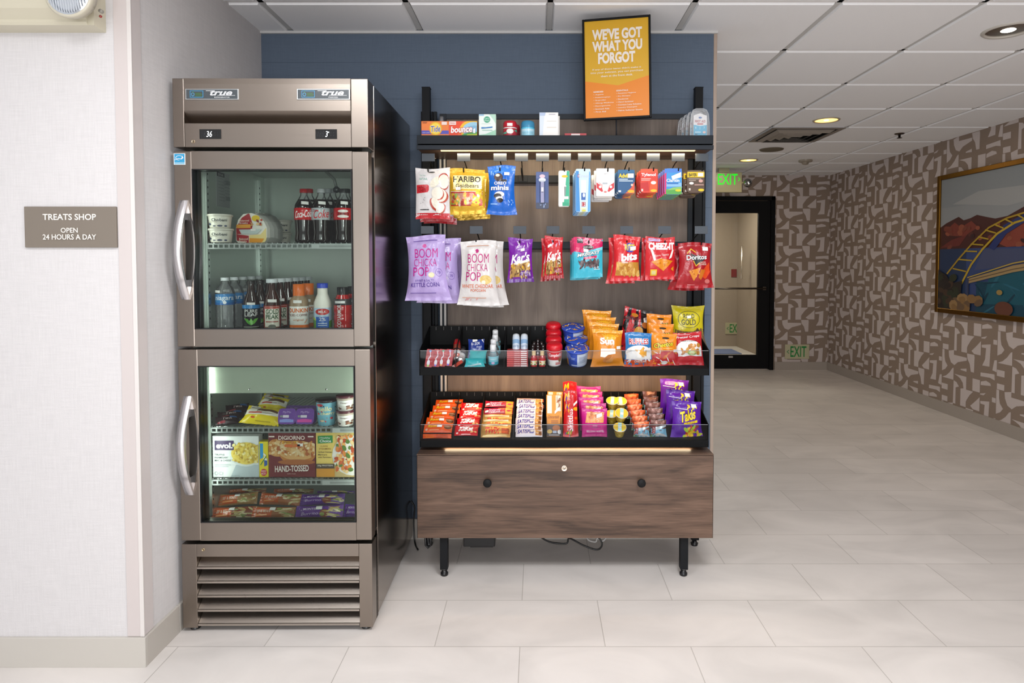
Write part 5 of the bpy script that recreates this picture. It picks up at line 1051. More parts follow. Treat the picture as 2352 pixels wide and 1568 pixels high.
tp(TF1, 'razor_packet', 'packet', 'navy blue disposable razor packet in the upper tray', (1075, 779, 1114, 812), 2.80, [('t', 'RAZOR', .18, .66, .72, .82, 'e8ecf6', .12, .1, .02), ('t', 'Fresh', .5, .5, .85, .62, 'cfd8ee', .1, .2), ('e', .35, .35, .24, .13, '6a7cb0'), ('e', .7, .3, .2, .1, '7d8cba'), ('p', 'f0f0f4', [.82, .98, .98, .8, .9, 1]), ('k', 8, .05, .05, .95, .25, .06, .04, ['4a5fa8', '8d9ccc'], 3)], '22398a', lean=.45, t=.02, yaw=.12, st=(.42, .93, .3, .2), part='packet')
TEAL = [('l', '3a7f86', .035, [.5, .95, .6, .72, .45, .62]), ('r', .05, .5, .85, .53, '2a9ba3'), ('p', 'c8e8ea', [.15, .1, .8, .35, .86, .22, .25, .02])]
for i, (rc, Y, ln, yw, lab) in enumerate((((1068, 822, 1113, 849), 2.71, .5, .1, 'teal cleansing wipe packet lying at the front of the upper tray'), ((1074, 804, 1116, 836), 2.745, .7, -.1, 'teal cleansing wipe packet lying above and behind the front teal one'))):
    tp(TF1, 'wipes_packet', 'packet', lab, rc, Y, TEAL[i*0:3] if i else TEAL[2:], '34b8bc', lean=ln, t=.022, yaw=yw, part='packet', seed=40+i)
# sanitizer bottles
SAN = [('bottle', [(0, .001), (0, .0215), (.004, .024), (.050, .024), (.062, .016), (.066, .011)], 'pet', 'dfe6ea', [('r', .08, .08, .92, .9, '8fd6e2'), ('p', '3aa6b8', [.08, .08, .92, .08, .92, .3, .5, .42, .08, .3]), ('r', .25, .62, .75, .7, 'd8eef2'), ('e', .5, .28, .1, .12, 'd4b8d8')], (.0243, .004, .05)), ('cap', [(.064, .0125), (.090, .0125), (.093, .009), (.093, .001)], 'plastic', 'e8eaec')]
round_thing('sanitizer_bottle', 'bottle', '', Xp(1132, 2.735), 2.735, floor_of(TF1, 2.735), SAN, [(-.002, .055, SLOPE*.055), (.002, .11, SLOPE*.11), (-.001, .165, SLOPE*.165)], rot=(LN, 0, 0), labels=['clear hand sanitizer bottle with teal label, '+k for k in ('frontmost', 'second from the front', 'third from the front', 'rearmost')])
for px, k in ((1185, 'left'), (1204, 'right')):
    Y = 2.80; R = .0165; hh = .098
    round_thing('lotion_tube', 'toiletry', f'white and pale blue tube leaning back behind red tissue packs, {k} one', Xp(px, Y), Y, floor_of(TF1, Y)+.018, [('tube', [(0, .001), (0, R*.85), (.004, R), (hh*.85, R)], 'plastic', 'cfdcea', [('r', 0, .55, 1, .8, '8fb4d8'), ('t', 'WATER', .2, .3, .8, .45, '7d98ba')], (R, .0, hh*.85)), ('cap', [(hh*.85, R), (hh*.97, R*.9), (hh, .001)], 'plastic', 'dfe8f0')], rot=(-.62, 0, 0))
# flat red and white packs, stacked like steps
for i in range(8):
    Y = 2.712+.0065*i; z = floor_of(TF1, Y)+.0062*i
    pack('tissue_pack', 'box', f'flat red and white pack in stepped stack, {["bottom", "second from bottom", "third from bottom", "fourth from bottom", "fourth from top", "third from top", "second from top", "top"][i]}', (1164, pyz(z+.0075, Y), 1213, 806), Y, [('r', .0, .0, .3, 1, 'cf4a48'), ('r', .3, .1, 1, .9, 'c23a3c'), ('t', 'SERIES', .34, .3, .62, .75, 'f2dad6', 0, 0, .02), ('r', .66, .2, .94, .8, 'f4eeea')], 'c4403e' if i else 'e8d8d6', 'box', .055, zb=z, side='b63a3a')
# small bottles
SM = lambda cap, body, ln: [('bottle', [(0, .001), (0, .0135), (.003, .0145), (.034, .0145), (.044, .008), (.050, .0065)], 'gloss', body, [('r', 0, .15, 1, .75, ln), ('k', 8, .2, .2, .8, .6, .12, .08, ['e9d27a', '6a8a3a', 'c83a2a'], 3), ('r', .2, .78, .8, .95, 'c8222a')], (.0147, .003, .034)), ('cap', [(.048, .0085), (.066, .0085), (.068, .001)], 'gloss', cap)]
round_thing('mini_bottle', 'bottle', '', Xp(1226, 2.715), 2.715, floor_of(TF1, 2.715), SM('e8c890', 'b8242c', 'e8dcc0'), [(.036, 0, 0, .3)], labels=['tiny red bottle with green and gold label, front left of the pair', 'tiny red bottle with pale gold label, front right of the pair'])
rows = [(-.026, .0), (-.003, .0), (.020, 0), (-.026, .032), (-.003, .032), (.020, .032), (-.020, .064), (.014, .064), (-.003, .096)]
LB = ['left', 'middle', 'right']
lab = [f'tiny dark capped bottle behind the two tiny red ones, {a} row, {b}' for a, b in (('first', 'left'), ('first', 'middle'), ('first', 'right'), ('second', 'left'), ('second', 'middle'), ('second', 'right'), ('third', 'left'), ('third', 'right'), ('rear', 'single'))]
round_thing('mini_bottle', 'bottle', '', Xp(1237, 2.76)-.026, 2.752, floor_of(TF1, 2.752), SM('1d1616', '3a1a1c', 'a8242c'), [(a+.026, b, b*SLOPE) for a, b in rows[1:]], labels=lab)
# red soup cups
R = .0345; hh = .098
CUP = [('cup', [(0, .001), (0, R*.80), (hh*.1, R*.84), (hh*.72, R*.97)], 'plastic', 'f1ece6', [('r', 0, .42, 1, 1, 'c8202c'), ('r', 0, .0, 1, .42, 'f2eee8'), ('t', 'Cambell', .3, .62, .8, .88, W_, 0, .25) if 0 else ('t', "Campbell's", .24, .60, .84, .90, W_, .0, .25, .01), ('e', .78, .42, .09, .16, '9a6a3c'), ('r', .55, .1, .85, .16, 'd04a44'), ('r', .55, .2, .8, .25, 'd04a44'), ('r', .2, .12, .26, .3, 'b9aea4')], (R*.812, .004, hh*.70, R*.975)), ('lid', [(hh*.72, R*.96), (hh*.74, R*1.04), (hh*.90, R*1.0), (hh*.97, R*.86), (hh, R*.7), (hh*.985, .001)], 'plastic', 'cc0f22')]
round_thing('soup_cup', 'cup', '', Xp(1273.5, 2.735), 2.735, floor_of(TF1, 2.735), CUP, [(-.001, .065, SLOPE*.065+.004), (0, .130, SLOPE*.130+.008), (0, .175, SLOPE*.175+.024)], labels=['red lidded soup cup, '+k+' of its row' for k in ('frontmost', 'second from the front', 'third from the front', 'rearmost and highest')], rot=(LN*.9, 0, 0))
# blue pasta cups
R = .051; hh = .075
PC = [('cup', [(0, .001), (0, R*.76), (.004, R*.80), (hh*.92, R*.93)], 'plastic', '2e4fb4', [('r', .5, 0, 1, 1, 'c3cede'), ('r', .02, 0, .16, .5, 'd99a3c'), ('r', .3, .05, .55, .14, 'b9c8e8'), ('r', .3, .55, .42, .6, '9ab0e4'), ('r', .3, .66, .44, .7, '9ab0e4')]+[('r', .55, .3+.09*k, .8, .33+.09*k, '8a97b0') for k in range(6)], (R*.807, .005, hh*.88, R*.935)), ('lid', [(hh*.92, R*.93), (hh*.93, R*1.03), (hh*.98, R*1.03), (hh, R*.98), (hh*1.005, .001)], 'plastic', '2c4cb4')]
def pcup(dy, dz, lab, dx=0):
    Y = 2.745+dy; r = round_thing('pasta_cup', 'cup', lab, Xp(1326, 2.745)+dx, Y, floor_of(TF1, Y)+dz, PC, rot=(LN*1.25, 0, 0))
    o = MB(); Rr = random.Random(int(dy*100)+3)
    for k in range(22):
        a = Rr.uniform(0, 2*pi); q = math.sqrt(Rr.random())*R*.88; c = 'e8a93c' if k % 5 else 'e8eef6'; x, y = q*cos(a), q*sin(a); th = Rr.uniform(0, pi); L_ = .009
        P = [(x+L_*cos(th+s)*f, y+L_*sin(th+s)*f, hh*1.01+.0006+k*.00003) for s, f in ((0, 1), (.5, .7), (pi-.5, .7), (pi, 1), (pi+.5, .3), (2*pi-.5, .3))]
        o.add(P, [tuple(range(6))], 'plastic', c)
    o.build('lid_print', r, 'orange noodle print on blue lid')
pcup(0, 0, 'blue and white pasta cup with noodle printed lid, frontmost'); pcup(.088, .008, 'blue pasta cup with noodle printed lid, middle of three'); pcup(.135, .040, 'blue pasta cup with noodle printed lid, rearmost and highest', -.01)
# chip bags
tp(TF1, 'chip_bag', 'snack bag', 'orange multigrain chip bag with rising sun', (1358, 757, 1432, 849), 2.715, [('e', .58, .80, .20, .09, 'f4b426')]+[('l', 'f8c83a', .02, [.58+.22*cos(a), .80+.1*sin(a), .58+.30*cos(a), .80+.14*sin(a)]) for a in (.2, .55, .9, 1.25, 1.6, 1.95, 2.3, 2.65)]+[('t', 'Sun', .22, .62, .72, .79, W_, 0, 0, .045), ('t', 'CHIPS', .42, .59, .72, .655, 'fbe9d0', 0, 0, .03), ('r', .24, .44, .76, .50, 'fbeee0'), ('p', 'f6efe6', [.24, .28, .4, .26, .5, .33, .76, .36, .76, .43, .24, .43]), ('e', .45, .2, .12, .07, 'c98040', .4), ('e', .56, .17, .12, .07, 'd9954e', .4), ('e', .5, .25, .12, .06, 'b8702e', .4), ('r', 0, .9, 1, 1, 'f0a028')], 'e08a1c', 4, .052, -.010, .010, t=.05, st=(.88, .52, .15), pinch=.09, seed=51, yaw=.02)
tp(TF1, 'chip_bag', 'snack bag', 'red and black plaid chip bag standing behind the blue chip bag', (1418, 708, 1490, 790), 2.86, [('p', 'c41a24', [0, 1, .55, 1, .6, .4, .35, 0, 0, 0]), ('p', '1e1a1c', [.15, 1, .25, 1, .12, .4, 0, .55]), ('p', '2a1618', [.4, 1, .48, 1, .5, .5, .35, .55]), ('r', 0, .72, .5, .78, '5a1418'), ('p', 'e9e4e0', [.66, .8, .98, .92, .95, .74, .7, .68]), ('e', .55, .45, .16, .14, 'd89a3a'), ('e', .35, .84, .12, .05, 'c9802c'), ('e', .75, .64, .13, .07, 'b8662c'), ('t', 'BBQ', .72, .76, .92, .84, '7a1a20', .1)], '241c1e', lean=.2, t=.045, roll=.18, seed=53, labels=['red and black plaid chip bag behind the blue chip bag, front one', 'red and black plaid chip bag behind, rear one at right'], copies=[(.030, .045, -.018, .1, -.02)])
tp(TF1, 'chip_bag', 'snack bag', 'blue and white wavy chip bag with orange base in upper tray', (1434, 764, 1498, 849), 2.715, [('r', 0, 0, 1, .2, 'd8501e'), ('e', .5, .42, .50, .22, 'f1eee8'), ('r', .04, .22, .96, .46, 'f1eee8'), ('k', 16, .05, .2, .95, .56, .08, .035, ['f4f2ee', 'e9e4dc'], 5), ('p', 'e0a02c', [.32, .52, .55, .5, .66, .6, .8, .48, .78, .32, .66, .28, .5, .4]), ('t', 'RUFFLES', .12, .66, .88, .84, 'f2f2f6', 0, 0, .09), ('t', 'RUFFLES', .13, .67, .87, .83, 'c4202c', 0, 0, .02), ('t', 'CHEDDAR', .34, .13, .78, .19, 'f6e4d8', 0, 0, .02), ('t', '& SOUR CREAM', .36, .085, .78, .115, 'f6e4d8'), ('r', .3, .9, .7, .92, 'a9cdea'), ('l', 'f4f0ea', .03, [.15, .1, .2, .2])], '2a78b8', t=.045, pinch=.05, seed=55)
CHE = [('p', 'c8242c', [0, 0, 1, 0, 1, .34, .8, .46, .5, .48, .2, .42, 0, .3]), ('k', 14, .1, .05, .95, .44, .09, .02, ['f09a3a', 'f4f0ea', 'e07a24', 'f6eee4'], 8), ('e', .5, .1, .14, .06, 'f2efe9'), ('t', 'Cheetos', .06, .58, .84, .74, '2a2420', .1, .1, .09), ('t', 'Cheetos', .08, .59, .82, .73, 'f6dc2a', .1, .1, .02), ('r', .42, .535, .8, .555, 'f7c86a'), ('e', .55, .86, .14, .03, '3a2c20')]
tp(TF1, 'cheese_puff_bag', 'snack bag', 'orange and red cheese puff bag in upper tray', (1494, 765, 1556, 849), 2.72, CHE, 'ee8e1c', 3, .06, 0, .020, t=.04, st=(.92, .47, .16), pinch=.04, seed=57, yaw=.03)
tp(TF1, 'pretzel_bag', 'snack bag', 'yellow topped pretzel bag with clear lower half at rear right', (1541, 702, 1621, 775), 2.89, [('r', 0, 0, 1, .42, '6e5a48'), ('k', 30, .1, .0, .9, .4, .06, .05, ['7d5c3a', '5c4430', '957048'], 5), ('e', .5, .48, .5, .13, 'd8c81e'), ('o', .5, .66, .37, .22, .05, '3c4438'), ('t', 'ROLD', .32, .68, .68, .80, '3a3f30'), ('t', 'GOLD', .24, .52, .72, .66, '3a3f30')], 'd9c91e', lean=.08, t=.045, st=(.5, .72, .13, .1), pinch=.10, seed=59, up=.02)
tp(TF1, 'pretzel_crisp_bag', 'snack bag', 'red and white pretzel crisp bag at the right end of upper tray', (1550, 763, 1617, 849), 2.725, [('e', .5, .48, .46, .27, 'f1efec'), ('r', .1, .26, .95, .5, 'f1efec'), ('t', 'Pretzel Crisps', .08, .80, .92, .90, W_, .05, .3, .01), ('t', 'EVERYTHING', .2, .70, .78, .735, '3a2422'), ('r', .1, .93, .6, .95, 'e9b9b4'), ('k', 14, .2, .36, .85, .62, .09, .06, ['c98a3c', 'd9a252', 'b87830'], 5), ('e', .58, .36, .16, .08, '9cb86a'), ('e', .58, .36, .1, .05, 'c4d49a'), ('p', 'c0202a', [0, 0, 1, 0, 1, .22, .5, .28, 0, .2]), ('r', .68, .08, .86, .11, 'f3dcd8')], 'c4202a', lean=LN, t=.045, pinch=.03, seed=61, roll=-.02)
# lower tray: shingled bars
def bars(name, lab, rect, base, art, n, st=None, Y0=2.712, dy=.034, dz=.0085, lean=.95, seed=1, dx=0, kind='bar', t=.014, up=0, nm=None, crimp=.05, mats='film'):
    R = random.Random(seed)
    cps = [(dx*(i+1)+R.uniform(-.0035, .0035), dy*(i+1), (SLOPE*dy+dz)*(i+1), R.uniform(-.05, .05), R.uniform(-.03, .03)) for i in range(n-1)]
    return pack(name, 'candy bar' if name == 'candy_bar' else 'snack', lab, rect, Y0, art, base, kind, t, mats, zb=floor_of(TF2, Y0)+up, lean=lean, copies=cps, st=st, seed=seed, pinch=.02, crimp=crimp, part='wrapper', labels=nm)
PB = [('t', "Reese's", .12, .50, .62, .88, '5c3a10', .05, .2, .06), ('t', "Reese's", .13, .52, .61, .86, 'f0cc1e', .05, .2, .03), ('e', .84, .55, .13, .24, '4a2c1c'), ('e', .82, .63, .12, .15, '8c5a34'), ('e', .1, .28, .05, .12, 'f4c8a8'), ('r', .2, .16, .55, .22, 'f7b478')]
for i in range(2): bars('candy_bar', 'orange peanut butter cup pack lying flat at the front left, ' + ('lowest' if i == 0 else 'second up'), (971, 1000, 1037, 1009), 'ea5a1c', [('t', "Reese's", .1, .3, .4, .75, 'f0b41e', 0, .2), ('r', .48, .4, .88, .6, '6a2c12')], 1, up=.009*i, lean=.25, seed=70+i, t=.02, Y0=2.708)
bars('candy_bar', 'orange peanut butter cup pack in stepped row', (972, 974, 1038, 1002), 'ea5a1c', PB, 5, st=(.55, .62, .17), Y0=2.722, seed=72, dx=.006, up=.018, dy=.038)
KK = [('t', 'KitKat', .16, .36, .80, .86, 'e8c8c0', .06, .3, .07), ('t', 'KitKat', .17, .38, .79, .84, W_, .06, .3, .04), ('e', .12, .2, .05, .09, 'f6e8e4'), ('k', 3, .72, .28, .9, .36, .06, .06, ['e8c27a'], 3), ('r', .3, .04, .7, .09, 'f0c8c4')]
bars('candy_bar', 'red wafer bar with white lettering in stepped row', (1043, 978, 1097, 1006), 'cc1620', KK, 4, seed=75, dx=.004, dy=.045, dz=.012, Y0=2.715, up=.008)
SH = [('t', 'butter', .18, .5, .6, .8, 'd8c8e8', .05, .1, .03), ('t', 'FINGER', .18, .2, .58, .46, 'd8c8e8', .05, .1, .03), ('r', .74, 0, .98, 1, 'e8a41e'), ('e', .86, .5, .07, .16, 'c83a4a'), ('p', 'f6e8e0', [.2, .1, .7, .2, .7, .3, .25, .18]), ('p', 'e86a2c', [.5, .75, .72, .8, .72, .95, .5, .9])]
TW = [('t', 'TWIX', .14, .18, .66, .66, 'c81e22', 0, .25, .04), ('r', .04, .76, .9, .92, 'f7ecc8'), ('r', .7, .2, .96, .6, 'c2572c'), ('p', 'e6c98a', [.05, .02, .9, .02, .86, .14, .1, .12])]
bars('candy_bar', 'gold caramel cookie bar with red lettering', (1103, 972, 1172, 1002), 'd0a258', TW, 4, seed=77, Y0=2.715, dy=.028, dz=.006, mats='foil')
bars('candy_bar', 'maroon and yellow shareable bar above the gold ones', (1111, 937, 1178, 957), 'a81c3a', SH, 2, st=(.1, .35, .12, .5), seed=78, Y0=2.835, dy=.03, up=.040, dz=.016, lean=.75)
SN = [('t', 'SATISFIES', .06, .30, .70, .78, '2c2f9c', .0, .3, .03), ('r', .0, .84, .75, .92, 'd88a94'), ('r', .74, .1, .98, .9, 'b87a3c'), ('e', .84, .55, .1, .25, 'd8a45c'), ('e', .92, .35, .06, .18, '7d4a26')]
bars('candy_bar', 'white wrapped peanut bar with blue slanted lettering', (1184, 983, 1246, 1004), 'e9e2e6', SN, 7, seed=79, Y0=2.712, dy=.022, dz=.011, up=.004, st=(.62, .55, .12, .2))
bars('candy_bar', 'maroon and yellow shareable bar above the white ones', (1188, 930, 1250, 947), 'a81c3a', SH, 2, seed=80, Y0=2.875, dy=.025, up=.047, dz=.016, lean=.75)
def tp2(*a, **k): return tp(TF2, *a, **k)
tp2('chocolate_bar', 'candy bar', 'tall orange and white chocolate box with almond picture', (1255, 906, 1292, 1009), 2.722, [('r', 0, 0, 1, .30, '4a3a36'), ('r', 0, .3, 1, .48, 'd98a22'), ('p', 'f2ead8', [.06, .55, .35, .55, .35, .98, .06, .98]), ('r', .6, .6, .92, .98, 'e8dcc6'), ('k', 10, .6, .62, .92, .96, .08, .02, ['8a4a1c', 'a8642c'], 6), ('t', 'Ghirardelli', .1, .43, .8, .50, '8a4a14', 0, .2), ('r', .3, .36, .75, .38, 'a8642c'), ('r', .3, .32, .75, .34, 'a8642c'), ('e', .62, .2, .25, .07, 'a8602c'), ('e', .2, .12, .16, .05, 'd9b45c'), ('e', .82, .11, .13, .05, 'e9e6e2'), ('r', .4, .08, .64, .14, 'a9b4c4'), ('r', .15, .03, .8, .045, 'd0c8c4')], 'e0941e', kind='box', t=.018, n=2, dy=.03, st=(.68, .62, .3, .35), lean=LN+.12, part='carton', side='b8741c')
tp2('fruit_candy_bag', 'candy bag', 'tall narrow red fruit candy bag with white upright lettering', (1294, 897, 1328, 1009), 2.722, [('tv', 'Skittles', .28, .12, .66, .60, W_), ('k', 16, .05, .55, .4, .95, .09, .03, ['f0a81e', 'e8501c', 'f6cc2a', '7a3a9c'], 5), ('k', 14, .05, .02, .6, .12, .09, .025, ['f0c01e', '4ca03a', 'e8501c', '7a3a9c'], 6), ('e', .9, .6, .2, .04, 'f2b01e'), ('e', .92, .4, .15, .03, 'e85a1c')], 'cc1a1e', n=2, dy=.05, dz=.016, t=.025, st=(.85, .72, .28, .3), seed=82, crimp=.05, lean=LN)
PK = [('p', 'f0a86a', [.12, .52, .85, .52, .9, .86, .7, .92, .2, .9]), ('k', 12, .2, .55, .85, .86, .12, .06, ['e8915c', 'f2b888', 'c87848'], 6), ('t', 'mini', .42, .40, .6, .44, 'f0b8d0'), ('r', .38, .34, .62, .36, '9c4a7c'), ('t', 'BELGIAN WAFFEL', .18, .17, .88, .25, 'f6d4e4'), ('r', 0, 0, 1, .09, 'b81474')]
tp2('waffle_bag', 'snack bag', 'bright pink mini waffle bag', (1336, 938, 1395, 1010), 2.722, PK, 'cc1c84', n=5, dy=.035, dz=.008, dx=-.004, t=.028, st=(.68, .78, .22, .25), seed=84, pinch=.02)
# fruit cups
R = .0275; hh = .05
FC = [('cup', [(0, .001), (0, R*.66), (.004, R*.7), (hh*.9, R*.93)], 'gloss', 'c9a93c', [('k', 14, .05, .1, .95, .9, .08, .12, ['d8b84a', 'b89430', 'e2c860'], 4)], (R*.7, .004, hh*.9, R*.93)), ('lid', [(hh*.9, R*.93), (hh*.92, R*1.04), (hh*.96, R*1.04), (hh*.97, .001)], 'plastic', 'e3e6da')]
def fcup(dx, dy, dz, lab, tilt=0):
    Y = 2.735+dy; r = round_thing('fruit_cup', 'fruit cup', lab, Xp(1424, 2.735)+dx, Y, floor_of(TF2, Y)+dz, FC, rot=(LN+.16+tilt, tilt*.5, dx*4))
    o = MB()
    for a in range(4):
        for (x0, x1, c) in ((-R*.9, -R*.3, 'e9c83a'), (R*.3, R*.9, 'e9c83a')): pass
    z = hh*.972
    o.add([(R*.98*cos(2*pi*k/24), R*.98*sin(2*pi*k/24), z) for k in range(24)], [tuple(range(24))], 'plastic', 'e6c840')
    o.add([(-R*.28, -R*.9, z+.0006), (R*.28, -R*.9, z+.0006), (R*.28, R*.9, z+.0006), (-R*.28, R*.9, z+.0006)], [(0, 1, 2, 3)], 'plastic', 'a8d8e0')
    o.add([(-R*.2, -R*.35, z+.001), (R*.24, -R*.35, z+.001), (R*.24, R*.1, z+.001), (-R*.2, R*.1, z+.001)], [(0, 1, 2, 3)], 'plastic', 'e9f2f0')
    o.build('lid_print', r, 'yellow and blue foil lid print')
fcup(.0, 0, 0, 'yellow fruit cup at the very front bottom of its pile', .1); fcup(.008, .028, .052, 'yellow fruit cup standing on the front one, lid facing forward', .25); fcup(-.022, .085, .012, 'yellow fruit cup behind at lower left of the pile')
fcup(-.016, .12, .055, 'yellow fruit cup at the top left of the pile', .05); fcup(.018, .125, .052, 'yellow fruit cup at the top right of the pile', .08)
CL = lambda c: [('r', 0, 0, 1, .5, '8cc8e4'), ('p', c, [0, .66, 0, 1, 1, 1, 1, .62, .5, .72]), ('p', 'd8e8ee', [.3, .42, 1, .62, 1, .72, .2, .6]), ('p', 'f4f2ee', [0, .02, 1, .02, .8, .18, .5, .26, .3, .2]), ('p', '6a8a5c', [0, 0, .3, 0, .3, .1, 0, .16]), ('p', '9a1c28', [.06, .22, .26, .22, .26, .64, .06, .64]), ('tv', 'CLIF', .1, .26, .22, .60, 'f2dcd8'), ('e', .6, .4, .1, .04, '5a6a74')]
tp2('granola_bar', 'snack bar', 'orange topped energy bar with light blue front', (1455, 968, 1492, 1009), 2.722, CL('c8561c'), 'c8561c', n=6, dy=.034, dz=.008, dx=-.004, t=.022, seed=86, crimp=.08, mt='foil')
tp2('granola_bar', 'snack bar', 'brown topped energy bar with light blue front', (1494, 964, 1531, 1009), 2.722, CL('6a4238'), '6a4238', n=6, dy=.034, dz=.009, dx=-.002, t=.022, seed=87, crimp=.08, mt='foil')
TK = [('t', 'Takis', .22, .46, .78, .78, '2c1250', .22, .0, .09), ('t', 'Takis', .23, .47, .77, .77, 'f4d21e', .22, .0, .03), ('p', 'e8cc1e', [.36, .36, .84, .42, .84, .49, .36, .42]), ('t', 'FUEGO', .46, .385, .74, .455, '7a2a3c', .08), ('p', '8a2c2a', [.46, .04, .9, .3, .84, .36, .44, .14]), ('k', 20, .42, .02, .9, .3, .1, .04, ['e8b41e', 'c8301e', 'a8c83a', 'f0cc2a'], 7), ('l', '8a2420', .05, [.5, .2, .7, .04]), ('k', 5, .5, .82, .8, .9, .05, .03, ['f0cc2a'], 3), ('l', 'e0d0f2', .015, [.08, .82, .5, .78])]
tp2('rolled_chip_bag', 'snack bag', 'purple rolled tortilla chip bag with yellow lettering', (1541, 921, 1613, 1010), 2.722, TK, '5a1c9c', 3, .06, -.016, .020, t=.045, st=(.72, .88, .17), pinch=.06, seed=89, yaw=.04)
# ---------------------------------------------------------------- goods inside the refrigerator
zA, zB, zC, zD, zE = zS1+.001, zB1+.001, zS2+.001, zS3+.001, zB2+.001
def fb(name, cat, labels, px, Y, zb, ytop, wpx, prof, mt, col, label=None, cap=None, copies=(), st=None, cut=None, extra=()):
    """bottle: prof = [(t, r)] of height and max radius; label = (t0, t1, r, base, art); cap = (t0, r, col)"""
    h = Zp(ytop, Y)-zb; R = wpx*Y/F/2
    P = [(0, .001)]+[(t*h, r*R) for t, r in prof]
    if cut: P = [(z, r, 'pet', 'dddddd') if z/h >= cut else (z, r) for z, r in P]
    parts = [('bottle', P, mt, col)]
    if label:
        t0, t1, r, base, art = label; parts.append(('label', [(t0*h, r*R*.985), (t0*h+.001, r*R*1.012), (t1*h-.001, r*R*1.012), (t1*h, r*R*.985)], 'film', base, art, (r*R*1.014, t0*h, t1*h)))
    if cap: parts.append(('cap', [(cap[0]*h, cap[1]*R), (h*.995, cap[1]*R), (h, cap[1]*R*.9), (h, .001)], 'plastic', cap[2]))
    s = (st[0]*R, st[1]*h, st[2]*h, st[3], st[4]) if st else None
    return round_thing(name, cat, '', Xp(px, Y), Y, zb, parts+list(extra), copies, labels=labels, st=s)
CK = [(0, .72), (.02, .92), (.06, .98), (.18, .88), (.34, .94), (.44, .99), (.60, 1), (.70, .93), (.80, .62), (.88, .36), (.93, .33)]
def cola(px, Y, lab, body, lc, cc, art, copies=(), labels=None):
    return fb('soda_bottle', 'bottle', labels or [lab], px, Y, zA, 434, 43, CK, 'gloss', '170b08', (.42, .64, 1.0, lc, art), (.93, .42, cc), copies, (.93, .70, .76, .42, .68), cut=.74)
A1 = [('t', 'Coca-Cola', .18, .2, .78, .8, W_, .25, .3, .01), ('r', .86, 0, 1, 1, 'a8161c')]
cola(700, 2.475, 'cola bottle with red cap and red label, front left of the soda group', '', 'c81c22', 'c0181e', A1)
cola(712, 2.57, 'cola bottle with red cap standing behind the front left cola', '', 'c81c22', 'c0181e', A1)
A2 = [('t', 'Coke', .24, .15, .8, .85, 'c8303a', .22, .3, .01), ('t', 'Diet', .2, .65, .36, .9, 'a83038', .1, .2)]
cola(739, 2.475, 'diet cola bottle with silver label in the middle front of the sodas', '', 'b9bec2', 'c9ccd0', A2)
cola(754, 2.57, 'diet cola bottle second in line behind the silver labelled one', '', 'b9bec2', 'b4b8bc', A2)
cola(766, 2.66, 'diet cola bottle rearmost behind the silver labelled one', '', 'b9bec2', 'b4b8bc', A2)
cola(790, 2.475, 'cola bottle with black cap and red label at the right front', '', 'c81c22', '2c2c2e', [('e', .5, .72, .18, .12, 'f2e8e4'), ('e', .5, .28, .2, .12, 'f2e8e4'), ('t', 'ZERO', .3, .4, .7, .58, '2a1414')])
cola(797, 2.57, 'cola bottle with black cap behind the one at the right front', '', 'c81c22', '2c2c2e', A1)
# yogurt
R = .0445
YG = lambda h: [('cup', [(0, .001), (0, R*.78), (.003, R*.82), (h*.84, R*.93)], 'plastic', 'ece8da', [('t', 'Chobani', .22, .52, .70, .78, '2c3a3c', 0, 0, .02), ('e', .12, .25, .06, .11, '2f3f63'), ('e', .48, .1, .08, .09, '2b3550'), ('e', .3, .08, .05, .06, '2b3550'), ('e', .66, .1, .05, .07, '3a4a6c'), ('r', .1, .42, .4, .46, 'b9b4a4')], (R*.825, .004, h*.84, R*.935)), ('lid', [(h*.84, R*.93), (h*.86, R*1.02), (h*.97, R*1.02), (h, R*.95), (h, .001)], 'plastic', 'e3dfd2')]
hy = Zp(525, 2.43)-zA
L = ['white yogurt cup with dark berries, bottom of the left stack', 'white yogurt cup with dark berries, top of the left stack']
x_ = Xp(509, 2.43); round_thing('yogurt_cup', 'yogurt', '', x_, 2.43, zA, YG(hy), [(-.003, 0, hy+.001, .1)], labels=L)
x_ = Xp(640, 2.72); round_thing('yogurt_cup', 'yogurt', '', x_, 2.75, zA, YG(hy), [(.002, 0, hy+.001, .1)], labels=['pale cup far back on the middle shelf behind snack trays, lower', 'pale cup far back on the middle shelf behind snack trays, upper'])
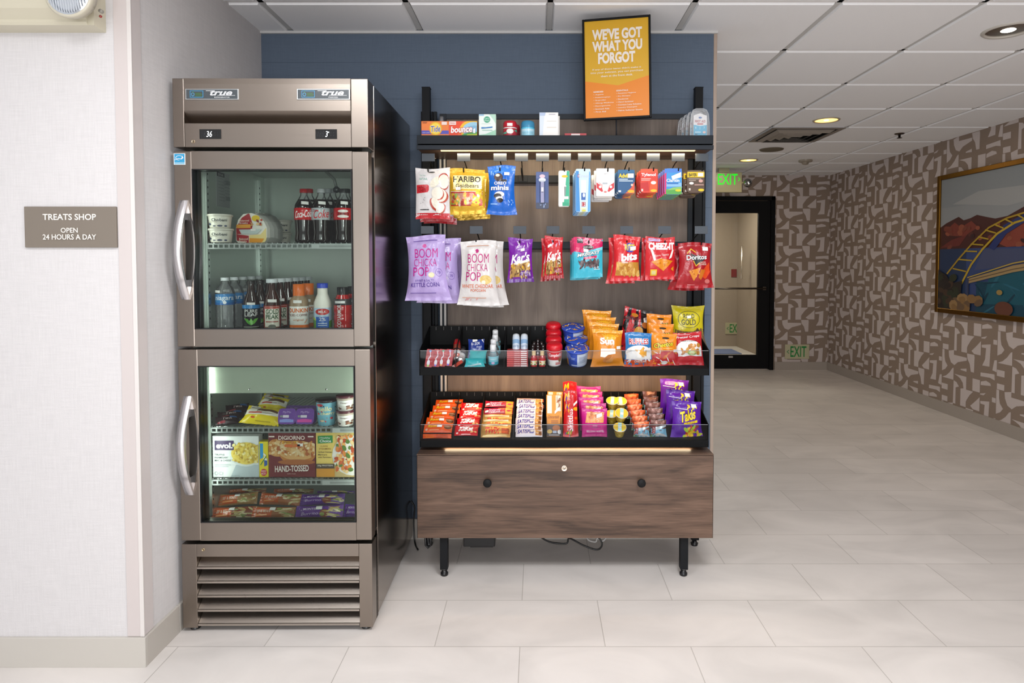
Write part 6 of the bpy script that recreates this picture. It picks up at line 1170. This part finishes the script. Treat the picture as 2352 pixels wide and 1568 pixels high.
# domed snack trays
def snacktray(px0, px1, Y, lab):
    x0, z0 = at(px0, 556, Y); x1 = Xp(px1, Y); w = (x1-x0); h = Zp(489, Y)-zA; r = empty('snack_tray', lab, 'snack tray', ((x0+x1)/2, Y, zA), (0, 0, -.25))
    P = [(-w/2, .01), (-w/2+.01, 0), (w/2-.02, 0), (w/2, .02), (w/2, h*.5), (w*.40, h*.72), (w*.22, h*.92), (0, h), (-w*.25, h*.97), (-w*.42, h*.78), (-w/2, h*.5)]
    o = MB().prism(P, 'y', 0, .018, 'carton', 'e9e6dc'); S = lambda u, v, q=0: ((u-.5)*w, -q, v*h)
    o.art(S, [('p', 'a8242c', [.01, .5, .2, .85, .40, .98, .45, .98, .55, .62, .5, .3, .02, .3]), ('r', .02, .50, .48, .62, 'e8a43a'), ('p', 'a8242c', [.03, .08, .35, .01, .42, .01, .42, .24, .02, .3]), ('p', 'efd890', [.44, .01, .92, .01, .98, .1, .98, .5, .8, .28, .44, .26]), ('p', 'e89a1e', [.44, .01, .84, .01, .92, .14, .44, .16]), ('t', 'Balanced', .13, .72, .44, .78, 'f4dcc8'), ('t', 'Breaks', .13, .64, .4, .70, 'f4dcc8'), ('t', 'Balanced', .12, .1, .40, .17, 'f4dcc8'), ('t', 'Breaks', .12, .03, .36, .09, 'f4dcc8'), ('e', .66, .82, .13, .1, 'e8c42a'), ('k', 10, .5, .6, .85, .78, .05, .03, ['8a2a24', 'c89a5c', 'b8482c', 'e0c08c'], 5), ('p', 'c4d0ce', [.12, .45, .85, .45, .7, .3, .2, .3]), ('r', .50, .40, .66, .47, 'f0eeea')], 'carton', lift=.0004)
    o.build('sleeve', r, 'printed cardboard sleeve')
    o = MB(); o.prism([(p[0]*.98, .002+p[1]*.97) for p in P], 'y', .0185, .045, 'plastic', 'd4d6d0'); o.build('plastic_tray', r); return r
for i, (a, b_, Y, l) in enumerate(((536, 620, 2.47, 'domed cheese and nut snack tray, frontmost'), (551, 628, 2.53, 'domed cheese and nut snack tray, second from the front'), (560, 634, 2.59, 'domed cheese and nut snack tray, third from the front'), (572, 640, 2.65, 'domed cheese and nut snack tray, rearmost'))): snacktray(a, b_, Y, l)
# lower shelf of the refrigerator
WB = [(0, .86), (.02, .97), (.10, 1), (.14, .93), (.18, 1), (.24, .94), (.30, 1), (.36, .94), (.42, 1), (.48, .94), (.52, .98), (.70, 1), (.80, .84), (.88, .42), (.93, .36)]
fb('water_bottle', 'bottle', ['clear water bottle with blue label, '+k for k in ('frontmost', 'second from the front', 'third from the front', 'fourth from the front', 'rearmost')], 516, 2.47, zB, 637, 42, WB, 'pet', 'ffffff', (.50, .70, 1.0, '3a84c4', [('r', 0, 0, 1, .2, '2f6ab0'), ('t', 'niagara', .15, .3, .82, .85, 'eaf4fb'), ('e', .5, .22, .06, .14, 'e8ecf0')]), (.94, .44, 'e6ebee'), [(.0, .075, 0), (-.0, .15, 0), (0, .225, 0), (0, .30, 0)], (.98, .72, .77, .1, .35))
TB = [(0, .9), (.03, 1), (.48, 1), (.62, .86), (.78, .45), (.90, .36), (.94, .36)]
fb('tea_bottle', 'bottle', ['dark tea bottle with black label and green leaf, front', 'dark tea bottle directly behind the leaf labelled one', 'dark tea bottle third in the leaf labelled row'], 576, 2.46, zB, 644, 38, TB, 'gloss', '2a120a', (.09, .53, 1.0, '17181c', [('r', 0, .84, 1, 1, '2e86c8'), ('t', 'PURE', .25, .66, .75, .8, 'e4e4e0'), ('t', 'LEAF', .25, .5, .75, .64, 'e4e4e0'), ('p', '58a83a', [.5, .1, .36, .2, .22, .42, .38, .38, .5, .2]), ('p', '6cbc44', [.5, .1, .64, .2, .78, .42, .62, .38, .5, .2]), ('p', '7acb50', [.5, .1, .44, .28, .5, .42, .56, .28]), ('r', .2, .02, .8, .05, 'a9a9a4')]), (.93, .48, '1c1513'), [(0, .08, 0), (0, .16, 0)], (1.0, .53, .58, .35, .65))
fb('tea_bottle', 'bottle', ['amber tea bottle with white cap and cream label, '+k for k in ('frontmost', 'second from front', 'third from front', 'fourth from front', 'fifth from front', 'rearmost')], 624, 2.46, zB, 640, 38, TB, 'gloss', '3a160a', (.08, .50, 1.0, '8a2418', [('r', .2, .05, .8, .95, 'ece6d6'), ('t', 'GOLD', .26, .62, .76, .84, '2f5a34', 0, 0, .02), ('t', 'PEAK', .26, .4, .76, .6, '2f5a34', 0, 0, .02), ('r', .22, .86, .78, .94, 'b83a2c'), ('r', .26, .26, .74, .3, 'a83a2c'), ('e', .5, .06, .14, .1, '7a7a70')]), (.925, .68, 'dfe4e8'), [(0, .075, 0), (0, .15, 0), (0, .225, 0), (0, .30, 0), (0, .375, 0)], (1.0, .56, .62, .35, .68))
DB = [(0, .9), (.03, 1), (.60, 1), (.68, .92), (.74, .66), (.80, .58), (.94, .56)]
fb('iced_coffee_bottle', 'bottle', ['tan iced coffee bottle with orange cap, front one', 'tan iced coffee bottle with orange cap, rear one'], 686, 2.465, zB, 652, 42, DB, 'plastic', 'a58a6c', (.07, .54, 1.0, 'f3efe8', [('r', 0, 0, 1, .17, 'e8701e'), ('t', "DUNKIN'", .12, .72, .88, .92, 'e8701e', 0, 0, .03), ('t', 'ICED COFFEE', .14, .56, .82, .66, '7a3a2c'), ('t', 'original', .3, .34, .65, .44, 'd88a5c'), ('l', 'e8701e', .02, [.7, .25, .8, .42])]), (.72, .64, 'e8701e'), [(.004, .085, 0)], (.95, .60, .67, .3, .6),
   extra=[('cap_seal', [(.001, .001)]*2, 'plastic', 'f2ece4')][:0])
MBt = [(0, .9), (.03, 1), (.46, 1), (.60, .98), (.70, .76), (.78, .58), (.90, .56)]
fb('milk_bottle', 'bottle', ['white milk bottle with blue cap among the front bottles'], 740, 2.465, zB, 650, 40, MBt, 'plastic', 'f1ede2', (.09, .50, 1.0, 'b8d4e8', [('p', '5a9c3c', [0, .0, 1, 0, 1, .4, .7, .3, .3, .34, 0, .42]), ('p', 'c8d83a', [0, .42, .3, .36, .1, .56]), ('e', .5, .8, .27, .16, 'c8302c'), ('t', 'MILK', .36, .74, .64, .86, 'f4eeea'), ('r', .26, 0, .74, .55, '2a62b8'), ('t', '2%', .38, .34, .62, .52, 'f0f4fa'), ('r', .34, .1, .66, .14, 'cfdcf0'), ('r', .34, .2, .66, .24, 'cfdcf0')]), (.90, .62, '2a48c0'))
RB = [(0, .84), (.03, .96), (.14, 1), (.17, .93), (.20, 1), (.36, 1), (.39, .93), (.42, 1), (.56, 1), (.62, .96), (.72, .84), (.78, .72), (.84, .60)]
fb('sports_drink_bottle', 'bottle', ['red sports drink bottle with black cap, front right corner', 'red sports drink bottle with black cap behind the corner one', 'red sports drink bottle rearmost at the right edge'], 786, 2.46, zB, 659, 40, RB, 'gloss', 'b81c1e', (.60, .74, .99, '3a3438', [('r', .2, .3, .6, .7, 'e4e4e4')]), (.82, .62, '1e1d1f'), [(.018, .08, 0), (.03, .16, 0)], None,
   extra=[('side_label', [(.005, .001), (.005, .0012)], 'plastic', '1d1b1e', [('tv', 'BODYARMOR', .30, .04, .46, .96, 'e8e4e4')], (.0345, .008, .11))])
# ---- freezer, top shelf
def fp(name, cat, lab, rect, Y, art, base, zb, kind='bag', **k): return pack(name, cat, lab, rect, Y, art, base, kind, zb=zb, **k)
DK = [('t', 'Twix', .3, .45, .7, .75, 'b8a8a8', 0, .2), ('r', .08, .1, .4, .3, '7a2430'), ('p', '3a5a8c', [.6, .6, .9, .6, .9, .85, .6, .85])]
for i, (rc, Y, l, yw) in enumerate((((498, 955, 548, 977), 2.43, 'dark ice cream bar wrapper, front bottom at far left', .5), ((504, 943, 560, 968), 2.47, 'dark ice cream bar wrapper in the middle of the left pile', .55), ((522, 928, 572, 955), 2.52, 'dark ice cream bar wrapper on top at the rear of left pile', .5))):
    fp('ice_cream_bar', 'ice cream', l, rc, Y, DK, '2a1c20', zC+.012*i, 'bar', t=.022, lean=.9, yaw=yw, seed=90+i)
YC = [('r', 0, 0, 1, .42, 'e8d21e'), ('p', 'f2ede0', [0, .45, 1, .5, 1, .8, .3, .9, 0, .7]), ('e', .62, .72, .30, .14, '4a3426'), ('e', .62, .76, .29, .12, '6a4c34'), ('e', .62, .66, .30, .05, 'f0ead8'), ('p', 'c8382c', [.1, .52, .5, .56, .5, .64, .12, .6]), ('e', .3, .3, .06, .04, 'd83a2c'), ('r', .4, .12, .8, .16, 'b8a41a'), ('r', .1, .8, .36, .98, 'e9e4da'), ('t', 'TOLL', .14, .9, .32, .95, '4a3a34'), ('t', 'HOUSE', .14, .83, .34, .88, '4a3a34')]
for i, (rc, Y, l) in enumerate((((548, 936, 640, 978), 2.43, 'yellow and white ice cream cookie pack, frontmost'), ((582, 913, 652, 960), 2.50, 'yellow and white ice cream cookie pack, middle'), ((592, 905, 655, 940), 2.56, 'yellow and white ice cream cookie pack, rearmost'))):
    fp('ice_cream_pack', 'ice cream', l, rc, Y, YC, 'e8cf22', zC+.022*i, t=.03, lean=.75, yaw=-.12, seed=95+i, roll=.08)
MO = lambda c: [('r', .04, .04, .96, .96, '6a3c9c'), ('r', .1, .12, .9, .3, c), ('e', .5, .24, .36, .1, c), ('t', 'My/Mo', .26, .66, .72, .84, 'c8b0e0', 0, .1), ('r', .28, .42, .62, .58, 'e4dcec'), ('r', .12, .44, .26, .56, '8a9a8c')]
for i, (rc, Y, c, l) in enumerate((((641, 938, 681, 978), 2.435, '8c9ae0', 'purple ice cream tub with blue centre, front left of the four'), ((681, 938, 723, 978), 2.435, 'd84aa8', 'purple ice cream tub with pink centre, front right of the four'), ((658, 931, 698, 965), 2.52, '8c9ae0', 'purple ice cream tub behind left of the four'), ((695, 931, 730, 965), 2.52, 'd84aa8', 'purple ice cream tub behind right of the four'))):
    fp('ice_cream_tub', 'ice cream', l, rc, Y, MO(c), '7a4ca8', zC+(.004 if i > 1 else 0), 'card', t=.03, lean=.25, rad=.014, mt='plastic')
Y = 2.44; h = Zp(915, Y)-zC; R = 24*Y/F
round_thing('ice_cream_cup', 'ice cream', 'tall light blue ice cream cup with cherry print and dark lid', Xp(746, Y), Y, zC, [('cup', [(0, .001), (0, R*.78), (h*.92, R*.96)], 'carton', '7fc0d4', [('t', 'hello', .2, .62, .7, .82, 'f2e8b0', 0, .1, .02), ('t', 'cherry', .3, .42, .84, .58, 'f2e8b0', 0, .1, .02), ('e', .2, .5, .06, .05, 'b8242c'), ('e', .7, .3, .06, .05, 'b8242c'), ('e', .35, .2, .09, .05, 'd8c8a8'), ('e', .28, .88, .12, .06, 'c8303a'), ('k', 8, .1, .1, .9, .9, .03, .02, ['c8303a', '3a2420'], 4)], (R*.785, .002, h*.92, R*.965)), ('lid', [(h*.9, R*.96), (h*.92, R*1.03), (h, R*1.02), (h, .001)], 'plastic', '2a1c20')])
Y = 2.43; R = 20.5*Y/F; h = (Zp(905, Y)-zC)/2
round_thing('ice_cream_cup', 'ice cream', '', Xp(790, Y), Y, zC, [('cup', [(0, .001), (0, R*.82), (h*.84, R*.96)], 'carton', 'ece8e2', [('e', .45, .6, .3, .2, 'f8f6f2'), ('t', 'Haagen', .28, .55, .62, .68, '6a2a34'), ('k', 10, .15, .15, .85, .4, .07, .08, ['6a3c28', '8a5434', '4a2a1c'], 5), ('r', 0, .84, 1, 1, 'b8a898')], (R*.825, .002, h*.84, R*.965)), ('lid', [(h*.83, R*.96), (h*.85, R*1.04), (h*.97, R*1.02), (h*.98, .001)], 'plastic', '5a2430')], [(.0, 0, h*.985, .1)], labels=['small cream ice cream cup with maroon lid, lower of the stacked pair', 'small cream ice cream cup with maroon lid, upper of the stacked pair'])
# ---- freezer, frozen meal boxes
def mb_(name, lab, rect, art, base, Y=2.42, side=None, t=.035, **k): return fp(name, 'frozen food box', lab, rect, Y, art, base, zD, 'box', t=t, side=side or base, **k)
mb_('frozen_meal_box', 'white macaroni and cheese box with purple logo patch', (489, 1001, 596, 1101), [('p', 'b9c8cc', [.38, .0, 1, 0, 1, .3, .62, .33, .5, .3]), ('e', .72, .56, .36, .30, 'd8e2e0'), ('e', .73, .58, .33, .27, 'e8d060'), ('k', 90, .44, .36, 1, .82, .035, .03, ['f0dc78', 'd8b83c', 'f4e8a0', 'c8a43a', 'e8cc58'], 8), ('r', .05, .66, .46, .89, '3e2a5c'), ('t', 'evol.', .08, .70, .44, .84, 'f6f4f8', 0, 0, .04), ('t', 'TRUFFLE', .05, .53, .26, .57, '5a6468'), ('t', 'PARMESAN', .05, .46, .32, .50, '5a6468'), ('t', 'MAC & CHEESE', .05, .39, .40, .43, '5a6468'), ('r', .05, .3, .4, .31, 'a0acb0'), ('r', .05, .26, .35, .27, 'a0acb0'), ('o', .08, .1, .04, .045, .2, '8a9498'), ('o', .18, .1, .04, .045, .2, '8a9498'), ('t', 'NET WT 8 OZ', .42, .03, .58, .055, '8a9498')], 'e4eae9')
mb_('frozen_food_box', 'narrow yellow and blue box between the white and maroon boxes', (596, 1014, 617, 1101), [('p', '2a9cd8', [.1, .5, .45, .56, .45, .95, .1, .95]), ('p', '2a5ca8', [.55, .3, .9, .34, .9, .55, .55, .5]), ('l', 'f4f0e0', .06, [.5, .66, .75, .6, .5, .52, .85, .5]), ('l', '3a8a3c', .04, [.15, .35, .8, .6]), ('e', .5, .14, .36, .10, 'c8303a'), ('t', 'RED', .25, .15, .75, .2, 'f6dcd8'), ('t', 'BOX', .25, .08, .75, .13, 'f6dcd8'), ('r', .1, .0, .9, .03, 'd8c41a')], 'e8d81e')
mb_('frozen_pizza_box', 'maroon frozen pizza box with cheese slice picture', (617, 993, 726, 1101), [('e', .2, .66, .24, .2, 'd09a54'), ('e', .62, .55, .40, .27, 'c07a34'), ('e', .62, .6, .42, .22, 'd8a868'), ('k', 80, .2, .5, .98, .8, .05, .025, ['e8cc9c', 'c8803c', 'e2bc80', 'b0602c', 'f0dcb4'], 9), ('k', 26, .02, .52, .3, .84, .04, .03, ['e0b070', 'c07a34', 'e8cc9c'], 4), ('e', .6, .34, .40, .06, 'a8622c'), ('r', .2, .83, .8, .99, '6e1e24'), ('t', 'DIGIORNO', .22, .84, .78, .93, 'f2e4da', 0, 0, .015), ('r', .3, .755, .7, .81, 'e4a41e'), ('t', 'PERSONAL SIZE', .33, .77, .67, .797, '5a1c20'), ('p', 'd86a2c', [.34, .68, .68, .68, .68, .74, .34, .74]), ('t', 'HAND-TOSSED', .14, .13, .86, .27, 'f2e8e0', .03, 0, .02), ('t', 'style crust', .40, .07, .58, .095, 'd8b8b0'), ('r', .02, .9, .14, .93, 'e8d8d0'), ('r', .85, .9, .97, .93, 'e8d8d0')], '6e1e24', st=(.68, .735, .12))
mb_('frozen_meal_box', 'yellow edged chicken meal box with green logo at right', (726, 991, 820, 1101), [('r', 0, 0, .46, 1, 'e8cc6c'), ('r', 0, 0, .46, .22, 'd8962c'), ('r', .46, 0, 1, .12, 'c8b078'), ('e', .9, .48, .5, .44, 'e9e4dc'), ('k', 90, .48, .12, 1, .92, .06, .04, ['d8823c', 'e8a860', 'b84a24', 'f0dcb4', '5a7a34', 'c8602c', 'e8c890'], 10), ('p', '2a8a44', [.05, .74, .42, .76, .42, .92, .05, .91]), ('t', 'Healthy', .1, .84, .36, .885, 'f2f6f2', 0, .1), ('t', 'Choice', .1, .77, .38, .83, 'f2f6f2', 0, .1, .02), ('t', 'CAFE', .12, .67, .3, .7, 'a87a2c'), ('t', 'STEAMERS', .08, .61, .38, .645, 'a87a2c'), ('t', 'Grilled Chicken', .06, .54, .4, .575, '4a3a24'), ('t', 'Marinara', .06, .485, .28, .515, '4a3a24'), ('t', 'with Parmesan', .06, .43, .38, .46, '4a3a24'), ('r', .0, .2, .46, .30, '4a4034'), ('t', '20g PROTEIN', .04, .24, .42, .28, 'e8e0d0')], 'e2c676')
# ---- freezer floor: burritos
def burr(rc, Y, base, l, sd, kind, zz=0, yw=0, food=('d8c890', 'b8a060', '8a9a4c', 'e8dcb0')):
    a = {'o': [('r', .0, .1, .5, .9, 'c85a24'), ('t', 'BEEF & BEAN', .06, .5, .46, .72, 'e8d8c0'), ('r', .08, .25, .4, .34, 'e8a060')], 'p': [('r', .0, .05, .62, .95, '5e2c90'), ('t', 'EL MONTEREY', .06, .66, .56, .82, 'e4d8ec'), ('t', 'Burrito', .12, .3, .5, .5, 'd8c4e8', 0, .2), ('e', .62, .4, .1, .3, '8a4a34')]}[kind]
    fp('frozen_burrito', 'frozen burrito', l, rc, Y, a+[('k', 14, .55, .15, .95, .85, .05, .14, list(food), sd)], base, zE+zz, 'bar', t=.035, lean=.55, yaw=yw, seed=sd, part='wrapper', st=(.5, .8, .13))
B = [((486, 1163, 578, 1190), 2.42, '8a4426', 'red brown burrito wrapper, front row, far left', 'o', 0, .1), ((574, 1163, 676, 1190), 2.42, 'a0622e', 'orange brown burrito wrapper, front row, second from left', 'o', 0, -.05), ((678, 1160, 786, 1190), 2.42, '6a3a98', 'purple burrito wrapper, front row, third from left', 'p', 0, .08), ((786, 1158, 850, 1190), 2.43, '5a4aa8', 'blue purple burrito wrapper, front row at the right edge', 'p', 0, -.1),
     ((503, 1132, 588, 1165), 2.49, 'a8804c', 'tan and orange burrito wrapper, upper row, far left', 'o', .030, .2), ((592, 1132, 690, 1164), 2.49, 'a8673a', 'orange burrito wrapper, upper row, second from left', 'o', .030, -.1), ((688, 1134, 790, 1166), 2.49, '5c3490', 'purple burrito wrapper, upper row, third from left', 'p', .030, .05),
     ((520, 1122, 610, 1150), 2.58, '8c4a2c', 'dark orange burrito wrapper, rear row, left', 'o', .045, .1), ((628, 1122, 720, 1150), 2.58, '7a4a30', 'brown burrito wrapper, rear row, middle', 'o', .045, .0), ((728, 1128, 815, 1156), 2.58, '5a3a88', 'purple burrito wrapper, rear row, right', 'p', .045, .0)]
for i, (rc, Y, c, l, k, zz, yw) in enumerate(B): burr(rc, Y, c, l, 110+i, k, zz, yw)
# ---------------------------------------------------------------- repeats built one by one share a group too
from collections import defaultdict
_g = defaultdict(list)
for o in bpy.data.objects:
    if o.parent is None and 'label' in o and o.get('kind') != 'structure': _g[o.name.split('.')[0]].append(o)
_PH = {'soda_bottle': 'soda bottles on the middle shelf of the refrigerator', 'snack_tray': 'domed snack trays on the middle shelf', 'frozen_burrito': 'burritos on the freezer floor', 'fruit_cup': 'yellow fruit cups in the lower tray', 'pasta_cup': 'blue pasta cups in the upper tray', 'toothbrush': 'wrapped toothbrushes in the upper tray', 'tissue_pack': 'flat red and white packs in a stepped stack', 'first_aid_kit': 'first aid kits on the top shelf', 'recessed_downlight': 'recessed ceiling downlights', 'ice_cream_bar': 'dark ice cream bars on the freezer shelf', 'ice_cream_pack': 'yellow ice cream cookie packs', 'ice_cream_tub': 'purple ice cream tubs', 'deodorant_stick': 'deodorant sticks on the top shelf', 'lotion_tube': 'small tubes in the upper tray', 'wipes_packet': 'teal wipe packets', 'exit_sign': 'green exit signs down the hall'}
for k, os_ in _g.items():
    if k in _PH:
        for o in os_: o['group'] = _PH[k]
